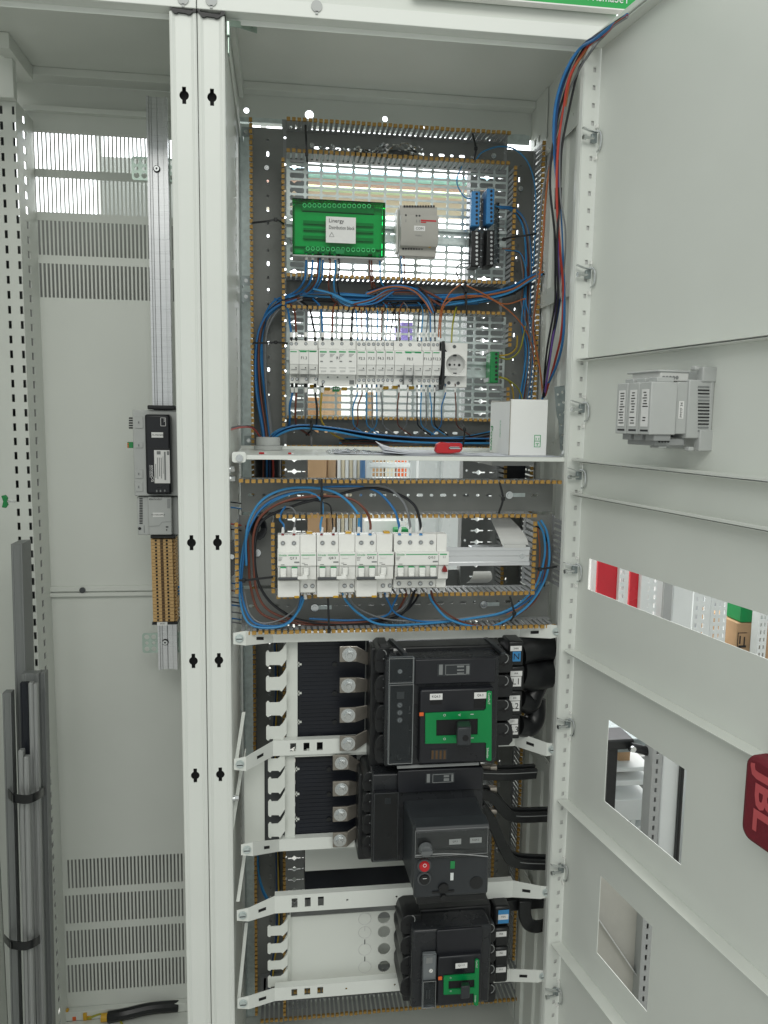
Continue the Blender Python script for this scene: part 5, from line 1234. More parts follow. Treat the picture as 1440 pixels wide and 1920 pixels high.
sticker(b2, 842, 1573, 864.5, 1583, YM-.0012, 'Q9.3', 4); sticker(b2, 881, 1570, 903, 1580, YM-.0012, 'KQ9.3', 4)
p = at(798, 1592, YM-.0085); obj('visor_knob', MB().cyl(p, p-Vector((0, .008, 0)), .0115, .009, 20).box(p.x-.009, p.x+.009, p.y-.0125, p.y-.008, p.z-.003, p.z+.003), 'smoked_light', b2)
for (x, y, m, s_) in ((795, 1622, 'signal_red', 'O'), (795, 1646.5, 'black_plastic', 'I')):
    p = at(x, y, YM-.0002); q = obj('push_button', MB().cyl(p, p-Vector((0, .003, 0)), .0112, n=24, m=1).cyl(p-Vector((0, .003, 0)), p-Vector((0, .006, 0)), .0086, .0078, 24, m=0), [m, 'dark_grey_plastic'], b2); text(s_, q, x+1.5, y+1, YM-.0064, 7, 'white_print', 90)
dbox(b2, 'green_window', 844.5, 1615, 853, 1629, YM-.0016, YM-.0002, 'terminal_green', .0005); dbox(b2, 'white_window', 844.5, 1637, 850.5, 1651, YM-.0016, YM-.0002, 'far_white', .0005)
p = at(893, 1655, YM-.0002); obj('round_recess', MB().cyl(p, p-Vector((0, .0008, 0)), .0108, n=24), 'black_plastic', b2)
p = at(831, 1664, YM-.0002); obj('lock_slide', MB().cyl(p, p-Vector((0, .004, 0)), .0085, n=20).box(p.x-.018, p.x+.018, p.y-.002, p.y, p.z-.008, p.z-.005).cyl((p.x, p.y-.002, p.z-.014), (p.x, p.y-.007, p.z-.014), .005, n=14), 'black_plastic', b2)
dbox(b2, 'lower_lip', 781, 1678, 912, 1693, YM+.012, -.05, 'black_plastic', .003)

# ---- smallest switch
b3 = thing('moulded_case_switch', 'smallest black switch with a narrow green toggle frame, lowest of the three', 'switch', at(840, 1890, -.05), 'moulded case switches')
YC = -.06
dbox(b3, 'rear_case', 757, 1703, 918, 1872, -.012, .06, 'black_plastic', .003)
dbox(b3, 'case', 772, 1740, 920, 1886, YC, .045, 'case_black', .005)
mccb_side(b3, 751, 790, ((1716, 1752), (1755, 1790), (1793, 1828), (1831, 1868)), -.035, .05)
mccb_side(b3, 908, 930, ((1732, 1768), (1771, 1806), (1809, 1844), (1847, 1880)), -.035, .05, True)
tu = dbox(b3, 'trip_unit', 792, 1790, 818, 1891, YC-.010, YC-.0002, 'smoked', .002); flat(tu, 'code_patch', 799, 1795, 811, 1806, YC-.0101, 'ink_grey'); screw_head(tu, 808, 1820, YC-.0102, .0042, 'steel', 'label_white', 'setting_dial'); screw_head(tu, 808, 1841, YC-.0102, .004, 'ink', 'dark_grey_plastic', 'setting_dial')
flat(tu, 'print', 799, 1856, 801, 1872, YC-.0101, 'ink_grey'); flat(tu, 'print', 804, 1856, 806, 1872, YC-.0101, 'ink_grey')
dbox(b3, 'clear_cover', 793, 1840, 817, 1890, YC-.0145, YC-.0104, 'clear_grey', .001)
edge_frame(b3, 793, 1840, 817, 1890, YC-.0147); edge_frame(b3, 792.5, 1790.5, 817.5, 1838, YC-.0103, 'dark_grey_plastic')
nose = dbox(b3, 'front_nose', 821, 1792, 903, 1884, YC-.014, YC-.0002, 'black_satin', .003); YN3 = YC-.0143
dbox(b3, 'upper_front', 819, 1742, 905, 1788, YC-.006, YC-.0002, 'black_satin', .002)
outer = px_poly(((831.5, 1829), (888, 1824.5), (890, 1823), (890.5, 1799), (894, 1796.5), (898, 1799), (896.5, 1883), (892, 1884.5), (888, 1882), (888, 1861), (831.5, 1863.5)), YN3)
holep = px_poly(((840.5, 1838), (889, 1835), (889, 1850), (840.5, 1853.5)), YN3)
gf = obj('toggle_frame', MB().plate(outer, [holep], 'y', YN3-.0022, YN3), 'brand_green', nose)
flat(nose, 'toggle_well', 841, 1836, 888, 1853, YN3+.0002, 'hole_dark')
text('O', gf, 845, 1833.5, YN3-.0024, 3, 'white_print'); text('O', gf, 845, 1858.5, YN3-.0024, 3, 'white_print'); text('ComPacT', gf, 894, 1808, YN3-.0024, 3, 'white_print', -90, 15); text('Schneider', gf, 891.5, 1873, YN3-.0024, 3, 'white_print', -90, 14)
X0, X1, Z0, Z1 = rect(864, 1849, 881, 1873, YN3-.035); xq, xp, zq, zp = rect(864, 1839, 878, 1858, YN3)
obj('toggle_lever', MB().hexa([(X0, YN3-.035, Z0), (X1, YN3-.035, Z0), (xp, YN3-.001, zq), (xq, YN3-.001, zq), (X0, YN3-.035, Z1), (X1, YN3-.035, Z1), (xp, YN3-.001, zp), (xq, YN3-.001, zp)]), 'charcoal', nose, bevel=.002)
dbox(nose, 'orange_button', 822, 1832.5, 829, 1838, YC-.017, YC-.0142, 'orange', .0006)
sticker(nose, 854, 1805.5, 876, 1815, YN3-.0004, 'Q11.3', 4)
for k, (yy, mm, tx_) in enumerate(((1706, 'blue_label', '7NN'), (1746.5, None, '7RR'), (1782.5, None, '7SS'), (1813.5, None, '7TT'))):
    bl = dbox(b3, 'cable_boot', 926, yy-6, 957-k*1.5, yy+30, -.004, .07, 'black_rubber', .005)
    if mm: sticker(bl, 934, yy, 954, yy+25, -.0044, None, None, mm); sticker(bl, 934, yy+8.5, 953, yy+18, -.0049, tx_, 3)
    else: sticker(bl, 930, yy, 950-k*.5, yy+9.5, -.0044, tx_, 3)

# flat black insulated bars running to the right
def flatbar(pts, w_, t_):
    P = spline(pts, 6); mb = MB(); N = len(P); 
    for i, p in enumerate(P):
        d = (P[min(i+1, N-1)]-P[max(i-1, 0)]); d.y = 0; d.normalize(); n = Vector((-d.z, 0, d.x)); o = Vector((0, t_/2, 0))
        mb.v += [p-n*w_/2-o, p+n*w_/2-o, p+n*w_/2+o, p-n*w_/2+o]
    for i in range(N-1):
        for k in range(4): a = i*4+k; b = i*4+(k+1) % 4; mb.f.append((a, b, b+4, a+4)); mb.m.append(0)
    mb.f += [(3, 2, 1, 0), tuple((N-1)*4+k for k in range(4))]; mb.m += [0, 0]
    return mb
for i, (pts, lab) in enumerate(((((900, 1452, .02), (950, 1453, .03), (1006, 1450, .05)), 'short straight black flat bar right of the motorised switch'),
        (((900, 1488, .01), (925, 1496, .02), (945, 1520, .03), (968, 1532, .04), (1031, 1531, .06)), 'upper bent black flat bar right of the motorised switch'),
        (((900, 1512, -.01), (925, 1548, 0), (945, 1592, .01), (968, 1617, .02), (1037, 1622, .04)), 'lower bent black flat bar right of the motorised switch'))):
    P = [at(*p) for p in pts]; t = thing('flat_bar', lab, 'busbar', P[0], 'black flat bars')
    for k in range(2): obj('bar', flatbar([p+Vector((0, .013*k, .0025*k)) for p in P], .019, .009), 'black_rubber', t, bevel=.0015)
    obj('highlight_line', flatbar([p+Vector((0, -.0046, .0045)) for p in P], .0012, .0006), 'mid_grey_plastic', t)  # pale line painted along the bar as its highlight
cb_ = thing('flat_bar', 'black flat bar looping to the right of the smallest switch', 'busbar', at(1000, 1740, .03))
obj('bar', flatbar([at(925, 1700, .05), at(965, 1695, .05), at(1024, 1690, .06)], .022, .012), 'black_rubber', cb_, bevel=.002)
obj('bar', flatbar([at(984, 1688, .03), at(984, 1715, .03), at(992, 1733, .03), at(1010, 1737, .035), at(1032, 1728, .05)], .024, .008), 'black_rubber', cb_, bevel=.002)
for k, y in enumerate((1440, 1480, 1521)):
    p = at(918, y, .03); tag(obj('terminal_bolt', MB().cyl(p, p+Vector((.012, 0, 0)), .007, n=12).box(p.x-.02, p.x, p.y-.004, p.y+.004, p.z-.006, p.z+.006), 'tinned_bar'), ('upper', 'middle', 'lower')[k]+' tinned terminal bolt at the right side of the motorised switch', 'bolt', 'terminal bolts')

# blank mounting plate with knock-outs at the bottom
bp_ = thing('mounting_plate', 'blank white mounting plate with round knock-outs left of the smallest switch', 'plate', at(650, 1840, .06), None)
X0, X1, Z0, Z1 = rect(541, 1713, 756, 1841, .06); hh = []; ko = []
for k, y in enumerate((1715, 1747, 1779, 1812)):
    p = at(720, y, .06); hh.append(circ(p.x, max(min(p.z, Z1-.0135), Z0+.0135), .0118, 18)); q = at(684, y+1, .06); ko.append((q.x, max(min(q.z, Z1-.013), Z0+.013)))
obj('plate', MB().plate(rc(X0, X1, Z0, Z1), hh, 'y', .06, .0615), 'white_paint', bp_)
for k, (x, z) in enumerate(ko):
    mb = MB().tube([Vector((x+.012*math.cos(a*.5236), .0598, z+.012*math.sin(a*.5236))) for a in range(13)], .0006, 5); obj('knock_out', mb, 'white_plastic_shadow', bp_)
    if k < 3: obj('score_line', MB().box(x-.0008, x+.0008, .0592, .0598, z-.024, z-.0145), 'dark_grey_plastic' if k else 'white_plastic_shadow', bp_)
# sheet and dark opening behind
q = rect(572, 1580, 760, 1628, .15); tag(obj('rear_sheet', MB().box(q[0], q[1], .15, .152, q[2], q[3]), 'white_paint'), 'plain white sheet behind the motorised switch', 'sheet')
q = rect(572, 1620, 770, 1680, .2); tag(obj('dark_opening', MB().box(q[0], q[1], .2, .3, q[2], q[3]), 'black_plate'), 'dark opening behind the crossbar under the motorised switch', 'tray')  # black box standing in for the shade of the opening
q = rect(545, 1190, 1000, 1440, .30); tag(obj('rear_screen', MB().box(at(577, 1300, .30).x, at(868, 1300, .30).x, .372, .374, .3, 1.12), 'upright_grey'), 'grey rear screen behind the black switches', 'screen')

# ================================================================== wires
ORD = ['first', 'second', 'third', 'fourth', 'fifth', 'sixth', 'seventh', 'eighth', 'ninth', 'tenth', 'eleventh', 'twelfth', 'thirteenth', 'fourteenth', 'fifteenth', 'sixteenth', 'seventeenth', 'eighteenth', 'nineteenth', 'twentieth', 'twenty-first', 'twenty-second', 'twenty-third', 'twenty-fourth', 'twenty-fifth', 'twenty-sixth', 'twenty-seventh', 'twenty-eighth', 'twenty-ninth', 'thirtieth']
CN = {'light_blue': 'light blue', 'navy': 'dark blue', 'yellow_green': 'yellow green'}
def wire(col, pts, r, label, group=None, k=7, sides=6):
    P = [at(*p) for p in pts]
    return tag(obj('wire', MB().tube(spline(P, k), r, sides), 'wire_'+col), label, 'wire', group)
def bundle(path, n, spread, cols, r, where, group, seed, dy=.012, jit=1.0, cut=0):
    rnd = random.Random(seed)
    for i in range(n):
        ox, oy, od = rnd.uniform(-1, 1), rnd.uniform(-1, 1), rnd.uniform(-1, 1); c = cols[i % len(cols)]; pts = []
        for j, p in enumerate(path):
            sp = p[3] if len(p) > 3 else spread
            pts.append((p[0]+ox*sp+rnd.uniform(-1, 1)*jit*sp*.3, p[1]+oy*sp+rnd.uniform(-1, 1)*jit*sp*.3, p[2]+od*dy))
        if cut: 
            a = rnd.randint(0, cut); b = rnd.randint(0, cut); pts = pts[a:len(pts)-b]
        wire(c, pts, r*rnd.uniform(.85, 1.15), CN.get(c, c)+' wire '+where, group)
B_, LB, BK, GR, BR, OR = 'blue', 'light_blue', 'black', 'grey', 'brown', 'orange'

# wires dropping from the green distribution block into the left duct
G = 'wires of the upper duct frame'
for i, (x, c, r) in enumerate(((574.5, B_, .0021), (586.5, B_, .0021), (597, BR, .0017), (600, LB, .0019), (606, B_, .0019), (618, BR, .0016), (628, LB, .0019), (635, BK, .0015))):
    e = i*2.5
    if i < 5: pts = [(x, 472, .245), (x-1, 500, .25), (x-5, 528, .262), (x-24, 549, .29), (x-62, 566-e*.6, .292), (492-e*.4+i*2, 604, .295), (479+i*3.2, 664, .296), (482+i*3.6, 740, .297), (494+i*3, 826, .29)]
    else: pts = [(x, 472, .245), (x+1, 505, .25), (x-2, 535, .268), (x+6, 562, .29), (x+30, 574, .295), (x+66, 565, .30)]
    w_ = wire(c, pts, r, f'{CN.get(c, c)} wire hanging from the green distribution block, {ORD[i]} from left', G)
    p = at(x, 481, .245); obj('marker_sleeve', MB().cyl(p+Vector((0, 0, .005)), p-Vector((0, 0, .006)), r*1.35, n=8), 'white_plastic' if i in (0, 1, 4, 6) else 'clear_grey', w_)
for i, (x, c) in enumerate(((692, BR), (696, BR), (711.5, LB))):
    wire(c, [(x, 476, .245), (x+1, 500, .252), (x+4, 530, .27), (x+14+i*6, 556, .292), (x+40, 572, .3)], .0017, f'{CN.get(c, c)} wire hanging from the right part of the green block, {ORD[i]} from left', G)
for i, (x, c) in enumerate(((751.5, B_), (757, BR))):
    wire(c, [(x, 476, .25), (x+1, 500, .255), (x+2, 524, .268), (x-2, 545, .295)], .0013, f'thin {c} wire under the gateway module', G)
wire(LB, [(889, 372, .262), (872, 370, .258), (858, 348, .255), (858, 330, .262), (866, 312, .28)], .0013, 'light blue wire bowing left from the top of the left terminal bar', G)
wire(GR, [(882, 494, .262), (862, 496, .258), (855, 508, .262), (864, 530, .285)], .0014, 'grey wire bowing left from the foot of the left terminal bar', G)
wire(BK, [(863, 533, .275), (870, 545, .28), (873, 575, .27)], .0016, 'black wire crossing the middle duct under the terminal bars', G)

# horizontal bundles in the middle duct
cols = [B_, LB, B_, BK, B_, LB, GR, B_, BR, LB, B_, BK]
bundle([(560, 556, .30, 8), (640, 560, .303, 9), (730, 563, .303, 9), (820, 562, .303, 9), (900, 560, .30, 8), (960, 548, .295, 6), (1002, 520, .29, 5)], 34, 8, cols, .0018, 'running along the middle duct between the grids', 'wires along the middle duct', 3, .014, .9, 2)
bundle([(588, 545, .275, 5), (625, 556, .272, 6), (665, 572, .272, 5), (700, 566, .272, 6), (735, 546, .272, 5), (790, 545, .272, 6), (830, 566, .275, 6)], 10, 6, [LB, B_, BR, LB, BK, GR, B_, BR], .0019, 'looping in front of the middle duct', 'wires along the middle duct', 11, .006, 1.0, 2)
bundle([(690, 548, .272, 5), (735, 535, .268, 5), (775, 540, .268, 6), (800, 560, .27, 5), (812, 585, .262, 3)], 10, 6, [LB, BK, OR, GR, BK, B_, LB], .0017, 'arching down into the right half of the device row', 'wires along the middle duct', 21, .006)
bundle([(835, 565, .28, 6), (900, 558, .278, 6), (955, 545, .275, 5), (990, 525, .272, 4), (1018, 511, .262, 3)], 6, 4, [B_, LB, BK, OR, BK, LB], .0021, 'rising from the middle duct to the right side', 'wires along the middle duct', 31, .006)
wire(OR, [(822, 632, .225), (824, 600, .24), (829, 575, .262), (845, 548, .268), (864, 533, .266)], .0014, 'left orange wire rising from the black side block', G)
wire(OR, [(826, 634, .225), (827, 600, .24), (834, 572, .264), (862, 556, .266), (905, 556, .266), (940, 572, .266), (972, 600, .27), (995, 640, .28), (1003, 690, .28)], .0014, 'right orange wire rising from the black side block', G)
wire(OR, [(872, 534, .266), (905, 550, .268), (945, 570, .268), (985, 560, .27)], .0014, 'orange wire slanting down right in the middle duct', G)

# left and right tall ducts
bundle([(562, 556, .296, 6), (520, 572, .296, 7), (494, 606, .297, 9), (487, 660, .298, 10), (490, 730, .298, 10), (500, 800, .296, 9), (503, 838, .29, 8)], 12, 9, [B_, LB, 'yellow', B_, GR, BK, B_, GR, LB, BK, B_, BR], .0020, 'in the thick bundle down the left duct', 'wires down the left duct', 5, .012, .5)
bundle([(478, 1210, .30, 3), (480, 1400, .30, 3), (486, 1600, .30, 4), (492, 1660, .30, 4), (512, 1700, .30, 4)], 3, 3, [B_, LB, BK], .0019, 'low in the left duct behind the claw plates', 'wires low in the left duct', 8, .008)
bundle([(515, 1205, .30, 4), (518, 1290, .30, 4), (514, 1390, .30, 4), (516, 1500, .30, 5), (520, 1720, .30, 5), (512, 1800, .30, 5), (505, 1860, .30, 5)], 6, 4, ['navy', B_, BK, B_, 'yellow', BK], .0022, 'behind the claws of the white claw plates', 'wires low in the left duct', 9, .008)
bundle([(932, 386, .268, 4), (962, 392, .285, 5), (983, 420, .298, 5), (990, 480, .30, 6), (988, 540, .30, 7), (986, 600, .30, 9), (992, 660, .30, 9), (982, 740, .30, 9), (972, 790, .30, 8)], 9, 7, [B_, LB, B_, GR, B_, BR, LB, B_, BR], .0013, 'running down the right duct', 'wires down the right duct', 14, .012, .8)
bundle([(945, 470, .285, 4), (975, 478, .295, 5), (985, 520, .30, 5), (985, 575, .30, 7), (1000, 640, .30, 6), (996, 720, .30, 6), (985, 790, .30, 6)], 6, 5, [GR, B_, GR, BR, LB, OR], .0013, 'curving into the right duct beside the black terminals', 'wires down the right duct', 15, .01, .8)
wire(LB, [(892, 300, .275), (905, 285, .285), (935, 275, .30), (965, 280, .30), (990, 305, .30), (1003, 350, .295), (1004, 420, .295), (1000, 500, .295)], .0016, 'light blue wire arching over the upper right corner of the frame', G)
for i, pts in enumerate((((936, 667, .25), (955, 664, .26), (968, 652, .28), (970, 630, .295)), ((936, 670, .25), (955, 673, .26), (975, 655, .28), (985, 610, .295)), ((936, 708, .25), (952, 712, .26), (962, 735, .28), (962, 770, .295)), ((936, 706, .25), (958, 716, .26), (975, 735, .28), (985, 775, .295)))):
    wire(('yellow', 'yellow_green', 'yellow', 'yellow_green')[i], pts, .0016, ('upper', 'upper', 'lower', 'lower')[i]+(' yellow', ' yellow green')[i % 2]+' wire leaving the green earth terminal', G)

# wires into the long device row from above and below
top = [(546.5, 541, B_, 1), (555.5, 553, BR, 1), (573, 574, GR, 1), (591, 583, BK, 1), (605, 603, B_, 1), (622.5, 624, BR, 1), (640.5, 643, GR, 1), (658, 661, BK, 1), (670.5, 668, LB, 0), (679, 677, BR, 0), (688, 687.5, B_, 0), (697, 696, GR, 0), (707, 708, LB, 0), (715, 716, BR, 0), (723.5, 727, LB, 0), (731.5, 738, BK, 0), (744, 741, BK, 0), (750, 749, BR, 0), (766.5, 765.5, GR, 0), (783, 786, BK, 0), (790, 793, LB, 0), (799, 803, GR, 0), (807.5, 806.5, B_, 0), (815.5, 815, BK, 0)]
for i, (x, x2, c, big) in enumerate(top):
    r = .0021 if big else .00135; dx = (-26 if i < 4 else (14 if i % 2 else -16))
    w_ = wire(c, [(x, 640, .222), (x+.5*(x2-x)*.2, 624, .226), (x+(x2-x)*.6, 606, .238), (x2, 588, .258), (x2+dx*.2, 574, .282), (x2+dx, 560, .30)], r, f'{CN.get(c, c)} wire entering the long device row from above, {ORD[i]} from left', 'wires above the long device row')
    p = at(x, 633, .223); q = at(x+.3, 624, .2255)
    obj('ferrule', MB().cyl(at(x, 640, .222), p, r*1.35, n=8), 'black_plastic' if big else 'clear', w_); obj('marker_sleeve', MB().cyl(p, q, r*1.5, n=8), 'white_plastic', w_)
bot = [(548, 543, B_, 1), (555.5, 554, BR, 1), (573, 573, GR, 1), (591, 594, BK, 1), (604.5, 602, 'yellow', 1), (670, 662, LB, 0), (679, 671, BR, 0), (687, 687, LB, 0), (697, 698, GR, 0), (706, 706.5, LB, 0), (714, 717, GR, 0), (748, 745, BR, 0), (764.5, 763, GR, 0), (782, 782, BK, 0), (790, 789, LB, 0), (798.5, 799, GR, 0), (806, 809, LB, 0), (815, 814, BK, 0), (835, 828, B_, 0), (853.5, 855, BR, 0)]
for i, (x, x2, c, big) in enumerate(bot):
    r = .0021 if big else .00135; dx = 26 if i % 3 else -20
    if c == 'yellow': pts = [(x, 724, .224), (x-2, 745, .232), (x2-1, 775, .258), (x2+4, 795, .28), (x2+24, 815, .295), (x2+60, 832, .30)]
    else: pts = [(x, 720, .222), (x, 738, .228), (x2, 762, .24), (x2, 786, .262), (x2+dx*.15, 800, .285), (x2+dx, 816, .30)]
    w_ = wire(c, pts, r, f'{CN.get(c, c)} wire leaving the long device row below, {ORD[i]} from left', 'wires below the long device row')
    p = at(x, 726, .223); q = at(x, 735, .2265); obj('ferrule', MB().cyl(at(x, 719, .222), p, r*1.35, n=8), 'black_plastic' if big else 'clear', w_); obj('marker_sleeve', MB().cyl(p, q, r*1.5, n=8), 'white_plastic', w_)
w_ = wire('yellow_green', [(846.5, 642, .226), (848, 615, .235), (852, 590, .258), (856, 575, .285)], .0017, 'yellow green wire rising from the socket outlet', G)
# bottom duct above the shelf
bundle([(498, 832, .29, 4), (522, 810, .285, 5), (560, 799, .283, 5), (620, 803, .285, 6), (700, 817, .29, 7), (790, 824, .295, 7), (915, 826, .295, 7)], 9, 5, [LB, B_, LB, BK, B_, GR, LB, B_, BK], .0019, 'sweeping along the duct just above the shelf', 'wires above the shelf', 17, .01, .6, 0)
bundle([(640, 828, .30, 5), (760, 826, .30, 6), (860, 824, .30, 7), (930, 812, .30, 7)], 8, 6, [B_, BK, LB, BR, B_, OR, BK, LB], .0016, 'lying in the duct behind the papers', 'wires above the shelf', 19, .012, .9)
wire('red', [(430, 806, .05), (452, 801, .12), (474, 803, .2), (490, 822, .27)], .0018, 'red wire coming through the left side above the shelf', G)
wire(BK, [(430, 803, .052), (452, 799, .122), (474, 801, .2), (488, 818, .272)], .0018, 'black wire coming through the left side above the shelf', G)

# loose harness over the door edge
H_ = [('blue', [(1176, 28, -.16), (1152, 44, -.12), (1118, 72, -.07), (1087, 92, -.02), (1061, 133, 0), (1043, 190, .02), (1038, 250, .03), (1042, 320, .04), (1050, 394, .05), (1055, 480, .06), (1058, 560, .08), (1056, 632, .11), (1044, 684, .16), (1020, 738, .21), (1010, 780, .22)], .0024),
      ('navy', [(1176, 29, -.16), (1152, 45, -.12), (1125, 64, -.07), (1096, 82, -.024), (1070, 122, 0), (1048, 190, .02), (1041, 260, .03), (1044, 330, .04), (1050, 400, .05), (1051, 480, .06), (1050, 560, .085), (1036, 640, .13), (1026, 700, .18), (1020, 745, .21)], .002),
      ('black', [(1176, 27, -.16), (1152, 43, -.12), (1130, 58, -.07), (1102, 80, -.022), (1076, 126, 0), (1057, 180, .02), (1042, 240, .03), (1031, 337, .04), (1040, 440, .05), (1041, 520, .07), (1040, 572, .09), (1027, 646, .14), (1021, 700, .18), (1020, 745, .21)], .002),
      ('black', [(1176, 31, -.16), (1152, 47, -.12), (1132, 64, -.07), (1100, 108, -.02), (1084, 134, 0), (1066, 210, .02), (1053, 281, .03), (1050, 356, .04), (1044, 470, .05), (1046, 560, .08), (1034, 640, .13), (1024, 700, .18), (1018, 745, .21)], .002),
      ('red', [(1176, 30, -.16), (1152, 46, -.12), (1128, 68, -.07), (1102, 88, -.02), (1069, 142, 0), (1057, 202, .02), (1046, 281, .03), (1044, 375, .04), (1050, 470, .055), (1056, 545, .075), (1053, 620, .11), (1042, 672, .16), (1022, 742, .21)], .0022),
      ('orange', [(1100, 92, -.02), (1072, 138, 0), (1060, 200, .02), (1050, 244, .03), (1027, 337, .06), (1016, 480, .10), (1006, 560, .14), (1000, 620, .2), (1012, 690, .22), (1018, 740, .22)], .0019),
      ('grey', [(1176, 32, -.16), (1152, 48, -.12), (1134, 66, -.07), (1110, 92, -.07), (1080, 142, 0), (1061, 190, .02), (1035, 281, .05), (1016, 375, .08), (1010, 480, .12), (1002, 560, .16), (996, 640, .22)], .0018),
      ('grey', [(1060, 200, .015), (1050, 280, .03), (1051, 370, .035), (1060, 430, .04), (1058, 500, .06), (1048, 570, .09), (1034, 650, .14), (1018, 740, .21)], .0015),
      ('violet', [(1048, 300, .035), (1046, 390, .045), (1046, 470, .055), (1046, 545, .08), (1035, 645, .13), (1022, 735, .20)], .002),
      ('white', [(1052, 280, .032), (1047, 360, .042), (1052, 470, .058), (1050, 560, .085), (1030, 670, .16), (1018, 738, .21)], .0019)]
for i, (c, pts, r) in enumerate(H_):
    lab = {0: 'blue wire bowing farthest right in the loose harness beside the door', 2: 'black wire at the left of the loose harness beside the door', 3: 'black wire crossing the middle of the loose harness by the door', 6: 'grey wire swinging farthest left from the loose harness', 7: 'thin grey wire inside the loose harness beside the door'}.get(i, f'{CN.get(c, c)} wire in the loose harness hanging beside the open door')
    wire(c, pts, r, lab, 'loose harness by the door', 7, 8)
tag(obj('tape_wrap', MB().cyl(at(1047, 352, .042), at(1046, 392, .048), .0062, .0058, 10), 'black_rubber'), 'black tape wrapped round the loose harness', 'tape')

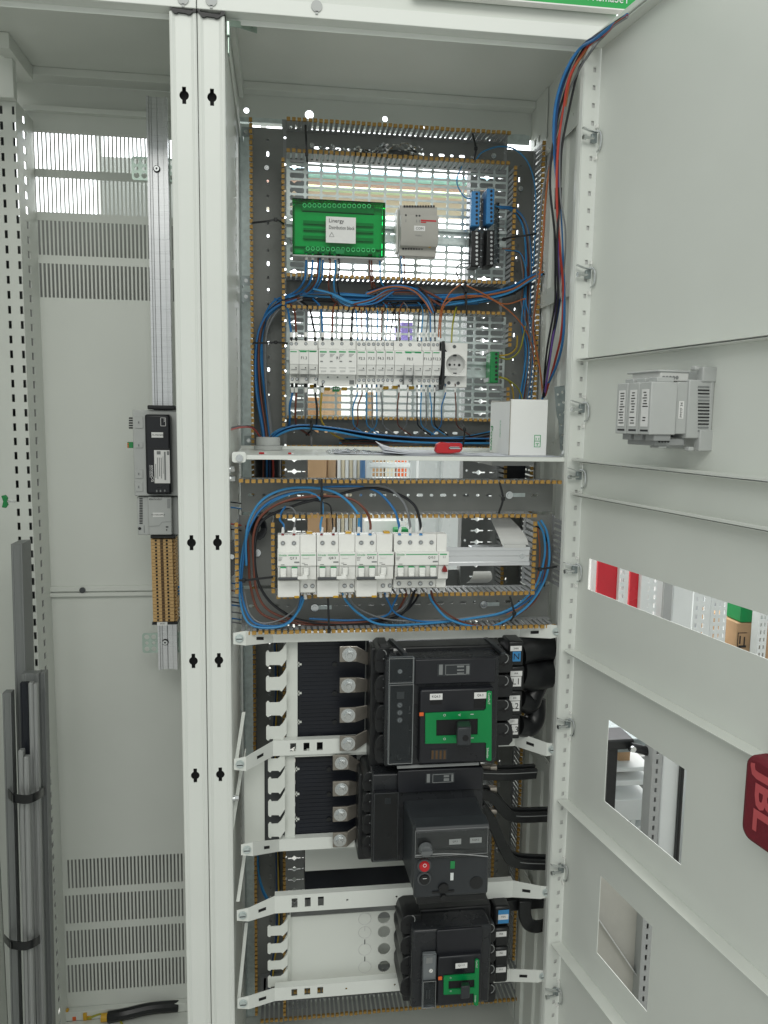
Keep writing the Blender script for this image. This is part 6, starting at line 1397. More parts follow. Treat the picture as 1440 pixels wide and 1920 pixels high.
# lower frame
G2 = 'wires of the breaker row'
LW = [(LB, [(672, 1003, -.03), (673, 985, -.012), (670, 962, .01), (640, 930, .02), (600, 916, .02), (540, 916, .022), (495, 935, .025), (470, 970, .03), (461, 1010, .03), (462, 1060, .035)], .0022, 'light blue wire arching from the third breaker over to the left duct'),
      (BR, [(694, 1003, -.03), (694, 980, -.012), (684, 955, .012), (655, 935, .02), (600, 930, .022), (540, 938, .025), (495, 962, .028), (476, 1000, .03), (476, 1060, .032), (482, 1110, .032), (505, 1145, .03), (560, 1164, .03), (650, 1168, .03), (730, 1158, .03), (752, 1135, .02), (764, 1108, -.01)], .0022, 'brown wire circling the left of the breaker row'),
      (BK, [(789, 1003, -.03), (787, 975, -.008), (775, 945, .012), (740, 924, .02), (690, 915, .022), (630, 928, .022), (560, 945, .026), (500, 970, .03), (481, 1000, .03), (478, 1060, .032), (490, 1105, .032), (520, 1140, .03), (570, 1164, .03), (650, 1170, .03), (720, 1165, .03), (760, 1145, .02), (778, 1108, -.01)], .0024, 'thick black wire circling the left of the breaker row'),
      (GR, [(769, 1003, -.03), (768, 978, -.01), (755, 940, .012), (720, 912, .022), (660, 916, .024), (600, 917, .024), (540, 922, .026), (490, 945, .03), (466, 985, .032)], .002, 'grey wire arching over the breaker row under the upper duct'),
      (B_, [(749, 1003, -.03), (747, 980, -.01), (735, 950, .012), (700, 918, .022), (640, 912, .026), (560, 921, .028), (500, 945, .03), (468, 990, .033), (456, 1050, .035), (453, 1110, .035), (466, 1155, .03), (488, 1172, .025), (530, 1172, .02), (556, 1150, .01), (566, 1118, -.012)], .0021, 'blue wire looping round the lower left corner of the breaker frame'),
      (LB, [(603, 1003, -.03), (601, 985, -.015), (605, 960, .01), (600, 935, .02), (570, 922, .026), (520, 936, .03), (480, 965, .034), (460, 1010, .036), (450, 1070, .036), (450, 1125, .034), (463, 1165, .028), (490, 1177, .02), (535, 1172, .015), (560, 1145, .005), (572, 1116, -.012)], .0019, 'light blue wire of the second breaker looping to the lower left corner'),
      (BK, [(625, 1003, -.03), (624, 985, -.015), (622, 965, .008), (615, 945, .02), (575, 938, .026), (520, 945, .03), (485, 975, .034)], .0013, 'thin black wire above the second breaker'),
      (GR, [(551, 1003, -.03), (552, 985, -.015), (556, 968, .005), (547, 952, .02), (528, 952, .028)], .0013, 'thin grey wire above the leftmost breaker'),
      (B_, [(530, 1003, -.03), (532, 985, -.014), (525, 975, -.002), (527, 962, .01), (535, 950, .026)], .0017, 'blue wire curling into the leftmost breaker'),
      (LB, [(643, 1112, -.02), (650, 1128, 0), (675, 1152, .015), (715, 1171, .018), (790, 1170, .02), (880, 1160, .02), (950, 1145, .02), (1000, 1105, .022), (1020, 1050, .025), (1020, 1005, .03), (1008, 978, .035)], .0021, 'light blue wire sweeping under the breakers to the right duct'),
      (LB, [(802, 1108, -.015), (812, 1130, .005), (840, 1160, .012), (890, 1175, .014), (930, 1172, .016), (985, 1140, .02), (1018, 1095, .022), (1030, 1050, .025), (1026, 1000, .03), (1014, 975, .035)], .0021, 'light blue wire sagging lowest at the right under the breakers'),
      (BR, [(808, 1108, -.015), (818, 1132, .008), (850, 1158, .016), (890, 1172, .018), (940, 1168, .02), (1000, 1130, .024), (1020, 1080, .028), (1026, 1020, .032)], .0016, 'reddish brown wire beside the lowest sagging blue one'),
      (GR, [(652, 1112, -.02), (668, 1138, .012), (720, 1160, .022), (790, 1164, .024), (860, 1160, .024), (930, 1150, .024)], .0016, 'grey wire sweeping under the breakers'),
      (GR, [(562, 1116, -.01), (555, 1140, .012), (525, 1162, .022), (490, 1168, .026), (468, 1150, .03), (458, 1110, .034)], .0014, 'grey wire looping at the lower left corner of the breaker frame'),
      (B_, [(722, 1112, -.02), (728, 1128, .004), (745, 1152, .018), (790, 1165, .022), (860, 1162, .024), (950, 1148, .026), (1005, 1110, .028), (1024, 1060, .03)], .0017, 'blue wire from the third auxiliary unit running right'),
      (BK, [(788, 1108, -.012), (776, 1130, .01), (752, 1150, .022), (700, 1164, .03), (640, 1168, .034)], .002, 'black wire dropping from the middle of the four pole breaker'),
      (GR, [(770, 1108, -.012), (762, 1130, .01), (742, 1148, .022), (690, 1160, .03)], .0018, 'grey wire dropping from the left of the four pole breaker'),
      (B_, [(748, 1108, -.012), (738, 1132, .01), (722, 1155, .022), (660, 1163, .03), (580, 1160, .034)], .0018, 'blue wire dropping from the left end of the four pole breaker'),
      (OR, [(1008, 990, .04), (1012, 1030, .04), (1008, 1080, .038), (985, 1130, .03), (950, 1152, .026)], .0014, 'orange wire inside the right duct of the breaker frame'),
      (BK, [(1004, 985, .045), (1020, 1000, .045), (1030, 1040, .042), (1020, 1100, .036)], .0016, 'black wire inside the right duct of the breaker frame'),
      (BR, [(462, 985, .038), (466, 1040, .04), (470, 1100, .038), (490, 1150, .034), (550, 1168, .034), (640, 1172, .036)], .0022, 'second brown wire circling the left of the breaker row')]
for c, pts, r, lab in LW:
    w_ = wire(c, pts, r, lab, G2, 7, 8)
    if pts[0][1] == 1003:
        x = pts[0][0]; p, q = at(x, 1001, -.029), at(x+1, 990, -.018); obj('marker_sleeve', MB().cyl(p, q, max(.0024, r*1.3), n=8), 'label_white', w_); obj('ferrule', MB().cyl(p, at(x, 1004, -.03), max(.0022, r*1.25), n=8), 'terminal_blue' if x > 660 else 'dark_red', w_)
for i, (x, y) in enumerate(((645, 1113), (655, 1113), (713, 1113), (725, 1112), (745, 1107), (765, 1106), (785, 1106), (803, 1106), (825, 1101), (831, 1101), (572, 1116))):
    tag(obj('wire_marker', MB().cyl(at(x, y-4, -.02), at(x+1, y+6, -.014), .0027, n=8), 'label_white'), f'small white wire marker under the breaker row, {ORD[i]} of the row', 'marker', 'wire markers under the breakers')
# coil of dark wires tucked in the left corner of the frame
rnd = random.Random(4)
mb = MB()
for k in range(7):
    r0 = 8+k*1.7; mb.tube([at(484+r0*math.cos(a*.45)*.85, 990+r0*1.15*math.sin(a*.45), .052-.002*k) for a in range(15)], .0016, 6)
tag(obj('coiled_wire', mb, 'wire_black'), 'dark coil of wire tucked behind the left corner of the breaker row', 'wire')
# short wires passing through the left side sheet into the lower frame
for i, (y, c) in enumerate(((942, BK), (952, B_), (983, 'red'), (993, BK), (1094, B_), (1108, BR), (1120, GR), (1129, BK), (1135, B_), (1148, GR), (1160, B_), (1167, GR))):
    wire(c, [(428, y-1, .02), (440, y, .035), (452, y+2, .055)], .0013, f'short {c} wire crossing from the left side sheet, {ORD[i]} from top', 'short wires at the left side sheet')

# ================================================================== cable ties
def tie(label, pts, w_=.0036, head=None):
    P = [at(*p) for p in pts]; t = thing('cable_tie', label, 'cable tie', P[0], 'black cable ties')
    vert = abs((P[-1]-P[0]).z) > abs((P[-1]-P[0]).x)
    obj('strap', MB().strip(spline(P, 5), (w_, 0, 0) if vert else (0, 0, w_), (0, .0012, 0)), 'black_rubber', t)
    h = P[len(P)//2] if head is None else at(*head)
    obj('head', MB().box(h.x-.003, h.x+.003, h.y-.004, h.y+.002, h.z-.0032, h.z+.0032), 'black_rubber', t, bevel=.0008)
    return t
tie('black cable tie across the left of the topmost duct', [(573, 234, .268), (574, 262, .264), (575, 290, .266), (576, 304, .28)])
tie('black cable tie across the right of the topmost duct', [(886, 250, .268), (892, 278, .264), (889, 300, .268)], head=(892, 279, .262))
tie('black cable tie across the left duct beside the green block', [(472, 418, .268), (500, 415, .262), (518, 412, .262), (533, 420, .268)], head=(517, 412, .261))
tie('black cable tie across the left duct beside the device row', [(474, 643, .268), (500, 643, .266), (520, 642, .266), (540, 644, .262)], head=(517, 642, .264))
tie('black cable tie across the right duct beside the terminal bars', [(941, 449, .255), (966, 444, .266), (990, 441, .264), (1006, 438, .268)], head=(945, 449, .253))
tie('black cable tie round the middle duct under the terminal bars', [(872, 527, .268), (874, 555, .258), (875, 592, .262)], head=(874, 545, .256))
tie('black cable tie round the bottom duct left of the papers', [(583, 788, .265), (584, 815, .27), (584, 842, .26)], head=(584, 797, .262))
tie('black cable tie standing up behind the red tool', [(864, 787, .262), (871, 806, .256), (868, 838, .262)], head=(871, 806, .254))
tie('black cable tie on the duct under the shelf, left one', [(603, 898, -.004), (603, 915, -.004), (603, 965, -.004)], head=(603, 927, -.006))
tie('black cable tie on the duct under the shelf, right one', [(937, 905, -.004), (943, 935, -.006), (935, 963, -.004)], head=(943, 935, -.007))
tie('black cable tie across the left short duct of the breaker row', [(447, 1088, -.004), (460, 1088, -.006), (485, 1085, -.006), (512, 1082, -.004)], head=(457, 1088, -.007))
tie('black cable tie across the right short duct of the breaker row', [(1003, 1066, -.004), (1020, 1066, -.006), (1045, 1062, -.004)], head=(1012, 1067, -.007))
tie('black cable tie hanging under the second breaker', [(615, 1122, -.004), (616, 1150, -.006), (617, 1186, -.004)], head=(617, 1183, -.007))
tie('black cable tie hanging under the bare end of the rail', [(956, 1118, -.004), (964, 1150, -.006), (957, 1165, -.004)], head=(964, 1150, -.007))

# ================================================================== things on the shelf
YB0, YB1 = .045, .175
X0, X1, Z0, Z1 = rect(956, 749, 1026, 848, YB0); Z0 = SHZ+.0008
cx = thing('white_carton', 'white carton with green print standing at the right of the shelf', 'carton', ((X0+X1)/2, YB0, Z0))
th = .0012
obj('walls', MB().box(X0, X1, YB0, YB0+th, Z0, Z1).box(X0, X0+th, YB0+th, YB1, Z0, Z1-.003).box(X1-th, X1, YB0+th, YB1, Z0, Z1).box(X0+th, X1-th, YB1-th, YB1, Z0, Z1).box(X0+th, X1-th, YB0+th, YB1-th, Z0, Z0+th), 'carton_white', cx, bevel=.0008)
obj('lid', MB().hexa([(X0, YB0+.004, Z1-.004), (X1, YB0+.002, Z1-.001), (X1, YB1, Z1+.002), (X0, YB1, Z1-.003), (X0, YB0+.004, Z1-.0025), (X1, YB0+.002, Z1+.0005), (X1, YB1, Z1+.0035), (X0, YB1, Z1-.0015)]), 'carton_inside', cx)
obj('side_fold', MB().box(X0-.0006, X0+.0008, YB0-.0006, YB0+.0008, Z0, Z1-.001), 'carton_inside', cx)
q = at(1007.5, 827, YB0); m_ = MB()
for (a, b, c, d) in ((-6, -11, 6, -10), (-6, 10, 6, 11), (-6, -10, -5, 10), (5, -10, 6, 10), (-6, -.5, 6, .5), (-3, 4, 3, 5), (-3, -6, -2, -2), (2, -6, 3, -2), (-1, 6, 1, 8)):
    k = pxm(1007, 827, YB0); m_.box(q.x+a*k, q.x+c*k, YB0-.0005, YB0-.0001, q.z-d*k, q.z-b*k)
obj('green_mark', m_, 'green_print', cx)
FRL = (Vector((0, -1, 0)), Vector((0, 0, 1)))
text('Powe', cx, 0, 0, 0, .016, 'green_print', -90, .046, pos=(X0-.0006, YB1-.014, Z0+.027), frame=FRL); text('Schneider', cx, 0, 0, 0, .007, 'green_print', -90, .032, pos=(X0-.0006, YB1-.072, Z0+.045), frame=FRL)
# perforated zinc strip leaning against the right side
a, b = at(1062, 846, .06), at(1049, 724, .06); d = (b-a).normalized(); n = Vector((d.z, 0, -d.x)); wv = .0105
st = thing('perforated_strip', 'zinc strip with round holes leaning at the right end of the shelf', 'strip', a)
outer = [(-wv, 0), (wv, 0), (wv, .11), (-wv, .11)]; hh = []
L_ = (b-a).length; outer = [(-wv*.75, 0), (wv*.75, 0), (wv, .005), (wv*.8, L_*.5), (wv, L_*.55), (wv*.9, L_), (-wv*.9, L_), (-wv, L_*.55), (-wv*.8, L_*.5), (-wv, .005)]
for k in range(6): hh += [circ(-wv*.42, .012+k*L_*.155, .0022, 10), circ(wv*.42, .015+k*L_*.155, .0026, 10)]
mm = Matrix(((n.x, 0, d.x, a.x), (0, 1, 0, a.y), (n.z, 0, d.z, a.z), (0, 0, 0, 1)))
obj('sheet', MB(mm).plate(outer, hh, 'y', 0, .0016), 'galvanised_dark', st)
for i, (px, py) in enumerate(((1055, 842), (1064, 843))):
    p = at(px, py, .03); p.z = SHZ+.004; tag(obj('loose_screw', MB().cyl(p, p+Vector((.002, 0, .006)), .0032, n=8).cyl(p+Vector((0, 0, -.003)), p, .005, n=6), 'steel'), ('left', 'right')[i]+' loose zinc screw at the foot of the leaning strip', 'screw', 'loose screws')
# papers
def sheet(label, pts, bow=.0, z=SHZ+.001, seed=0, group='papers on the shelf'):
    rnd = random.Random(seed); (x0, y0), (x1, y1), (x2, y2), (x3, y3) = pts; n = 8; mb = MB(); V_ = []
    for i in range(n+1):
        for j in range(n+1):
            u, v = i/n, j/n; X = (x0*(1-u)+x1*u)*(1-v)+(x3*(1-u)+x2*u)*v; Y = (y0*(1-u)+y1*u)*(1-v)+(y3*(1-u)+y2*u)*v
            V_.append((X, Y, z+bow*max(0, 1-u*2.2)**2*(.4+.6*v)+.0006*math.sin(5*u+seed)*math.sin(4*v)+.0006))
    mb.add(V_, [(i*(n+1)+j, (i+1)*(n+1)+j, (i+1)*(n+1)+j+1, i*(n+1)+j+1) for i in range(n) for j in range(n)])
    o = obj('paper_sheet', mb, 'paper'); s_ = o.modifiers.new('thick', 'SOLIDIFY'); s_.thickness = .0004
    return tag(o, label, 'paper', group)
sheet('bluish paper lying under the white carton at the shelf right end', [(.20, .01), (.475, .006), (.475, .12), (.20, .13)], 0, SHZ+.0004, 1)
sheet('folded bluish paper with a lifted corner left of the red tool', [(.165, .012), (.34, .018), (.33, .16), (.175, .17)], .010, SHZ+.0016, 2)
sheet('upper paper of the folded pile beside the red tool', [(.168, .03), (.31, .03), (.30, .18), (.172, .19)], .016, SHZ+.003, 3)
sheet('flat grey leaflet left of the folded papers', [(.085, .04), (.19, .03), (.20, .13), (.09, .15)], .004, SHZ+.0008, 4)
cl = thing('clear_bag', 'crumpled clear bag lying on the shelf left of the papers', 'bag', (.12, .1, SHZ))
def crumple(x0, x1, y0, y1, z, h, seed, n=22, m2=9):
    rnd = random.Random(seed); mb = MB(); V_ = []
    for i in range(n+1):
        for j in range(m2+1):
            u, v = i/n, j/m2; e = math.sin(math.pi*v)*(.4+.6*math.sin(math.pi*min(1, .1+u)))
            V_.append((x0+(x1-x0)*u+rnd.uniform(-.002, .002), y0+(y1-y0)*v, z+h*e*(.5+rnd.random()*.7)))
    return mb.add(V_, [(i*(m2+1)+j, (i+1)*(m2+1)+j, (i+1)*(m2+1)+j+1, i*(m2+1)+j+1) for i in range(n) for j in range(m2)])
obj('film', crumple(.075, .17, .05, .12, SHZ+.001, .007, 5), 'clear_grey', cl)
# crumpled film bag in the topmost duct
tb_ = thing('clear_bag', 'crumpled clear film bag lying in the topmost duct', 'bag', at(690, 290, .30))
a, b = at(597, 282, .29), at(792, 288, .29); mb = MB(); rnd = random.Random(9); n, m2 = 34, 8; V_ = []
for i in range(n+1):
    for j in range(m2+1):
        u, v = i/n, j/m2; hgt = .010+.016*(u > .55)*math.sin(math.pi*min(1, (u-.55)/.45)) if u > .55 else .010+.004*math.sin(9*u)
        V_.append((a.x+(b.x-a.x)*u+rnd.uniform(-.001, .001), .287+.010*(rnd.random()+.5*math.sin(14*u))*math.sin(math.pi*v), a.z+(b.z-a.z)*u-.004+hgt*1.25*v+rnd.uniform(-.0010, .0010)))
obj('film', mb.add(V_, [(i*(m2+1)+j, (i+1)*(m2+1)+j, (i+1)*(m2+1)+j+1, i*(m2+1)+j+1) for i in range(n) for j in range(m2)]), 'clear', tb_)
obj('contents', MB().tube(spline([a+Vector((.07, .012, .004)), a+Vector((.12, .014, .006)), a+Vector((.17, .014, .010)), b+Vector((-.01, .012, .003))]), .0055, 8), 'wire_black', tb_)
# red tool
rt = thing('red_tool', 'small red plastic tool with a steel edge lying on the papers', 'tool', at(842, 848, .02))
X0, X1, Z0, Z1 = rect(816, 829, 867, 848, .02); Z0 = SHZ+.0042
P = [(X0, Z0+.004), (X0+.003, Z1-.003), (X0+.010, Z1), (X0+.024, Z1-.0012), (X1-.003, Z1-.001), (X1, Z1-.004), (X1, Z0+.007), (X1-.004, Z0+.002), (X1-.022, Z0), (X0+.004, Z0+.0005)]
obj('body', MB().extr(P, 'y', .018, .034), 'signal_red', rt, bevel=.002)
obj('steel_edge', MB().box(X1-.024, X1-.004, .0165, .0178, Z0+.008, Z0+.0095).box(X1-.024, X1-.006, .0165, .0178, Z0+.0108, Z0+.0118).box(X1-.024, X1-.0225, .0165, .0178, Z0+.008, Z0+.0118), 'steel', rt)
obj('steel_insert', MB().box(X1-.0225, X1-.006, .0172, .0179, Z0+.0095, Z0+.0108), 'dark_grey_plastic', rt)
# grey cable collar through the shelf
p = at(503, 838, .2); gl = thing('cable_collar', 'round grey cable collar set in the left end of the shelf', 'collar', (p.x, .2, SHZ))
def ringz(z0, z1, ro, ri, n=28, par=gl, m='light_grey_plastic', name='ring'):
    mb = MB(); vs_ = []
    for (r, z) in ((ro, z0), (ro, z1), (ri, z1), (ri, z0)): vs_ += [(p.x+r*math.cos(2*math.pi*k/n), .2+r*math.sin(2*math.pi*k/n), z) for k in range(n)]
    mb.add(vs_, [(a*n+k, a*n+(k+1) % n, ((a+1) % 4)*n+(k+1) % n, ((a+1) % 4)*n+k) for a in range(4) for k in range(n)]); return obj(name, mb, m, par, bevel=.0006)
ringz(SHZ+.0085, SHZ+.024, .0222, .0195); ringz(SHZ+.0005, SHZ+.0084, .0268, .020, name='flange'); ringz(SHZ-.012, SHZ-.0013, .0215, .019, m='mid_grey_plastic', name='lower_ring')
obj('sleeve', MB().cyl((p.x, .2, SHZ-.05), (p.x, .2, SHZ-.0125), .024, n=20).box(p.x-.025, p.x+.025, .225, .226, SHZ-.075, SHZ-.005), 'black_plate', gl)
for i, (dx, c) in enumerate(((-.008, 'brown'), (-.002, 'blue'), (.003, 'navy'), (.009, 'red'))):
    tag(obj('wire', MB().tube([Vector((p.x+dx, .172, SHZ-.014)), Vector((p.x+dx*1.1, .168, SHZ-.04)), Vector((p.x+dx*.9, .172, SHZ-.075))], .0018, 6), 'wire_'+c), CN.get(c, c)+' wire dropping from the cable collar below the shelf', 'wire', 'wires under the cable collar')
for i, (px, py) in enumerate(((486, 842), (541, 843), (490, 845))):
    q = at(px, py, .03); q.z = SHZ+.0018; tag(obj('crimp_sleeve', MB().cyl(q, q+Vector((.004, .002, 0)), .0016, n=8, m=0).cyl(q+Vector((.004, .002, 0)), q+Vector((.009, .004, 0)), .0008, n=6, m=1), ['signal_red', 'white_print']), ('red crimp sleeve lying in front of the cable collar, left one', 'red crimp sleeve lying right of the cable collar', 'red crimp sleeve lying in front of the cable collar, right one')[i], 'crimp', 'red crimp sleeves')
# dark box in the right duct below the shelf
dbk = rect(948, 862, 985, 900, .31); tag(obj('dark_sleeve', MB().box(dbk[0], dbk[1], .31, .334, dbk[2], dbk[3]), 'black_plate'), 'dark sleeve round the wires in the right duct below the shelf', 'sleeve')

# zinc brackets in the left corners of the frame
for i, (px, py) in enumerate(((461, 247), (461, 526), (461, 556), (466, 826))):
    X0, X1, Z0, Z1 = rect(px-8, py-9, px+9, py+9, .30); t = thing('corner_bracket', ('top', 'second', 'third', 'lowest')[i]+' zinc bracket on the left side sheet', 'bracket', (X0, .3, Z0), 'zinc corner brackets')
    obj('body', MB().plate(rc(X0, X1, Z0, Z1), [rr(X0+.005, X1-.006, Z0+.005, Z1-.005)], 'y', .30, .302).box(X0, X0+.002, .3022, .33, Z0, Z1), 'galvanised_dark', t); c = at(px, py, .299); obj('screw', MB().cyl(c, c+Vector((0, .006, 0)), .004, n=10), 'steel', t)
# bolts with washers on the lower frame ducts
for i, (px, py) in enumerate(((954, 928), (590, 1139), (906, 1133), (482, 1036))):
    c = at(px, py, Y2B-.0002); t = thing('frame_bolt', ('bolt with zinc tab on the duct under the shelf, right side', 'bolt with zinc tab on the duct under the second breaker', 'bolt with zinc tab on the duct under the bare rail end', 'bolt in the left short duct of the breaker row')[i], 'bolt', c, 'frame bolts')
    obj('head', MB().cyl(c, c-Vector((0, .004, 0)), .0068, n=16).cyl(c-Vector((0, .004, 0)), c-Vector((0, .007, 0)), .0042, n=6), 'steel', t)
    if i < 3: obj('tab', MB().box(c.x+.004, c.x+.03, c.y-.0012, c.y, c.z-.0035, c.z+.0035), 'galvanised', t)
tg_ = thing('wall_clamp', 'grey clamp on the left side sheet beside the breaker row', 'clamp', at(436, 1060, .0))
P = px_poly(((433, 1016), (438, 1010), (441, 1040), (440, 1075), (435, 1080), (432, 1060)), .02); obj('plate', MB().extr(P, 'y', .012, .02), 'dark_grey_plastic', tg_); c = at(435, 1043, .011); obj('nut', MB().cyl(c, c-Vector((0, .005, 0)), .0045, n=6), 'steel', tg_)
for i, (px, py) in enumerate(((441, 1497), (433, 880), (434, 898))):
    c = at(px, py, .012); tag(obj('side_nut', MB().cyl(c, c+Vector((.006, 0, 0)), .005, n=6).cyl(c+Vector((-.004, 0, 0)), c, .0062, n=12), 'steel'), ('nut on the left side sheet below the second crossbar', 'upper nut on the left side sheet under the shelf', 'lower nut on the left side sheet under the shelf')[i], 'nut', 'side nuts')
# zinc tray details at the right end of the lower grid, seen as a bright flat bracket
zb_ = rect(880, 592, 944, 784, .345); 

# ================================================================== narrow cabinet contents
YR = .30
X0, X1 = at(273.5, 190, YR).x, at(312.5, 190, YR).x; zt, zb = at(293, 180, YR).z, at(312, 1256, YR).z
vr = thing('vertical_rail', 'tall aluminium rail standing in the narrow cabinet', 'rail', ((X0+X1)/2, YR, zb)); W = X1-X0
P = [(X0, YR+.014), (X0, YR), (X0+.004, YR), (X0+.0045, YR+.003), (X0+W*.22, YR+.0035), (X0+W*.24, YR+.005), (X0+W*.5-.001, YR+.005), (X0+W*.5, YR+.0058), (X0+W*.5+.001, YR+.005), (X0+W*.76, YR+.005), (X0+W*.78, YR+.0035), (X1-.0045, YR+.003), (X1-.004, YR), (X1, YR), (X1, YR+.014)]
obj('profile', MB().extr(P, 'z', zb, zt), 'aluminium', vr)
for px, py in ((294, 317), (310, 1204)):
    c = at(px, py, YR+.0048); obj('fixing_bolt', MB().cyl(c, c-Vector((0, .001, 0)), .0068, n=18, m=1).cyl(c-Vector((0, .001, 0)), c-Vector((0, .004, 0)), .005, n=14, m=0).cyl(c-Vector((0, .004, 0)), c-Vector((0, .0043, 0)), .002, n=6, m=1), ['steel', 'ink'], vr)
for i, (x0, y0, x1, y1) in enumerate(((247, 296, 346, 340), (267, 1186, 352, 1223))):
    X0b, X1b, Z0, Z1 = rect(x0, y0, x1, y1, YR+.018); hh = []
    for k in range(2):
        for j in range(3):
            zz_ = Z0+(Z1-Z0)*(.2+.3*j); hh.append(circ(X0b+.009+k*.014, zz_, .0052 if j != 1 else .0036, 12)); hh.append(circ(X1b-.009-k*.014, zz_, .0052 if j != 1 else .0036, 12))
    t = thing('hole_bracket', ('upper', 'lower')[i]+' zinc bracket with round holes behind the tall rail', 'bracket', at(x0, y1, YR+.018), 'zinc hole brackets')
    obj('sheet', MB().plate(rr(X0b, X1b, Z0, Z1, .005), hh, 'y', YR+.0165, YR+.018), 'zinc_green', t); obj('spacer', MB().box((X0b+X1b)/2-.008, (X0b+X1b)/2+.008, YR+.0185, .3995, (Z0+Z1)/2-.008, (Z0+Z1)/2+.008), 'galvanised', t)
# data controller
YD = .225
dm = thing('data_controller', 'black and light grey controller on the tall rail, with a white label', 'controller', at(295, 930, YR))
dbox(dm, 'top_end', 276, 760, 329, 768, YD+.015, YR+.002, 'black_plastic', .002)
hb_ = dbox(dm, 'housing', 250, 769, 334, 930, YD+.022, YR-.0005, 'light_grey_plastic', .002)
cv = dbox(dm, 'black_cover', 272.5, 777, 320, 927, YD, YD+.0215, 'black_satin', .004)
obj('cover_step', MB().box(*rect(273.5, 840, 319, 842, YD)[:2], YD-.0012, YD-.0002, *rect(273.5, 840, 319, 842, YD)[2:]), 'black_plastic', cv)
lbl = sticker(cv, 289.5, 844, 318.5, 906, YD-.0014)
for (a, b, c, d) in ((313, 846, 317, 853), (308, 847, 311, 900), (302, 858, 303.2, 897), (298.5, 858, 299.7, 893), (295, 858, 296.2, 898), (291.5, 870, 292.7, 896), (305.5, 856, 306.2, 888), (294, 846, 301, 852)): flat(lbl, 'small_print', a, b, c, d, YD-.0019, 'ink_grey')
sticker(cv, 284, 810.5, 306, 820.5, YD-.0006, 'DATA MANAGER', 3)
text('ennexOS', cv, 286, 888, YD-.0006, 5.5, 'white_print', -90, 32); text('DATA MANAGER', cv, 281.5, 884, YD-.0006, 2.4, 'white_print', -90, 24)
p0 = rect(301, 783, 311, 799, YD-.0006); obj('logo_frame', MB().box(p0[0], p0[1], YD-.0012, YD-.0008, p0[2], p0[2]+.0008).box(p0[0], p0[1], YD-.0012, YD-.0008, p0[3]-.0008, p0[3]).box(p0[0], p0[0]+.0008, YD-.0012, YD-.0008, p0[2], p0[3]).box(p0[1]-.0008, p0[1], YD-.0012, YD-.0008, p0[2], p0[3]), 'white_print', cv); text('SMA', cv, 308, 788, YD-.0006, 2.6, 'white_print', -90)
for x, y in ((294, 920.5), (301, 920.5), (309, 920)): flat(cv, 'status_mark', x-1.3, y-2, x+1.3, y+2, YD-.0002, 'ink_grey')
for (a, b) in ((781, 803), (830, 840), (880, 897), (904, 922)): dbox(hb_, 'port_cover', 253, a, 268, b, YD+.0205, YD+.0218, 'light_grey_plastic', .0006); flat(hb_, 'print', 259, (a+b)/2-2, 261, (a+b)/2+2, YD+.0203, 'ink_grey')
for k in range(5): dbox(dm, 'plug_fin', 241.5, 782.5+k*4.6, 250, 785.5+k*4.6, YD+.03, YD+.045, 'black_plastic', .0004)
gpz = dbox(dm, 'green_plug', 238.5, 829, 249.5, 840, YD+.028, YD+.045, 'terminal_green', .0008)
for k in range(3): flat(gpz, 'clamp_button', 238.7, 830.5+k*3.3, 241.5, 832.5+k*3.3, YD+.028, 'orange')
ps = thing('power_supply', 'light grey power supply below the black controller on the tall rail', 'power supply', at(300, 1003, YR))
hb_ = dbox(ps, 'housing', 257.5, 931.5, 334, 1003, YD+.03, YR-.0005, 'light_grey_plastic', .0015); fr_ = dbox(ps, 'front', 278, 932, 322, 1003, YD+.012, YD+.0295, 'light_grey_plastic', .002)
for k in range(16): flat(hb_, 'vent_slot', 261.5, 934+k*3.1, 267.5, 935.7+k*3.1, YD+.0298, 'ink')
p = at(262, 991, YD+.0298); obj('adjuster', MB().cyl(p, p-Vector((0, .0006, 0)), .003, n=12), 'ink', hb_); flat(hb_, 'print', 270, 985, 271, 999, YD+.0298, 'ink_grey')
text('STEP POWER', fr_, 291, 936, YD+.0118, 3.2, 'ink', 180, 24); flat(fr_, 'logo', 313.5, 935, 319, 953, YD+.0119, 'mid_grey_plastic'); sticker(fr_, 286.5, 961, 307, 969.5, YD+.0119, 'POWERSUPPLY', 2.6)
for x, y in ((312, 988), (314.5, 988), (312.5, 993.5)): flat(fr_, 'status_lamp', x-1, y-1.2, x+1, y+1.2, YD+.0119, 'ink')
obj('front_step', MB().tube([at(279, 987, YD+.0118), at(298, 986, YD+.0118), at(304, 979, YD+.0118), at(321, 978, YD+.0118)], .0006, 4), 'mid_grey_plastic', fr_)
# terminal strip: each terminal is its own piece
ts = thing('terminal_strip', 'tan terminal strip of many clamps low on the tall rail', 'terminal strip', at(305, 1171, YR))
dbox(ts, 'end_plate', 282, 1003.5, 328, 1009.5, YD+.02, YR+.002, 'black_plastic', .001)
ng = 24; y0_, y1_ = 1010.5, 1166
tmb = None
for i in range(ng):
    ya = y0_+(y1_-y0_)*i/ng; yb = y0_+(y1_-y0_)*(i+1)/ng-.5; xo = (ya-1010)*.03
    c = dbox(ts, 'terminal', 282.5+xo, ya, 322.5+xo, yb, YD+.026, YR-.0005, 'terminal_tan', .0005)
    flat(c, 'bridge_slot', 300+xo, ya+.3, 305.5+xo, yb-.2, YD+.026, 'terminal_brown')
    for x in (292, 312.5):
        p = at(x+xo, (ya+yb)/2, YD+.0258); obj('clamp_hole', MB().cyl(p, p-Vector((0, .0004, 0)), .0022, n=8), 'hole_dark', c)
    dbox(c, 'side_foot', 323+xo, ya+.6, 328+xo, yb-.8, YD+.036, YR-.001, 'terminal_tan', .0003)
dbox(ts, 'end_plate', 285, 1166.5, 333, 1171.5, YD+.03, YR+.002, 'black_plastic', .001); sticker(ts, 294.5, 1166, 314, 1173, YD+.0285, 'WX1', 3)
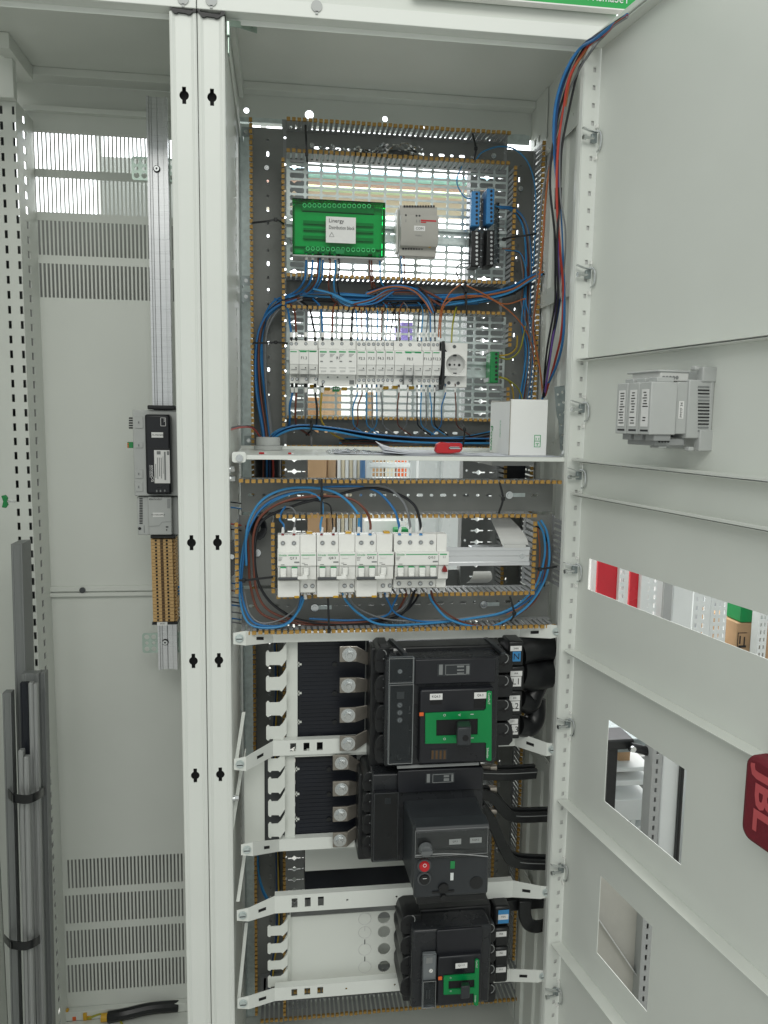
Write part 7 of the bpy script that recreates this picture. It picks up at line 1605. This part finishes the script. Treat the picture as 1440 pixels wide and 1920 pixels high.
# wires vanish behind the double post
for i, y in enumerate((1100, 1107, 1113, 1140, 1147, 1154)): tag(obj('wire_marker', MB().cyl(at(329, y, .28), at(336, y+1, .285), .0024, n=8), 'white_plastic' if i > 2 else 'terminal_blue'), f'wire marker at the right of the tan terminal strip, {ORD[i]} from top', 'marker', 'wire markers at the terminal strip')
# loose rail lengths tied together in the lower left corner
pf = [('profile_grey', 20, 41, 1020, 1960, .16, .05, 'tall grey rail leaning in the lower left corner, longest of the tied bundle'), ('profile_grey', 40, 72, 1264, 1960, .14, .02, 'grey rail with a hollow top at the right of the tied bundle'), ('black_plate', 37, 52, 1281, 1960, .115, .01, 'dark faced rail in the middle of the tied bundle'),
      ('profile_pale', 53, 61, 1281, 1960, .11, .01, 'bright slim rail in the tied bundle, left of its twin'), ('profile_pale', 62, 69, 1283, 1960, .112, .01, 'bright slim rail in the tied bundle, right twin'), ('profile_pale', 34, 43, 1408, 1960, .09, .012, 'short bright rail at the front of the tied bundle'), ('profile_pale', 44, 53, 1420, 1960, .085, .012, 'shortest bright rail at the front of the tied bundle'), ('profile_grey', 4, 20, 1300, 1960, .12, .02, 'grey rail at the left edge of the tied bundle'), ('profile_grey', 70, 84, 1262, 1960, .15, .02, 'grey rail at the right edge of the tied bundle')]
for m, x0, x1, y0, y1, Y, dp, lab in pf:
    A0, A1 = at(x0, y0, Y), at(x1, y0, Y); zt_r = A0.z; zb_r = .10; sh_ = -.012; W = A1.x-A0.x; mb = MB()
    prof = [(0, 0), (W*.18, 0), (W*.2, .002), (W*.8, .002), (W*.82, 0), (W, 0), (W, dp), (0, dp)]; n = len(prof)
    vs_ = [(A0.x+sh_+u, Y+v-.01, zb_r) for u, v in prof]+[(A0.x+u, Y+v, zt_r) for u, v in prof]
    mb.add(vs_, [tuple(range(n)), tuple(range(2*n-1, n-1, -1))]+[(i, i+n, (i+1) % n+n, (i+1) % n) for i in range(n)]); tag(obj('loose_rail', mb, m, bevel=.0006), lab, 'rail', 'loose rails tied in a bundle')
for i, (y, xa, xb) in enumerate(((1490, 12, 86), (1765, 8, 82))):
    Yv = .072; P = [at(xa, y-6, Yv+.09), at(xa+6, y, Yv+.02), at(xa+14, y+6, Yv), at((xa+xb)/2, y+9, Yv-.004), at(xb-22, y+5, Yv), at(xb-8, y-3, Yv+.03), at(xb, y-9, Yv+.09)]
    t = thing('strap', ('upper', 'lower')[i]+' black hook strap round the tied bundle of rails', 'strap', P[0], 'black straps'); obj('band', MB().strip(spline(P, 5), (0, 0, .0155), (0, .002, 0)), 'black_rubber', t); obj('overlap', MB().strip([P[1]+Vector((0, -.002, 0)), P[2]+Vector((0, -.0025, -.001))], (0, 0, .014), (0, .002, 0)), 'black_rubber', t)
# green wing screw
ws = thing('wing_screw', 'green wing screw on the left side of the narrow cabinet', 'screw', at(12, 940, .2)); p = at(10, 940, .2)
obj('wing', MB().extr([(p.x-.006, p.z-.011), (p.x+.001, p.z-.012), (p.x+.005, p.z-.006), (p.x+.003, p.z), (p.x+.005, p.z+.006), (p.x+.001, p.z+.012), (p.x-.006, p.z+.010), (p.x-.003, p.z)], 'y', .197, .203), 'terminal_green', ws, bevel=.001); obj('shaft', MB().cyl((p.x+.002, .2, p.z), (p.x+.018, .2, p.z), .0018, n=8), 'steel', ws)
# oddments on the floor of the narrow cabinet
zf = at(130, 1895, .4).z-.0138
od = thing('black_tool', 'black hand tool lying on the floor of the narrow cabinet', 'tool', atz(255, 1912, zf)); c = atz(255, 1912, zf)
obj('body', MB().tube(spline([c+Vector((-.06, 0, .012)), c+Vector((-.02, 0, .017)), c+Vector((.03, .01, .017)), c+Vector((.09, .02, .01))]), .0125, 10), 'black_rubber', od); obj('grip', MB().tube([c+Vector((-.075, 0, .012)), c+Vector((-.055, 0, .012))], .009, 10), 'clip_yellow', od)
for i, (px, c_) in enumerate(((126, 'clip_yellow'), (160, 'clip_yellow'), (140, 'orange'))):
    c = atz(px, 1912, zf); tag(obj('plastic_clip', MB().box(c.x-.004, c.x+.004, c.y-.004, c.y+.004, zf+.0005, zf+.026-.008*i).box(c.x+.0042, c.x+.014, c.y-.003, c.y+.003, zf+.0005, zf+.009), c_, bevel=.001), ('upright yellow clip on the floor of the narrow cabinet', 'second yellow clip next to the black tool', 'orange clip between the yellow ones on the cabinet floor')[i], 'clip', 'loose clips')
c = atz(190, 1913, zf); tag(obj('wire', MB().tube(spline([c+Vector((-.03, 0, .006)), c+Vector((0, .005, .012)), c+Vector((.03, .0, .008)), c+Vector((.05, -.02, .003))]), .0022, 6), 'wire_yellow_green'), 'yellow green wire end on the floor of the narrow cabinet', 'wire')
